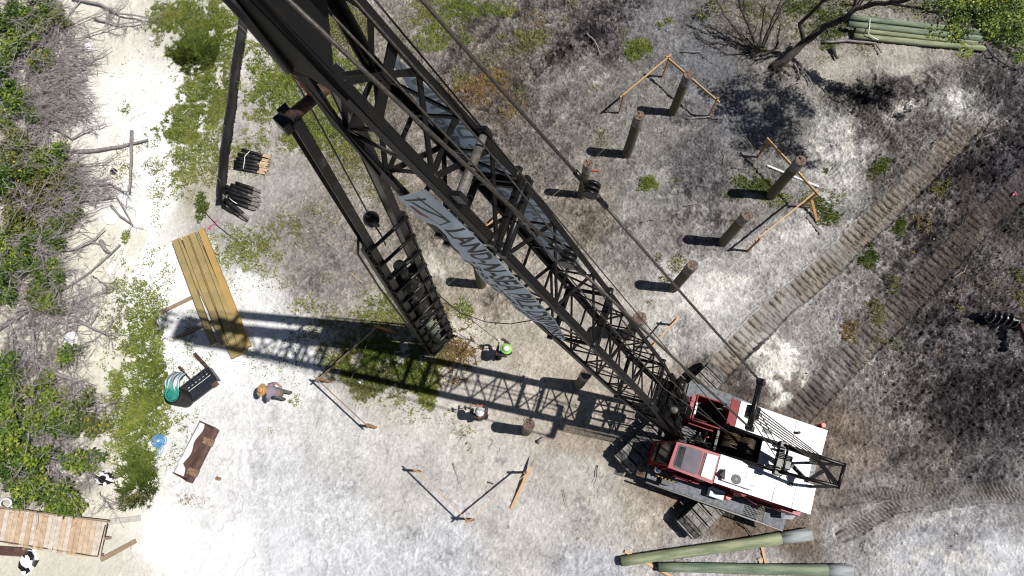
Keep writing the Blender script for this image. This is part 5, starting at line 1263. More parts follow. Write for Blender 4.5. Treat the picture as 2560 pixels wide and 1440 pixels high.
# ---------------------------------------------------------------- pile leads hanging from the boom tip
LR1 = Vector((-3.2, 4.98, 0)); LR2 = Vector((-2.43, 5.76, 0)); LC = (LR1 + LR2) / 2
LD = (LR2 - LR1).normalized(); LN_ = Vector((-LD.y, LD.x, 0))       # across the leads, and away from the crane
leads = empty('pile_leads', (LC.x, LC.y, 0), 'tall black steel pile leads hanging upright from the boom tip with a rusty head beam', 'pile leads')
def LP(d, n, z): return LC + LD * d + LN_ * n + Vector((0, 0, z))
ZT = 17.4
for s in (-1, 1):
    m = MB()
    m.box(LP(s * .38, 0, (ZT + .1) / 2 + .05), LD * .06, LN_ * .34, (0, 0, ZT - .1))
    for k in (-1, 1): m.box(LP(s * .42, k * .17, (ZT + .1) / 2 + .05), LD * .17, LN_ * .03, (0, 0, ZT - .1))
    m.build('rail', 'lead_steel', leads)
    MB().tube([LP(s * .60, -.08, .15), LP(s * .60, -.08, 12.2), LP(s * .40, -.08, 12.6)], .045, 8).build('outer_chord', 'lead_steel', leads)
    MB().tube([LP(s * .56, .22, .15), LP(s * .56, .22, 10.5)], .03, 8).build('rear_chord', 'lead_steel', leads)
    m = MB()
    for k in range(16):
        z0 = .3 + .75 * k; m.bar(LP(s * .42, -.08, z0), LP(s * .60, -.08, z0 + .37), .07, .03); m.bar(LP(s * .60, -.08, z0 + .37), LP(s * .42, -.08, z0 + .74), .07, .03)
        if k < 13: m.bar(LP(s * .58, -.05, z0 + .37), LP(s * .56, .22, z0), .03, .03)
    m.build('side_lacing', 'lead_steel', leads)
for k in range(12):
    z = .12 + 1.1 * k
    if z > 12.4: break
    MB().tube([LP(-.52, -.22, z + .02), LP(.60, -.22, z)], .046, 8).build('rung', 'lead_steel', leads)
    if k % 2 == 0: MB().bar(LP(-.44, .24, z), LP(.44, .24, z), .05, .05).build('rear_rung', 'lead_steel', leads)
MB().tube([LP(-.50, -.02, ZT), LP(.50, -.02, ZT)], .095, 14).build('head_beam', 'rust', leads)
MB().box(LP(-.55, 0, ZT - .05), LD * .16, LN_ * .24, (0, 0, .25)).build('head_box', 'black_steel', leads, bevel=.02)
MB().box(LP(.50, 0, ZT - .02), LD * .18, LN_ * .24, (0, 0, .25)).build('head_box', 'black_steel', leads, bevel=.02)
MB().tube([LP(0, 0, ZT + .1), LP(-.05, 0, ZT + .9)], .05, 10).build('hanger_link', 'red_tool', leads)
for k in range(3): MB().box(LP(-.02, 0, ZT + .45 + .35 * k), LD * .14, LN_ * .1, (0, 0, .2)).build('shackle', 'red_tool' if k == 0 else 'black_steel', leads, bevel=.02)
MB().tube([LP(-.04, 0, ZT + 1.2), Vector(BP(20.2, 0, -.6))], .018, 6).build('hanger_rope', 'wire_rope', leads)
MB().bar(LP(-.58, -.1, .1), LP(.58, -.1, .1), .12, .12).build('foot_bar', 'lead_steel', leads)
MB().tube([LP(-.50, .04, 12.6), LP(-.72, .02, 12.0), LP(-.75, .0, 9.5), LP(-.66, 0, 4), LP(-.58, 0, .3)], .028, 8).build('side_rail', 'lead_steel', leads)

ham = empty('pile_hammer', LP(0, .10, 4.6), 'oily black pile hammer riding between the rails of the leads', 'hammer')
def hb(name, mb, m, **k): return mb.build(name, m, ham, **k)
hb('cylinder', MB().tube([LP(0, .06, 4.7), LP(0, .06, 8.6)], .26, 20), 'lead_steel')
hb('anvil', MB().tube([LP(0, .06, 4.5), LP(0, .06, 4.95)], .27, 20), 'black_steel')
for z in (5.3, 5.6, 5.9, 6.2, 6.5): hb('cooling_fin', MB().tube([LP(0, .06, z), LP(0, .06, z + .05)], .32, 20), 'lead_steel')
hb('fuel_tank', MB().box(LP(.17, .0, 7.4), LD * .22, LN_ * .34, (0, 0, .8)), 'black_steel', bevel=.02)
hb('fuel_tank', MB().box(LP(-.19, .0, 6.9), LD * .16, LN_ * .34, (0, 0, .6)), 'lead_steel', bevel=.02)
hb('ram', MB().tube([LP(0, .06, 8.6), LP(0, .06, 9.5)], .16, 16), 'black_steel')
hb('guide_block', MB().box(LP(0, .04, 8.5), LD * .68, LN_ * .3, (0, 0, .18)), 'lead_steel', bevel=.02)
hb('guide_block', MB().box(LP(0, .04, 5.1), LD * .68, LN_ * .3, (0, 0, .18)), 'lead_steel', bevel=.02)
m = MB()
for k in range(7): m.tube([LP(.1 * math.cos(k), -.1, 5.2 + .5 * k * .6), LP(.22 * math.cos(k * 2), -.19, 5.6 + .3 * k), LP(.15 * math.sin(k), -.1, 6.1 + .3 * k)], .025, 6)
hb('hose', m, 'black_fabric')
for k in range(3): hb('clamp', MB().ball(LP(.1 - .1 * k, -.12, 5.6 + .8 * k), .10, 9, 6, jit=.2), 'track_steel')
hb('drive_cap', MB().box(LP(0, .06, 4.55), LD * .6, LN_ * .45, (0, 0, .35)), 'black_steel', bevel=.03)
hb('top_frame', MB().box(LP(0, .1, 8.0), LD * .66, LN_ * .40, (0, 0, .5)), 'black_steel', bevel=.03)
timber = empty('driven_pile', LP(0, .06, 0), 'greenish timber pile standing inside the leads under the hammer', 'timber pile', None)
MB().tube([LP(0, .06, -.2), LP(0, .06, 2.2), LP(0, .06, 4.48)], [.17, .165, .16], 18).build('shaft', 'teal_timber', timber)

pb = at(928, 548, 12.0)
ballt = empty('headache_ball', pb, 'black overhaul ball with its hook hanging on a rope beside the leads', 'overhaul ball')
MB().ball(pb, .185, 20, 14, sc=(1, 1, 1.1)).build('ball', 'black_steel', ballt)
MB().tube([pb + Vector((0, 0, .17)), pb + Vector((0, 0, .36))], [.07, .04], 12).build('socket', 'black_steel', ballt)
MB().tube([pb + Vector((0, 0, .34)), Vector((pb.x - .02, pb.y, 20.9))], .017, 7).build('rope', 'wire_rope', ballt)
hk = pb + Vector((0, 0, -.24))
MB().tube([hk + Vector((0, 0, .1)), hk] + [hk + Vector((.10 * math.sin(a), 0, -.12 - .10 * math.cos(a) + .0)) for a in np.linspace(.1, 4.6, 9)], .025, 8).build('hook', 'black_steel', ballt)
MB().tube([hk + Vector((0, 0, -.2)), hk + Vector((.05, -.03, -.6)), hk + Vector((.02, -.02, -1.4))], .018, 6).build('chain', 'wire_rope', ballt)

# slack lines between the leads and the boom
m = MB().tube([LP(.6, 0, 6.2), at(1105,745,4.6), at(1150,782,3.6), at(1215,805,3.0), at(1275,810,3.4), at(1335,800,5.2), BP(6.9, 1, -1)], .018, 6)
tag(m.build('control_hose', 'fan_black'), 'slack black hose sagging between the leads and the boom', 'hose')
HAND = at(1243, 850, 1.42)
tag(MB().tube([HAND, at(1178, 800, 2.0), at(1120, 760, 3.0), LP(.58, -.05, 4.6)], .012, 5).build('tag_line', 'wire_rope'), 'dark tag line running from the worker in the lime helmet to the leads', 'tag line')
tag(MB().tube([at(1226,872,.05), at(1180,870,.02), at(1160,880,.03), at(1158,895,.03), at(1172,905,.03), at(1166,925,.03)], .012, 5).build('line_tail', 'wire_rope'), 'loose tail of line looping on the ground behind the lime helmet worker', 'line')
for i, (a, b, lb) in enumerate([((1600,285,1.5),(1452,430,1.4),'thin string stretched from the second pile to the slender pile'),((1452,430,1.4),(1080,745,1.2),'thin string running on from the slender pile under the boom'),
     ((940,812,1.0),(860,985,.6),'thin green string hanging inside the frame in the boom shadow'),((1812,275,1.35),(1900,390,1.35),'thin string between the far frame and the orange frame')]):
    tag(MB().tube([at(a[0], a[1], a[2]), at((a[0] + b[0]) / 2, (a[1] + b[1]) / 2, (a[2] + b[2]) / 2 - .03), at(b[0], b[1], b[2])], .006, 4).build('string_line', 'string'), lb, 'string')

# ---------------------------------------------------------------- people
def skin_mesh(name, joints, bones, m, parent, sub=1):
    """one continuous surface grown round a skeleton: joints {key: (point, radius)}, bones [(key, key)]"""
    keys = list(joints); idx_ = {k: i for i, k in enumerate(keys)}
    off = wloc(parent)
    me = bpy.data.meshes.new(name); me.from_pydata([tuple(Vector(joints[k][0]) - off) for k in keys], [(idx_[a], idx_[b_]) for a, b_ in bones], []); me.update()
    o = bpy.data.objects.new(name, me); col.objects.link(o); o.parent = parent; WL[o.name] = off
    md = o.modifiers.new('skin', 'SKIN'); md.use_smooth_shade = True
    for i, k in enumerate(keys):
        r = joints[k][1]; r = r if isinstance(r, tuple) else (r, r)
        me.skin_vertices[0].data[i].radius = r
        me.skin_vertices[0].data[i].use_root = (i == 0)
    ss = o.modifiers.new('smooth', 'SUBSURF'); ss.levels = sub; ss.render_levels = sub
    me.materials.append(MATS[m]); return o

def person(loc, face, J, label, mats_, headgear, hat_mat):
    """J: joint offsets in the person's own frame: x forward, y to the left, z up"""
    c, s = math.cos(face), math.sin(face)
    def Wp(p): return Vector((loc[0] + c * p[0] - s * p[1], loc[1] + s * p[0] + c * p[1], p[2] + loc[2]))
    t = empty('person', loc, label, 'person')
    g = {k: Wp(v) for k, v in J.items()}
    hd = (g['head'] - g['neck']).normalized(); fw = Wp(J['look']) - g['head']; fw = (fw - hd * fw.dot(hd)).normalized(); sd = hd.cross(fw)
    B_ = {'pelvis': (g['pelvis'], (.13, .11)), 'spine': (g['spine'], (.13, .10)), 'chest': (g['chest'], (.16, .11)), 'neck': (g['neck'], .055), 'head0': (g['head'] - hd * .05 + fw * .01, (.072, .085)), 'head1': (g['head'] + hd * .045, (.082, .092)), 'head2': (g['head'] + hd * .10, (.062, .07))}
    bones = [('pelvis', 'spine'), ('spine', 'chest'), ('chest', 'neck'), ('neck', 'head0'), ('head0', 'head1'), ('head1', 'head2')]
    for q in 'LR':
        B_['sh' + q] = (g['sh' + q], .068); B_['el' + q] = (g['el' + q], .046); B_['wr' + q] = (g['wr' + q], .030)
        bones += [('chest', 'sh' + q), ('sh' + q, 'el' + q), ('el' + q, 'wr' + q)]
        dr = (g['wr' + q] - g['el' + q]).normalized(); si = dr.cross(Vector((0, 0, 1))); si = si.normalized() if si.length > .05 else Vector((1, 0, 0)); up = si.cross(dr)
        B_['pm' + q] = (g['wr' + q] + dr * .055, (.036, .018)); bones.append(('wr' + q, 'pm' + q))
        for i in range(4):
            o1 = si * (.030 - .020 * i); ln = (.034, .040, .038, .028)[i]
            B_['f%d%s' % (i, q)] = (g['wr' + q] + dr * (.095) + o1, .010); B_['g%d%s' % (i, q)] = (g['wr' + q] + dr * (.095 + ln * .8) + o1 - up * .022, .009); B_['h%d%s' % (i, q)] = (g['wr' + q] + dr * (.095 + ln * .9) + o1 - up * .05, .0075)
            bones += [('pm' + q, 'f%d%s' % (i, q)), ('f%d%s' % (i, q), 'g%d%s' % (i, q)), ('g%d%s' % (i, q), 'h%d%s' % (i, q))]
        B_['t0' + q] = (g['wr' + q] + dr * .045 + si * .045, .012); B_['t1' + q] = (g['wr' + q] + dr * .085 + si * .058 - up * .02, .009); bones += [('pm' + q, 't0' + q), ('t0' + q, 't1' + q)]
        B_['hp' + q] = (g['hp' + q], .095); B_['kn' + q] = (g['kn' + q], .062); B_['an' + q] = (g['an' + q], .042)
        toe = g['an' + q] + Vector((c, s, 0)) * .16 + Vector((0, 0, -.045)); B_['to' + q] = (toe, (.04, .03))
        bones += [('pelvis', 'hp' + q), ('hp' + q, 'kn' + q), ('kn' + q, 'an' + q), ('an' + q, 'to' + q)]
    skin_mesh('body', B_, bones, mats_['skin'], t)
    f = MB(); f.ball(g['head'] + fw * .098 - hd * .005, .018, 8, 6, sc=(1, 1, 1.4)); f.build('nose', mats_['skin'], t)
    for e in (-1, 1):
        MB().ball(g['head'] + sd * .084 * e, .026, 8, 6, sc=(.6, .6, 1)).build('ear', mats_['skin'], t)
        MB().ball(g['head'] + fw * .084 + sd * .032 * e + hd * .02, .013, 8, 6).build('eye', 'vest_black', t)
    MB().ball(g['head'] + fw * .086 - hd * .045, .018, 8, 6, sc=(1, 1, .4)).build('mouth', 'skin', t)
    MB().ball(g['head'] - fw * .018 + hd * .035, .104, 14, 10).build('hair', 'hair_dark', t)
    S_ = {'pelvis': (g['pelvis'] + Vector((0, 0, .03)), (.155, .13)), 'spine': (g['spine'], (.16, .125)), 'chest': (g['chest'], (.19, .14)), 'collar': (g['chest'].lerp(g['neck'], .6), .09)}
    sb = [('pelvis', 'spine'), ('spine', 'chest'), ('chest', 'collar')]
    for q in 'LR':
        S_['sh' + q] = (g['sh' + q], .088); S_['el' + q] = (g['el' + q], .062); S_['cu' + q] = (g['el' + q].lerp(g['wr' + q], mats_.get('cuff', .85)), .046); sb += [('chest', 'sh' + q), ('sh' + q, 'el' + q), ('el' + q, 'cu' + q)]
    skin_mesh('shirt', S_, sb, mats_['shirt'], t)
    Tz = {'pelvis': (g['pelvis'], (.150, .128))}; tb = []
    for q in 'LR':
        Tz['hp' + q] = (g['hp' + q], .112); Tz['kn' + q] = (g['kn' + q], .080); Tz['an' + q] = (g['an' + q] + Vector((0, 0, .04)), .066); tb += [('pelvis', 'hp' + q), ('hp' + q, 'kn' + q), ('kn' + q, 'an' + q)]
    skin_mesh('trousers', Tz, tb, mats_['trousers'], t)
    for q in 'LR':
        a = g['an' + q]; fwd = Vector((c, s, 0)); MB().ball(a + fwd * .07 + Vector((0, 0, -.03)), .075, 12, 8, sc=(abs(c) + .9, abs(s) + .9, .75)).build('boot', 'boot', t)
        if mats_.get('glove'): MB().ball(g['wr' + q] + (g['wr' + q] - g['el' + q]).normalized() * .05, .058, 10, 7, jit=.08).build('glove', mats_['glove'], t)
    headgear(t, g['head'], hd, fw, sd, hat_mat)
    return t, g

def disc_hat(t, hc, hd, fw, sd, prof, m, name, n=26, ell=1.12):
    """surface of revolution about the head's axis; prof: (radius, height)"""
    M = MB(); V = [hc + (fw * math.cos(a) * ell + sd * math.sin(a)) * r + hd * z for r, z in prof for a in [2 * math.pi * i / n for i in range(n)]]
    F_ = [(j * n + i, j * n + (i + 1) % n, (j + 1) * n + (i + 1) % n, (j + 1) * n + i) for j in range(len(prof) - 1) for i in range(n)]
    M.add(V, F_, 0, None, True); o = M.build(name, m, t); so_ = o.modifiers.new('s', 'SOLIDIFY'); so_.thickness = .006; return o
def straw_hat(t, hc, hd, fw, sd, m):
    h = disc_hat(t, hc, hd, fw, sd, [(.235, .055), (.215, .046), (.15, .052), (.108, .066), (.104, .10), (.098, .145), (.075, .160), (.03, .148), (.002, .145)], m, 'straw_hat')
    disc_hat(t, hc, hd, fw, sd, [(.113, .068), (.110, .095)], 'straw_band', 'hat_band')
def hard_hat(t, hc, hd, fw, sd, m):
    disc_hat(t, hc, hd, fw, sd, [(.165, .045), (.135, .055), (.130, .075), (.122, .12), (.095, .165), (.05, .190), (.002, .197)], m, 'hard_hat')
    V = MB(); V.box(hc + hd * .185, fw * .20, sd * .02, hd * .03); V.build('hat_ridge', m, t, bevel=.006)
def lime_hat(t, hc, hd, fw, sd, m):
    disc_hat(t, hc, hd, fw, sd, [(.19, .035), (.14, .048), (.130, .075), (.122, .11)], m, 'helmet_brim')
    disc_hat(t, hc, hd, fw, sd, [(.1225, .11), (.095, .165), (.05, .190), (.002, .197)], 'helmet_white', 'helmet_top')

# stooping worker in a straw hat, facing left in the picture
f0 = at(716, 990); ang = math.atan2(at(668, 984).y - at(722, 988).y, at(668, 984).x - at(722, 988).x)
J = dict(pelvis=(.02, 0, .88), spine=(.10, 0, 1.05), chest=(.24, .0, 1.20), neck=(.34, .0, 1.29), head=(.41, .0, 1.40), look=(.62, .0, 1.1),
         shL=(.26, .20, 1.20), shR=(.26, -.20, 1.22), elL=(.30, .32, .96), elR=(.10, -.34, 1.08), wrL=(.42, .30, .76), wrR=(-.02, -.26, 1.00),
         hpL=(0, .10, .85), hpR=(0, -.10, .85), knL=(.06, .13, .46), knR=(-.04, -.12, .46), anL=(.04, .14, .09), anR=(-.16, -.12, .10))
person((f0.x, f0.y, 0), ang, J, 'person in a broad straw hat and grey shirt stooping on the white sand', dict(skin='skin', shirt='shirt_grey', trousers='trouser_olive', cuff=.45), straw_hat, 'straw')
# worker in the lime helmet, leaning back on the tag line, facing up-left
f0 = at(1262, 890); ang = math.atan2(HAND.y - f0.y, HAND.x - f0.x - .3)
hl = (HAND - Vector((f0.x, f0.y, 0))); hx = hl.x * math.cos(ang) + hl.y * math.sin(ang); hy = -hl.x * math.sin(ang) + hl.y * math.cos(ang)
J = dict(pelvis=(-.04, 0, .95), spine=(-.05, 0, 1.12), chest=(-.05, 0, 1.33), neck=(-.07, 0, 1.50), head=(-.08, 0, 1.62), look=(.2, .02, 1.64),
         shL=(-.03, .21, 1.40), shR=(-.03, -.21, 1.40), elL=(.16, .30, 1.24), elR=(.20, -.32, 1.32), wrL=(hx - .10, hy + .04, 1.40), wrR=(hx - .08, hy - .06, 1.44),
         hpL=(-.02, .10, .90), hpR=(-.02, -.10, .90), knL=(.10, .16, .48), knR=(-.02, -.16, .48), anL=(.10, .20, .09), anR=(-.14, -.18, .09))
person((f0.x, f0.y, 0), ang, J, 'person in a lime green helmet pulling on the tag line', dict(skin='skin_dark', shirt='shirt_brown', trousers='trouser_dark', glove='glove', cuff=.8), lime_hat, 'helmet_lime')
# worker in the white helmet, facing up-left and holding a hammer
f0 = at(1207, 1046); ang = R(112)
J = dict(pelvis=(0, 0, .95), spine=(.01, 0, 1.12), chest=(.03, 0, 1.33), neck=(.05, 0, 1.50), head=(.08, 0, 1.61), look=(.4, .0, 1.45),
         shL=(.03, .21, 1.40), shR=(.03, -.21, 1.40), elL=(.20, .30, 1.18), elR=(.18, -.28, 1.16), wrL=(.42, .22, 1.16), wrR=(.36, -.05, 1.12),
         hpL=(0, .10, .90), hpR=(0, -.10, .90), knL=(.05, .13, .48), knR=(.02, -.13, .48), anL=(.02, .14, .09), anR=(-.04, -.14, .09))
_, G3 = person((f0.x, f0.y, 0), ang, J, 'person in a scuffed white helmet holding a sledge hammer', dict(skin='skin', shirt='shirt_maroon', trousers='trouser_dark', cuff=.6), hard_hat, 'helmet_white')
t = empty('sledge_hammer', G3['wrR'], 'sledge hammer with an orange handle in the hands of the white helmet worker', 'hammer')
hd_ = (G3['wrL'] - G3['wrR']).normalized()
MB().tube([G3['wrR'] - hd_ * .14, G3['wrR'] + hd_ * .1], .018, 8).build('handle_grip', 'orange_paint', t)
MB().tube([G3['wrR'] + hd_ * .1, G3['wrL'] + hd_ * .20], .016, 8).build('handle', 'aged_board', t)
MB().box(G3['wrL'] + hd_ * .22, hd_ * .07, hd_.cross(Vector((0, 0, 1))) * .17, (0, 0, .07)).build('head', 'black_steel', t, bevel=.008)

# ---------------------------------------------------------------- grass and creeping ground cover
def pm(px_, cy): return px_ / (63.0 * (1.0 if cy > 600 else 0.9))
GREEN = {'lush': [(.085,.125,.016),(.125,.18,.024),(.19,.25,.045),(.26,.28,.07)], 'dark': [(.055,.085,.014),(.085,.125,.02),(.12,.155,.03)], 'olive': [(.15,.17,.05),(.20,.21,.08),(.11,.13,.03),(.27,.25,.12)],
         'dry': [(.24,.14,.05),(.30,.19,.08),(.17,.15,.05),(.33,.24,.12)], 'creep': [(.11,.165,.025),(.17,.23,.04),(.08,.12,.02),(.26,.29,.07)]}
GR = [ # px, py, rx, ry, tilt, blades per square metre, kind, blade length
 (470,40,110,60,0,1500,'lush',.12),(515,120,95,70,0,1500,'lush',.12),(490,130,60,55,20,1300,'dark',.22),(545,60,50,60,0,900,'lush',.12),(430,70,50,60,0,600,'olive',.10),(520,230,70,60,0,1400,'lush',.12),(470,300,70,50,-20,1400,'lush',.12),(440,335,60,30,0,1300,'lush',.11),
 (530,320,40,90,0,700,'lush',.11),(490,400,60,60,0,700,'lush',.11),(430,450,50,60,0,350,'creep',.08),(505,515,16,34,0,1500,'dark',.14),(560,200,24,90,0,700,'olive',.10),(455,400,40,40,0,500,'creep',.08),(540,420,30,60,0,400,'olive',.1),(380,420,24,24,0,300,'dark',.12),
 (700,240,90,60,-20,1300,'lush',.12),(650,170,36,70,0,900,'lush',.12),(765,160,80,70,0,1200,'lush',.12),(850,70,90,80,0,1000,'olive',.12),(790,60,50,60,0,900,'lush',.12),(850,210,70,80,0,1200,'lush',.12),(800,330,90,70,0,1100,'lush',.12),(760,310,60,50,0,900,'olive',.12),
 (700,330,60,40,0,300,'olive',.10),(640,360,60,40,0,600,'lush',.11),(620,400,60,50,0,500,'olive',.10),(880,360,60,60,0,700,'olive',.12),(930,440,60,60,0,500,'olive',.11),(870,440,50,60,0,300,'olive',.11),(1000,90,50,50,0,350,'olive',.11),(940,230,60,60,0,500,'olive',.11),(1000,480,40,40,0,350,'dry',.11),
 (610,610,80,50,-10,700,'lush',.11),(680,590,80,30,-20,600,'olive',.11),(650,650,70,40,0,500,'lush',.11),(730,600,50,60,0,400,'olive',.10),(760,540,60,50,0,300,'olive',.10),(700,710,60,20,0,200,'olive',.10),(770,760,40,20,0,450,'lush',.12),(810,695,24,16,0,300,'olive',.11),(800,560,40,50,0,250,'olive',.1),
 (950,770,60,50,0,700,'lush',.14),(1000,820,70,60,0,500,'olive',.14),(900,830,70,60,0,500,'olive',.14),(880,900,60,50,0,500,'lush',.14),(950,920,90,60,0,900,'dark',.20),(930,960,60,40,0,800,'olive',.18),(1050,930,60,50,0,800,'lush',.16),(1080,870,60,60,0,800,'olive',.16),(1140,870,60,50,0,900,'dry',.18),(1130,930,50,40,0,600,'dry',.16),
 (1070,990,20,30,0,1200,'lush',.16),(960,1000,60,20,0,300,'lush',.12),(1030,1020,60,20,0,200,'creep',.09),(1160,770,24,26,0,900,'lush',.14),(1080,790,50,50,0,500,'olive',.14),(850,930,40,50,0,600,'olive',.12),(830,890,40,60,0,300,'creep',.08),(780,810,70,60,0,350,'olive',.11),(1180,810,40,30,0,300,'dry',.14),(700,800,60,40,0,120,'creep',.08),
 (1100,30,60,60,0,800,'lush',.12),(1160,20,30,60,0,900,'lush',.12),(1230,25,60,36,0,900,'lush',.12),(1090,95,50,36,0,900,'lush',.12),(1160,100,24,20,0,700,'lush',.12),(1190,160,60,30,-30,500,'olive',.12),(1200,215,80,40,-20,900,'dry',.13),(1150,200,36,36,0,600,'olive',.12),(1320,110,60,26,-30,700,'olive',.14),(1290,90,40,20,0,600,'lush',.12),
 (1300,220,20,20,0,500,'olive',.12),(1350,50,36,26,0,500,'dry',.12),(1410,15,40,16,0,400,'lush',.12),(1280,260,50,24,0,500,'dry',.11),(1050,20,40,50,0,500,'olive',.11),(1240,300,30,30,0,200,'dry',.11),(1400,50,30,20,0,250,'olive',.1),
 (1500,340,18,26,0,350,'olive',.12),(1485,222,14,12,0,350,'olive',.11),(1650,65,12,9,0,900,'lush',.12),(1672,54,9,9,0,900,'lush',.12),(1553,80,14,10,0,600,'lush',.10),(1690,205,20,24,0,150,'olive',.1),(1660,330,14,14,0,80,'olive',.1),(1840,200,60,20,0,120,'olive',.1),
 (1680,455,18,14,0,600,'dark',.12),(1645,655,14,24,0,500,'olive',.12),(1693,660,24,24,0,500,'olive',.12),(1660,695,20,16,0,600,'olive',.12),(1626,757,10,7,0,700,'lush',.10),(1900,465,60,24,15,900,'dark',.14),(1880,440,30,20,0,500,'dark',.13),(1955,495,60,24,10,600,'lush',.13),(2060,530,36,34,30,1000,'dark',.13),(2040,490,40,20,0,500,'olive',.12),(1830,490,30,14,0,500,'dark',.12),
 (2105,495,18,30,20,700,'olive',.13),(2000,450,40,24,0,150,'olive',.1),(2205,415,30,16,-35,1300,'dark',.14),(2185,440,18,26,0,500,'olive',.13),(2350,470,28,18,-40,900,'olive',.15),(2245,565,16,30,30,1200,'dark',.14),(2300,560,26,30,0,350,'dry',.13),(2175,635,22,36,20,1200,'dark',.15),(2160,650,16,12,0,900,'dark',.13),
 (2232,715,18,26,0,900,'olive',.15),(2190,780,22,34,0,800,'olive',.15),(2120,825,22,34,0,900,'dry',.16),(2110,800,14,14,0,600,'dry',.14),(2390,715,26,50,0,300,'dry',.15),(2400,770,18,24,0,600,'olive',.16),(2540,690,20,20,0,700,'olive',.18),(2545,740,20,30,0,500,'olive',.16),(2180,870,50,24,-40,450,'olive',.13),(2230,860,30,20,-40,250,'dark',.13),(2460,690,40,30,0,200,'dry',.14),(2500,800,50,30,0,120,'dry',.14),
 (2080,50,60,50,0,700,'dark',.15),(2000,20,60,30,0,700,'dark',.14),(2140,40,40,50,0,600,'olive',.14),(1940,60,60,50,0,300,'olive',.13),(1880,20,50,30,0,600,'dark',.14),(2060,100,30,30,0,700,'dark',.14),(2030,70,40,40,0,500,'dark',.14),(2150,110,30,40,0,200,'olive',.12),(2070,145,30,14,0,200,'olive',.12),(2260,20,80,20,0,300,'dark',.13),(2460,20,90,50,0,500,'dark',.15),(2540,120,30,30,0,300,'dark',.14),
 (2180,110,14,20,40,400,'olive',.12),(2120,195,60,14,0,120,'olive',.1),
 (385,640,40,30,0,200,'creep',.08),(350,690,60,30,0,450,'creep',.09),(330,740,60,40,0,800,'creep',.10),(365,790,60,50,0,1200,'lush',.12),(345,840,60,50,0,1100,'creep',.10),(370,880,40,60,0,1400,'lush',.13),(345,930,60,50,0,1200,'creep',.10),(355,980,70,60,0,1500,'lush',.13),(390,960,30,60,0,1200,'dark',.15),
 (330,1040,70,60,0,1300,'creep',.10),(360,1060,60,60,0,1500,'lush',.13),(335,1120,55,50,0,1500,'lush',.13),(345,1170,45,50,0,1700,'dark',.18),(345,1220,42,40,0,1900,'dark',.28),(345,1255,24,14,0,900,'olive',.28),(425,1060,44,40,0,500,'creep',.09),(440,1130,30,50,0,220,'creep',.08),(280,780,30,60,0,450,'creep',.09),(285,900,30,80,0,600,'creep',.09),(280,1000,20,60,0,500,'creep',.09),
 (420,700,20,60,0,250,'creep',.08),(440,820,40,60,0,160,'creep',.08),(420,920,20,30,0,500,'creep',.08),(475,850,16,36,-20,400,'lush',.12),(500,900,30,30,0,260,'creep',.09),(460,940,40,20,0,120,'creep',.08),(455,1245,26,12,0,450,'dry',.11),(500,1255,40,12,10,150,'dry',.10),(460,1060,40,60,0,120,'creep',.08),
 (580,690,50,60,0,120,'creep',.08),(560,600,40,40,0,120,'creep',.08),(640,900,50,30,0,110,'creep',.08),(735,1002,16,14,0,700,'lush',.10),(730,925,34,40,-40,160,'creep',.08),(680,940,40,30,0,60,'creep',.08),(1155,1082,30,16,0,220,'olive',.10),(1170,1110,12,34,0,280,'dry',.11),(1062,1132,12,9,0,300,'olive',.10),(1015,1045,50,14,10,250,'lush',.10),(1180,1150,40,10,0,140,'dry',.10),
 (740,870,60,60,0,70,'creep',.08),(900,1090,12,8,0,180,'olive',.10),(680,1075,20,10,0,90,'creep',.08),(1310,1052,22,9,0,250,'dry',.10),(1100,1040,40,20,0,100,'creep',.08),(310,170,12,20,0,500,'creep',.09),(308,275,14,22,0,600,'creep',.09),(390,110,10,30,0,200,'creep',.09),(300,420,30,30,0,250,'creep',.09),(300,380,20,20,0,200,'dark',.1),(315,592,9,16,0,900,'creep',.10),(400,520,20,60,0,160,'creep',.08),(455,470,40,50,0,200,'creep',.08),(370,360,40,20,0,200,'creep',.09),(470,180,60,40,0,120,'creep',.08),
 (1450,690,16,10,0,80,'dry',.1),(1560,460,18,10,0,80,'olive',.1),(1300,930,30,20,0,60,'dry',.1),(1560,940,20,10,0,60,'dry',.1),(2330,880,30,20,0,90,'dry',.12),(2270,640,24,20,0,120,'dry',.12)]
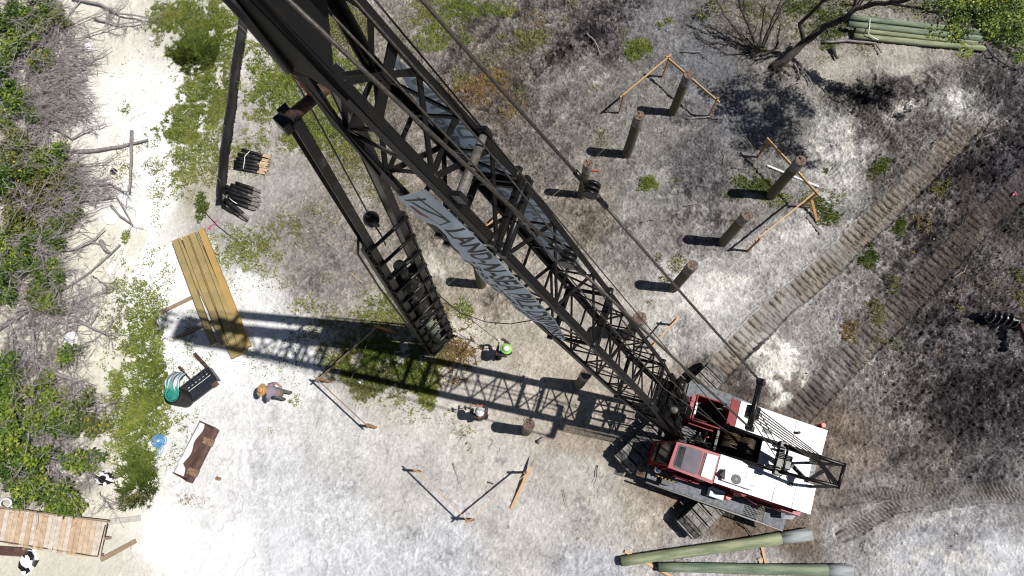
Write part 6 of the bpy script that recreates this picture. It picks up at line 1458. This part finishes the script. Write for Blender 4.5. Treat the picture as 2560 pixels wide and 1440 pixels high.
def blades(list_, bw=.011):
    Vs, Cs = [], []
    for (cx, cy, rx, ry, an, dens, kind, ln) in list_:
        a_, b_ = pm(rx * 1.15, cy), pm(ry * 1.15, cy); n = int(math.pi * a_ * b_ * dens * 1.25)
        if n < 8: n = 8
        if cx < 430 and cy > 600: n = int(n * .72) + 4
        c = at(cx, cy); q = np.sqrt(rng.random(n)); th = rng.random(n) * 2 * math.pi; k = R(-an)
        # ragged edge: the radius swells and shrinks with the angle, holes where the noise is low
        q = q * (0.78 + .5 * vnoise(np.cos(th) * 2.2 + cx, np.sin(th) * 2.2 + cy, 5))
        lx = q * np.cos(th) * a_; ly = q * np.sin(th) * b_
        x = c.x + lx * math.cos(k) - ly * math.sin(k); y = c.y + lx * math.sin(k) + ly * math.cos(k)
        nz = fbm(x * 1.9, y * 1.9, 15, 3) * .55 + fbm(x * 7, y * 7, 16, 2) * .45
        thr = .41 if dens > 600 else .44
        keepb = (nz + .16 * (1 - q) * (1 if dens > 600 else 0) + rng.normal(0, .045, n)) > thr + .05 + .16 * np.clip(q - .45, 0, 1)
        x, y, q, nz = x[keepb], y[keepb], q[keepb], nz[keepb]; n = len(x)
        if not n: continue
        i = np.clip(((y - Y0) / STEP).astype(int), 0, ny - 1); j = np.clip(((x - X0) / STEP).astype(int), 0, nx - 1)
        okm = (x > X0) & (x < X1) & (y > Y0) & (y < Y1)
        z = np.where(okm, H[i, j], 0)
        az_ = rng.random(n) * 2 * math.pi
        if ln > .19: az_ = np.arctan2(y - c.y, x - c.x) + rng.normal(0, .6, n)      # long blades spill outward from the tussock
        tl = np.clip(rng.normal(.85, .28, n), .15, 1.35)
        L_ = ln * (0.55 + .8 * rng.random(n)) * (1.15 - .4 * q)
        dx, dy, dz = np.cos(az_) * np.sin(tl) * L_, np.sin(az_) * np.sin(tl) * L_, np.cos(tl) * L_
        w = bw * (0.7 + .8 * rng.random(n)) * (1.7 if kind == 'creep' else 1.0)
        px_, py_ = -np.sin(az_) * w, np.cos(az_) * w
        if kind == 'creep': tip = .55
        else: tip = .8
        v0 = np.stack([x - px_, y - py_, z], -1); v1 = np.stack([x + px_, y + py_, z], -1)
        mx_, my_, mz_ = x + dx * .55, y + dy * .55, z + dz * .75
        v2 = np.stack([mx_ + px_ * tip, my_ + py_ * tip, mz_], -1); v3 = np.stack([x + dx, y + dy, z + dz * .92], -1)
        Vs.append(np.stack([v0, v1, v2, v3], 1).reshape(-1, 3))
        pal = np.array(GREEN[kind]); pi_ = np.clip((nz * 2.2 - .6 + rng.normal(0, .28, n)) * len(pal), 0, len(pal) - 1).astype(int)
        cc = pal[pi_] * (0.8 + .45 * rng.random(n))[:, None]
        Cs.append(np.repeat(cc, 4, axis=0))
    V_ = np.concatenate(Vs); F_ = np.arange(len(V_)).reshape(-1, 4)
    return V_, F_, np.concatenate(Cs)
V_, F_, C_ = blades([g for g in GR if g[6] != 'creep'])
o = link_mesh('grass', V_, F_, 'grass_blade', origin=(0, 0, 0), cols=C_); tag(o, 'short green and dry grass spread over the sand and round the boom shadow', 'grass', kind='stuff')
V_, F_, C_ = blades([g for g in GR if g[6] == 'creep'])
o = link_mesh('ground_cover', V_, F_, 'grass_blade', origin=(0, 0, 0), cols=C_); tag(o, 'creeping yellow green plants on the white sand left of the site', 'ground cover', kind='stuff')
TUFT = [((1597,125),36,28,'lush',1500,.13,'bright green grass clump alone on grey sand left of the far board frame'),((1617,460),26,20,'lush',2200,.13,'low green grass clump between the slender pile and the orange frame'),
        ((2064,425),14,9,'dark',1800,.12,'small dark green tuft right of the tallest pile'),((315,655),12,10,'creep',900,.1,'small leafy sprig on the pale sand near the long grey pole')]
for p, rx, ry, kind, dn, ln, lb in TUFT:
    V_, F_, C_ = blades([(p[0], p[1], rx, ry, 0, dn, kind, ln)]); tag(link_mesh('grass_tuft', V_, F_, 'grass_blade', cols=C_), lb, 'grass tuft')

# ---------------------------------------------------------------- leaves, shrubs, dead branches
LEAFC = {'green': [(.035,.07,.010),(.065,.12,.014),(.11,.17,.02),(.19,.25,.03),(.28,.31,.045)], 'deep': [(.022,.05,.008),(.045,.09,.012),(.085,.14,.018),(.15,.21,.03)], 'olive': [(.05,.08,.02),(.09,.12,.03),(.14,.17,.045),(.20,.19,.06)], 'gold': [(.05,.08,.02),(.09,.11,.025),(.16,.14,.03),(.10,.12,.03)]}
def leaf_clusters(centres, radii, per, size, kind, flat=.75, yellow=.004):
    n = len(centres) * per; cen = np.repeat(np.asarray(centres), per, axis=0); rad = np.repeat(np.asarray(radii), per)
    d = rng.normal(size=(n, 3)); d /= np.linalg.norm(d, axis=1)[:, None]; rr = rad * rng.random(n) ** .45
    p = cen + d * rr[:, None] * np.array([1, 1, flat])
    p[:, 2] = np.maximum(p[:, 2], .03)
    ax = rng.normal(size=(n, 3)) * .6 + d * .8; ax[:, 2] *= .5; ax /= np.linalg.norm(ax, axis=1)[:, None]
    up = np.array([0, 0, 1.0]) + rng.normal(size=(n, 3)) * .55; sd = np.cross(ax, up); sd /= np.maximum(np.linalg.norm(sd, axis=1), 1e-6)[:, None]
    s = size * (0.5 + 1.0 * rng.random(n)); w = s * .30
    V_ = np.stack([p, p + ax * (s * .5)[:, None] + sd * w[:, None], p + ax * s[:, None], p + ax * (s * .5)[:, None] - sd * w[:, None]], 1).reshape(-1, 3)
    pal = np.array(LEAFC[kind]); tone = np.repeat(rng.random(len(centres)), per) * .55 + rng.random(n) * .5
    ci = np.clip(tone * len(pal), 0, len(pal) - 1).astype(int); c = pal[ci] * (0.8 + .4 * rng.random(n))[:, None]
    yl = rng.random(n) < yellow; c[yl] = np.array([.55, .40, .03])
    return V_, np.arange(len(V_)).reshape(-1, 4), np.repeat(c, 4, axis=0)

def grow(m, p, d, L_, r, depth, wig=.22, n=5, kids=3, zmax=None, droop=.02):
    """a crooked branch with side twigs"""
    pts = [p]; rs = [r]; q = p.copy(); dd = d.normalized()
    for i in range(n):
        dd = (dd + Vector((random.gauss(0, wig), random.gauss(0, wig), random.gauss(0, wig * .5) - droop))).normalized()
        q = q + dd * (L_ / n)
        if q.z < .02: q.z = .02 + random.random() * .02; dd.z = abs(dd.z) * .3
        if zmax and q.z > zmax: dd.z = -abs(dd.z) * .4
        pts.append(q.copy()); rs.append(max(.004, r * (1 - .75 * (i + 1) / n)))
        if depth > 0 and i > 0:
            for _ in range(kids if random.random() < .6 else kids - 1):
                s = Vector((random.gauss(0, 1), random.gauss(0, 1), random.gauss(0, .45)))
                grow(m, q.copy(), (dd * .9 + s * .75), L_ * random.uniform(.25, .5), rs[-1] * .62, depth - 1, wig * 1.2, 4, kids, zmax, droop)
    m.tube(pts, rs, 5 if r > .03 else 4 if r > .012 else 3, cap=False, smooth=False)
    return pts

def shrub(cx, cy, rpx, h, kind, label, dens=1.0, twigs=10, name='shrub', group='green shrubs along the left edge', hole=0.35):
    r = pm(rpx, cy); c = at(cx, cy, h * .5); c.z = 0
    t = empty(name, (c.x, c.y, 0), label, 'shrub', group)
    # foliage clumps spread through a low irregular crown
    nC = int(34 * dens * max(.35, r * r)); cen = []; rad = []
    for _ in range(nC * 3):
        a = random.random() * 6.283; q = math.sqrt(random.random()); x = c.x + math.cos(a) * q * r; y = c.y + math.sin(a) * q * r
        if float(fbm(np.array([x * 1.1]), np.array([y * 1.1]), 23, 3)[0]) < hole + .22 * q: continue
        z = h * (1 - .65 * q * q) * random.uniform(.35, 1.0); cen.append((x, y, max(.08, z))); rad.append(random.uniform(.12, .24))
        if len(cen) >= nC: break
    if len(cen) < 5: cen += [(c.x + random.uniform(-.3, .3) * r, c.y + random.uniform(-.3, .3) * r, h * .6) for _ in range(5)]; rad += [.18] * 5
    V_, F_, C_ = leaf_clusters(cen, rad, 40, .105, kind)
    link_mesh('foliage', V_, F_, 'leaf', t, cols=C_)
    m = MB()
    for k in range(twigs):
        a = k * 6.283 / twigs + random.uniform(-.3, .3); grow(m, Vector((c.x, c.y, .02)), Vector((math.cos(a), math.sin(a), random.uniform(.2, .9))), r * random.uniform(.9, 1.25), .032, 1, kids=2, zmax=h)
    for k in range(int(twigs * (.8 if cy < 800 else .45))):
        a = random.gauss(0, .75) if cx < 300 else random.random() * 6.283; q = random.random() * .5
        grow(m, Vector((c.x + q * r * math.cos(k), c.y + q * r * math.sin(k), h * random.uniform(.6, 1.0))), Vector((math.cos(a), math.sin(a), random.uniform(-.15, .2))), r * random.uniform(.7, 1.5), .016, 1, kids=2, zmax=h * 1.35)
    m.build('stems', 'twig_grey', t)
SH = [(25,45,70,1.1,'deep','shrub in the top left corner of the photo'),(95,15,55,1.0,'green','shrub at the top edge beside the corner shrub'),(60,110,66,1.1,'green','shrub just below the two at the top left corner'),(128,60,36,.9,'olive','small olive shrub between the corner and the dead branches'),
 (15,185,56,1.1,'deep','dark shrub at the left edge level with the grey concrete block'),(80,150,46,.8,'green','yellow green shrub left of the grey concrete block'),(35,262,56,.9,'green','shrub below the dark one at the left edge, beside the dead brush'),(85,300,40,.7,'deep','small dark shrub in front of the dead brush'),
 (45,375,70,1.1,'olive','broad olive shrub where the straight grey twigs begin'),(130,405,60,1.0,'green','green shrub left of the thick driftwood trunk'),(25,455,60,1.1,'deep','dark shrub at the left edge behind the gold tinged ones'),(112,470,60,.9,'gold','gold tinged shrub left of the upright driftwood'),(170,440,40,.8,'olive','small olive shrub nearest the upright driftwood'),
 (55,520,66,1.0,'gold','golden shrub with grey twigs crossing it'),(155,525,46,.8,'olive','olive shrub beside the torn plastic scrap'),(30,610,60,1.0,'green','shrub with a yellow fruit at the left edge'),(95,625,56,1.0,'deep','dark green shrub above the long pale pole'),(135,690,44,.8,'green','shrub touching the upper side of the long pale pole'),
 (28,700,60,1.0,'deep','dark shrub at the left edge above the long pale pole'),(70,765,50,.8,'olive','thin olive shrub where the long pale pole crosses'),(118,765,34,.7,'green','small green shrub just under the long pale pole'),(180,890,30,.6,'green','small green sprig shrub below the white plastic bag'),
 (20,940,60,1.1,'deep','dark shrub at the left edge beneath the thick grey limbs'),(60,990,66,1.1,'green','shrub left of the thick grey limbs'),(225,1030,52,.9,'olive','round olive shrub standing apart beside the tall grass'),(135,1010,40,.8,'green','small shrub tucked under the fallen grey limbs'),
 (50,1075,76,1.2,'green','large glossy shrub at the left edge halfway to the boardwalk'),(135,1085,46,.9,'deep','dark shrub beside the leaning grey trunk'),(110,1150,66,1.1,'green','large shrub in the middle of the lower clump'),(195,1175,52,1.0,'green','shrub at the right tip of the lower clump'),
 (30,1165,56,1.0,'deep','dark shrub at the left edge of the lower clump'),(95,1225,58,1.0,'green','shrub hanging over the edge of the boardwalk'),(170,1232,50,.9,'green','shrub between the boardwalk and the cloth scrap')]
for (cx, cy, r, h, k, lb) in SH: shrub(cx, cy, r, h, k, lb, dens=1.8 if cy > 930 else 1.25, hole=.25 if cy > 930 else .33)

def dead(px_pts, r, label, name='dead_branch', kids=3, depth=2, m_='twig_grey', h0=.1, h1=.3, L_=.9, cat='dead branch', group='grey dead branches on the sand'):
    pts = [at(x, y, h0 + (h1 - h0) * i / max(1, len(px_pts) - 1)) for i, (x, y) in enumerate(px_pts)]
    fine = []
    for a, b in zip(pts, pts[1:]):
        for k in range(4): fine.append(a.lerp(b, k / 4) + Vector((random.gauss(0, .02), random.gauss(0, .02), 0)))
    fine.append(pts[-1])
    m = MB(); rs = [r * (1 - .6 * i / len(fine)) for i in range(len(fine))]; m.tube(fine, rs, 7)
    for i in range(2, len(fine)):
        for _ in range(random.randint(0, kids)):
            d = (fine[i] - fine[i - 1]).normalized(); s = Vector((random.gauss(0, 1), random.gauss(0, 1), random.gauss(0, .35)))
            grow(m, fine[i].copy(), d * .8 + s * .8, L_ * random.uniform(.3, 1.0), rs[i] * .45 + .004, depth - 1, kids=2, zmax=.9)
    o_ = m.build(name, m_); return tag(o_, label, cat, group)
DB = [([(180,-5),(250,12),(300,33),(372,45)],.07,'thick dead branch reaching to the grass corner at the top'),([(235,48),(300,60),(372,52)],.045,'dark branch lying just under the thick one at the top'),([(80,40),(160,70),(250,30),(290,20)],.03,'thin branch crossing above the white bag at the top'),
 ([(120,100),(200,95),(270,70),(300,60)],.035,'dead branch pointing right above the concrete block'),([(60,215),(150,170),(230,150),(280,118)],.03,'dead branch running over the bag towards the open sand'),([(80,150),(150,200),(190,240),(230,280)],.035,'dead branch slanting down past the concrete block'),
 ([(80,260),(140,240),(190,270),(222,298)],.045,'forked dead branch ending on the sand below the block'),([(20,240),(110,262),(190,262),(235,240)],.03,'thin dead branch below the concrete block'),([(120,315),(180,345),(215,325),(256,312)],.04,'pale branch alone on the sand above the driftwood trunk'),
 ([(210,-10),(150,60),(140,120),(160,150)],.03,'dead branch curling down left of the white bag'),([(20,10),(90,30),(160,45),(220,70)],.035,'long dead branch across the top left shrubs'),([(70,330),(120,300),(180,290),(228,275)],.035,'branch lying under the forked one'),
 ([(130,405),(200,412),(272,405)],.045,'first of the parallel twigs left of the upright driftwood'),([(60,440),(150,432),(240,425),(330,352)],.022,'long thin twig crossing below the driftwood trunk'),([(110,470),(200,462),(275,458),(310,478)],.05,'bent branch joining the foot of the upright driftwood'),
 ([(60,560),(140,510),(220,500),(290,490),(330,560)],.05,'forked grey branch around the torn plastic scrap'),([(140,632),(190,622),(232,600),(262,570)],.05,'pale barked branch pointing up beside the plastic scrap'),([(60,590),(130,560),(200,540),(270,510)],.025,'thin branch below the gold tinged shrubs'),
 ([(190,800),(235,822),(272,838)],.06,'dark brown stub lying right of the white plastic bag'),([(100,740),(180,760),(240,735),(275,728)],.03,'dead branch beneath the long pale pole'),([(235,692),(262,712),(270,722)],.03,'short twig between the bottle and the creeping plants'),
 ([(120,830),(150,790),(200,760),(230,700)],.025,'thin branch rising across the long pale pole'),([(20,880),(90,905),(150,940),(200,955),(228,990)],.10,'thick grey limb fallen towards the round olive shrub'),([(60,960),(130,968),(190,985),(230,1002)],.06,'second grey limb lying below the thick one'),
 ([(108,1065),(130,1100),(170,1130),(232,1190)],.07,'leaning grey trunk between the lower shrubs'),([(-5,1178),(60,1165),(130,1142),(200,1140)],.035,'long pale branch lying over the lower shrubs'),([(60,870),(60,930),(90,1000)],.06,'grey trunk standing among the fallen limbs'),
 ([(250,1230),(262,1255),(285,1275)],.02,'small dry twigs on the sand above the boardwalk end'),([(20,800),(40,850),(90,880)],.05,'broken grey trunk left of the white bag'),([(200,870),(260,830),(290,790)],.02,'thin twig right of the small sprig shrub'),
 ([(30,420),(110,400),(190,420)],.03,'bare branch between the olive and green shrubs'),([(0,480),(90,500),(180,480),(250,470)],.03,'straight grey branch across the gold tinged shrub'),([(10,390),(90,380),(170,372)],.025,'pale stick over the broad olive shrub')]
for pts, r, lb in DB: dead(pts, r, lb, kids=3 if r > .028 else 2)
def log(pts, r, label, name='driftwood', m_='driftwood', h0=.1, h1=.15, cat='driftwood', r2=None, group=None):
    P_ = [at(x, y, h0 + (h1 - h0) * i / (len(pts) - 1)) for i, (x, y) in enumerate(pts)]; fine = []
    for a, b in zip(P_, P_[1:]):
        for k in range(3): fine.append(a.lerp(b, k / 3) + Vector((random.gauss(0, .012), random.gauss(0, .012), random.gauss(0, .01))))
    fine.append(P_[-1]); r2 = r2 if r2 else r * .45
    o_ = MB().tube(fine, [(r + (r2 - r) * i / len(fine)) * random.uniform(.88, 1.1) for i in range(len(fine))], 8).build(name, m_); return tag(o_, label, cat, group)
log([(165,379),(240,376),(300,366),(370,349)], .09, 'thick driftwood trunk lying level below the concrete block')
log([(329,328),(329,400),(322,480)], .075, 'upright driftwood log crossing the end of the level trunk', h1=.35)
log([(-5,827),(130,740),(225,680),(300,612)], .05, 'long straight pale pole slanting out of the shrubs', r2=.03)
log([(278,514),(300,540),(330,560)], .06, 'short dark driftwood piece beside the torn plastic scrap')
log([(252,604),(262,622),(274,632)], .10, 'broken driftwood stump on the pale sand', r2=.05)
log([(78,905),(84,862),(80,830)], .10, 'standing pale stump among the broken limbs', h1=.4)
log([(1466,84),(1488,104),(1502,138)], .045, 'pale crooked stick on the far soil beside the muck', name='stick', cat='stick')
log([(1702,128),(1750,130),(1790,155)], .03, 'thin curved stick above the far board frame', name='stick', cat='stick')
log([(1715,296),(1770,293),(1815,295)], .03, 'pale straight stick just below the far board frame', name='stick', cat='stick')
log([(2060,104),(2120,102),(2190,108),(2204,132)], .06, 'pale driftwood branch below the green pole stack')
log([(2078,120),(2094,146)], .09, 'dark charred lump of wood below the pale driftwood', name='charred_wood', m_='dark_bark', cat='charred wood')
log([(1978,302),(2010,334)], .03, 'grey stick at the edge of the tree shadow', name='stick', cat='stick')
log([(2385,695),(2410,678),(2418,662)], .03, 'white forked stick beside the right crawler trail', name='stick', cat='stick')
log([(2455,343),(2484,332)], .03, 'small white stick above the right crawler trail', name='stick', cat='stick')
log([(1605,555),(1622,545),(1640,549)], .025, 'tiny white stick left of the smudged grey soil', name='stick', cat='stick')
log([(1812,370),(1812,408)], .02, 'thin dark twig standing left of the orange frame', name='stick', cat='stick')
log([(1835,420),(1870,422)], .02, 'thin pale twig left of the white pipe', name='stick', cat='stick')
log([(1708,514),(1740,510)], .02, 'bleached twig below the tallest pile shadow', name='stick', cat='stick')
log([(1845,1308),(1870,1325),(1885,1345)], .03, 'crooked dark root between the walkway and the green pole', name='stick', m_='dark_bark', cat='root')
log([(1493,1162),(1492,1190),(1486,1208)], .018, 'thin dark twig on the sand left of the crane tracks', name='stick', m_='dark_bark', cat='stick')
log([(1132,1158),(1152,1212)], .012, 'fine straight twig inside the thin board frame', name='stick', cat='stick')
log([(1405,1225),(1420,1270)], .012, 'fine straight twig right of the loose plank', name='stick', m_='dark_bark', cat='stick')
log([(1345,1105),(1362,1094)], .08, 'small heap of grey rags or bark below the boom shadow', name='bark_lump', cat='bark')
for (x0, y0, x1, y1, rr, lb) in [(1955,165,1970,200,.03,'nearest pale root'),(1985,160,2000,200,.05,'stout pale root'),(1998,170,2030,210,.04,'long pale root'),(1975,215,2005,205,.03,'flat pale root'),(1880,215,1905,250,.02,'thin pale root'),(2010,235,2040,218,.025,'dark curled root')]:
    log([(x0, y0), ((x0 + x1) / 2 + 4, (y0 + y1) / 2 - 3), (x1, y1)], rr, lb + ' lying at the foot of the multi stemmed tree', name='root', cat='root')

# fine litter of dead twigs nobody could count
m = MB()
def twig_litter(n, boxes, lmin=.2, lmax=1.0, zr=.45, lean=None):
    for _ in range(n):
        cx, cy, rx, ry = random.choice(boxes); a = random.random() * 6.283; q = math.sqrt(random.random())
        p = at(cx + rx * q * math.cos(a), cy + ry * q * math.sin(a), 0); p.z = random.random() ** 1.5 * zr + .02
        th = random.gauss(lean, .5) if lean is not None and random.random() < .7 else random.random() * 6.283
        L_ = random.uniform(lmin, lmax); d = Vector((math.cos(th), math.sin(th), random.gauss(0, .25))); mid = p + d * L_ * .5 + Vector((random.gauss(0, .03), random.gauss(0, .03), 0)); e = mid + (d + Vector((random.gauss(0, .3), random.gauss(0, .3), 0))) * L_ * .5
        mid.z = max(mid.z, .015); e.z = max(e.z, .012); r = random.uniform(.004, .012) * (1.4 if lmax > .8 else 1)
        m.tube([p, mid, e], [r, r * .8, r * .4], 3, cap=False, smooth=False)
twig_litter(2200, [(120,120,110,110),(60,200,110,80),(150,250,80,60),(60,60,90,80),(170,160,70,60),(100,300,110,50)], lean=-.3)
twig_litter(1500, [(110,450,130,80),(180,480,90,50),(100,560,120,60),(70,660,110,80),(60,400,90,50)], lean=.25)
twig_litter(1300, [(80,800,120,60),(140,860,110,60),(110,930,130,60),(140,1020,90,60),(90,1120,110,80),(180,760,60,60)])
twig_litter(500, [(300,450,50,40),(250,640,60,60),(270,780,50,60),(290,60,70,40),(270,1255,50,20)], .06, .3, .06)
o = m.build('brushwood', 'twig_grey', origin=(0, 0, 0)); tag(o, 'litter of small grey dead twigs under and around the shrubs', 'brushwood', kind='stuff')
m = MB()
twig_litter(900, [(1850,30,90,50),(1920,170,80,50),(1990,190,60,40),(1960,120,90,60),(2100,60,120,60),(2450,90,110,70),(1800,60,60,50)], .06, .4, .12)
twig_litter(500, [(1250,200,200,120),(1500,300,250,200),(1750,480,200,100),(2300,500,250,250),(2350,900,200,250),(1150,600,200,200),(900,650,120,150)], .05, .22, .02)
twig_litter(160, [(700,1100,250,200),(1100,1200,250,150),(330,300,60,200)], .05, .22, .01)
o = m.build('ground_twigs', 'driftwood', origin=(0, 0, 0)); tag(o, 'scattered pale bits of wood over the churned soil', 'twigs', kind='stuff')
# crumbs of turned-up peat and shell on the rough soil
nC_ = 9000; V3 = []; 
xs = rng.uniform(X0, X1, nC_ * 6); ys = rng.uniform(Y0, Y1, nC_ * 6)
ji = ((xs - X0) / STEP).astype(int).clip(0, nx - 1); ii_ = ((ys - Y0) / STEP).astype(int).clip(0, ny - 1)
kk = (rng.random(len(xs)) < np.clip((rough_f[ii_, ji] - .16) * 4.2, 0, 1)) & (fbm(xs * 1.6, ys * 1.6, 97, 3) > .48)
xs, ys, zs = xs[kk], ys[kk], H[ii_, ji][kk]; n = len(xs); ss_ = rng.uniform(.012, .038, n)
oc = np.array([(1,0,0),(0,1,0),(-1,0,0),(0,-1,0),(0,0,1)], float); of = np.array([(0,1,4),(1,2,4),(2,3,4),(3,0,4)])
vv_ = (oc[None] + rng.normal(0, .25, (n, 5, 3))) * ss_[:, None, None]; vv_ += np.stack([xs, ys, zs], -1)[:, None, :]
ff = (of[None] + (np.arange(n) * 5)[:, None, None]).reshape(-1, 3)
base_c = alb[ii_, ji][kk]; dk = rng.random(n)
cc = np.where((dk < .4)[:, None], np.array([.035, .03, .03]), np.where((dk < .8)[:, None], base_c * .8, np.minimum(base_c * 1.8 + .08, .6)))
o = link_mesh('soil_crumbs', vv_.reshape(-1, 3), ff, 'sandy_soil', origin=(0, 0, 0), cols=np.concatenate([np.repeat(cc, 5, axis=0), np.full((n * 5, 1), .1)], 1)); tag(o, 'loose crumbs of dark soil and pale shell on the churned ground', 'soil crumbs', kind='stuff')

# ---------------------------------------------------------------- trees at the top right
def limb(m, pts, r0, r1, kids=0, depth=1, L_=.8):
    P_ = [at(x, y, h) for x, y, h in pts]; fine = []
    for a, b in zip(P_, P_[1:]):
        for k in range(4): fine.append(a.lerp(b, k / 4) + Vector((random.gauss(0, .02), random.gauss(0, .02), random.gauss(0, .02))))
    fine.append(P_[-1]); rs = [r0 + (r1 - r0) * i / (len(fine) - 1) for i in range(len(fine))]; m.tube(fine, rs, 9, smooth=True)
    for i in range(3, len(fine)):
        for _ in range(random.randint(0, kids)):
            d = (fine[i] - fine[i - 1]).normalized(); s = Vector((random.gauss(0, 1), random.gauss(0, 1), random.gauss(0, .6)))
            grow(m, fine[i].copy(), d + s * .9, L_ * random.uniform(.4, 1.1), rs[i] * .4 + .004, depth, kids=2, droop=-.02)
    return fine
tb_ = at(1945, 160)
tr = empty('leaning_tree', (tb_.x, tb_.y, 0), 'dark barked leaning tree whose leaves overhang the green pole stack', 'tree')
m = MB(); [limb(m, [(1940,166,.15),(1940+dx,166+dy,.02),(1940+dx*1.7,166+dy*1.6+4,.0)], .09, .03) for dx, dy in ((-18,8),(-8,20),(10,22),(22,12),(30,-2))]; limb(m, [(1930,172,0),(1965,150,.4),(2010,105,.9),(2060,68,1.6),(2105,48,2.4)], .20, .12); m.build('trunk', 'dark_bark', tr)
m = MB(); F1 = limb(m, [(2105,48,2.4),(2140,22,3.0),(2200,8,3.8),(2262,2,4.6),(2340,-40,5.6),(2420,-60,6.6)], .12, .05, 1, 1, 1.0)
limb(m, [(2128,30,2.9),(2138,8,3.6),(2150,-30,4.8),(2250,-160,6.8)], .08, .04, 1)
limb(m, [(2200,8,3.8),(2300,20,4.6),(2400,50,5.2),(2480,60,5.6)], .05, .02, 2, 1, .8)
limb(m, [(2010,105,.9),(2000,60,2.0),(2120,-60,5.0),(2330,-160,7.2)], .10, .04, 1)
m.build('limb', 'dark_bark', tr)
m = MB(); limb(m, [(2460,108,.3),(2480,140,.15),(2520,165,.1),(2570,180,.1)], .05, .03); o = m.build('fallen_branch', 'dark_bark'); tag(o, 'dark curved fallen branch right of the green pole stack', 'dead branch')
cen = []; rad = []
SHB = [(1915, 205, 8.2), (1930, 235, 8.2), (1925, 270, 8.2), (1930, 300, 8.2), (1905, 300, 8.2), (1880, 300, 8.2), (1860, 285, 8.2), (1835, 250, 8.2), (1815, 265, 8.2), (1800, 240, 8.2), (1780, 225, 8.2), (1870, 330, 8.2), (1895, 345, 8.2), (1930, 335, 8.2), (1960, 300, 8.2), (1970, 330, 8.2), (1960, 365, 8.2), (1985, 385, 8.2), (2005, 400, 8.2), (1990, 260, 8.2), (2010, 280, 8.2), (1900, 370, 8.2), (1870, 375, 8.2), (1850, 310, 8.2), (1945, 250, 8.2), (1975, 235, 8.2), (1880, 240, 8.2), (1860, 200, 8.2), (1850, 215, 8.2), (1935, 320, 8.2), (1910, 325, 8.2), (1945, 285, 8.2)]
for x, y, h in SHB:
    g_ = at(x, y); c = Vector((g_.x, g_.y, 0)) - Vector((SUN_DIR.x, SUN_DIR.y, 0)) / abs(SUN_DIR.z) * h; 
    for _ in range(5): cen.append((c.x + random.gauss(0, .26), c.y + random.gauss(0, .22), h + random.gauss(0, .3))); rad.append(random.uniform(.2, .38))
VIS = [(2306, 28, 4.6), (2330, 20, 4.8), (2362, 12, 5.0), (2384, 26, 5.0), (2425, 30, 5.2), (2470, 36, 5.4), (2492, 62, 5.2), (2515, 40, 5.4), (2538, 60, 5.2), (2552, 26, 5.5), (2470, 8, 5.6), (2430, 5, 5.6), (2530, 8, 5.7), (2500, 18, 5.6), (2548, 96, 4.8), (2530, 84, 5.0), (2556, 128, 4.4), (2465, 74, 4.8), (2496, 86, 4.8), (2390, 4, 5.4), (2575, 70, 5.0), (2580, 20, 5.6)]
for x, y, h in VIS:
    c = at(x, y, h)
    for _ in range(2): cen.append((c.x + random.gauss(0, .13), c.y + random.gauss(0, .13), h + random.gauss(0, .15))); rad.append(random.uniform(.13, .24))
V_, F_, C_ = leaf_clusters(cen, rad, 85, .085, 'green', yellow=.006)
link_mesh('crown', V_, F_, 'leaf', tr, cols=C_)
tb_ = at(1895, 130)
tr = empty('bare_shrub', (tb_.x, tb_.y, 0), 'multi stemmed bare shrub with mossy stems left of the leaning tree', 'bare shrub')
for pts, r in [([(1897,130,.1),(1875,75,.9),(1852,20,1.7),(1846,-20,2.2)],.07),([(1897,128,.1),(1905,70,1.0),(1915,10,2.0)],.05),([(1900,128,.1),(1925,65,1.1),(1952,0,2.2)],.06),([(1905,126,.1),(1940,50,1.2),(1970,-10,2.3)],.045),([(1890,130,.1),(1850,85,.6),(1812,40,1.2),(1790,0,1.7)],.05),
               ([(1888,134,.05),(1830,108,.15),(1770,105,.1),(1745,90,.1)],.035),([(1900,140,.05),(1940,120,.4),(1950,65,1.2)],.07),([(1880,132,.05),(1820,135,.1),(1765,108,.05)],.03),([(1895,125,.1),(1860,40,1.3),(1862,-10,2.0)],.05)]:
    m = MB(); limb(m, pts, r, r * .45, 2, 1, .6); m.build('stem', 'dark_bark', tr)
cen = [tuple(at(1893 + random.gauss(0, 8), 118 + random.gauss(0, 10), .4)) for _ in range(5)]
V_, F_, C_ = leaf_clusters(cen, [.14] * 5, 40, .06, 'olive'); link_mesh('foliage', V_, F_, 'leaf', tr, cols=C_)
shrub(2530, 40, 60, 1.4, 'deep', 'low dark shrub on the ground in the top right corner', name='shrub', group=None, hole=.2)
shrub(1775, 20, 34, .5, 'olive', 'low tangle of twigs and leaves left of the bare shrub', group=None, dens=.4, hole=.3)
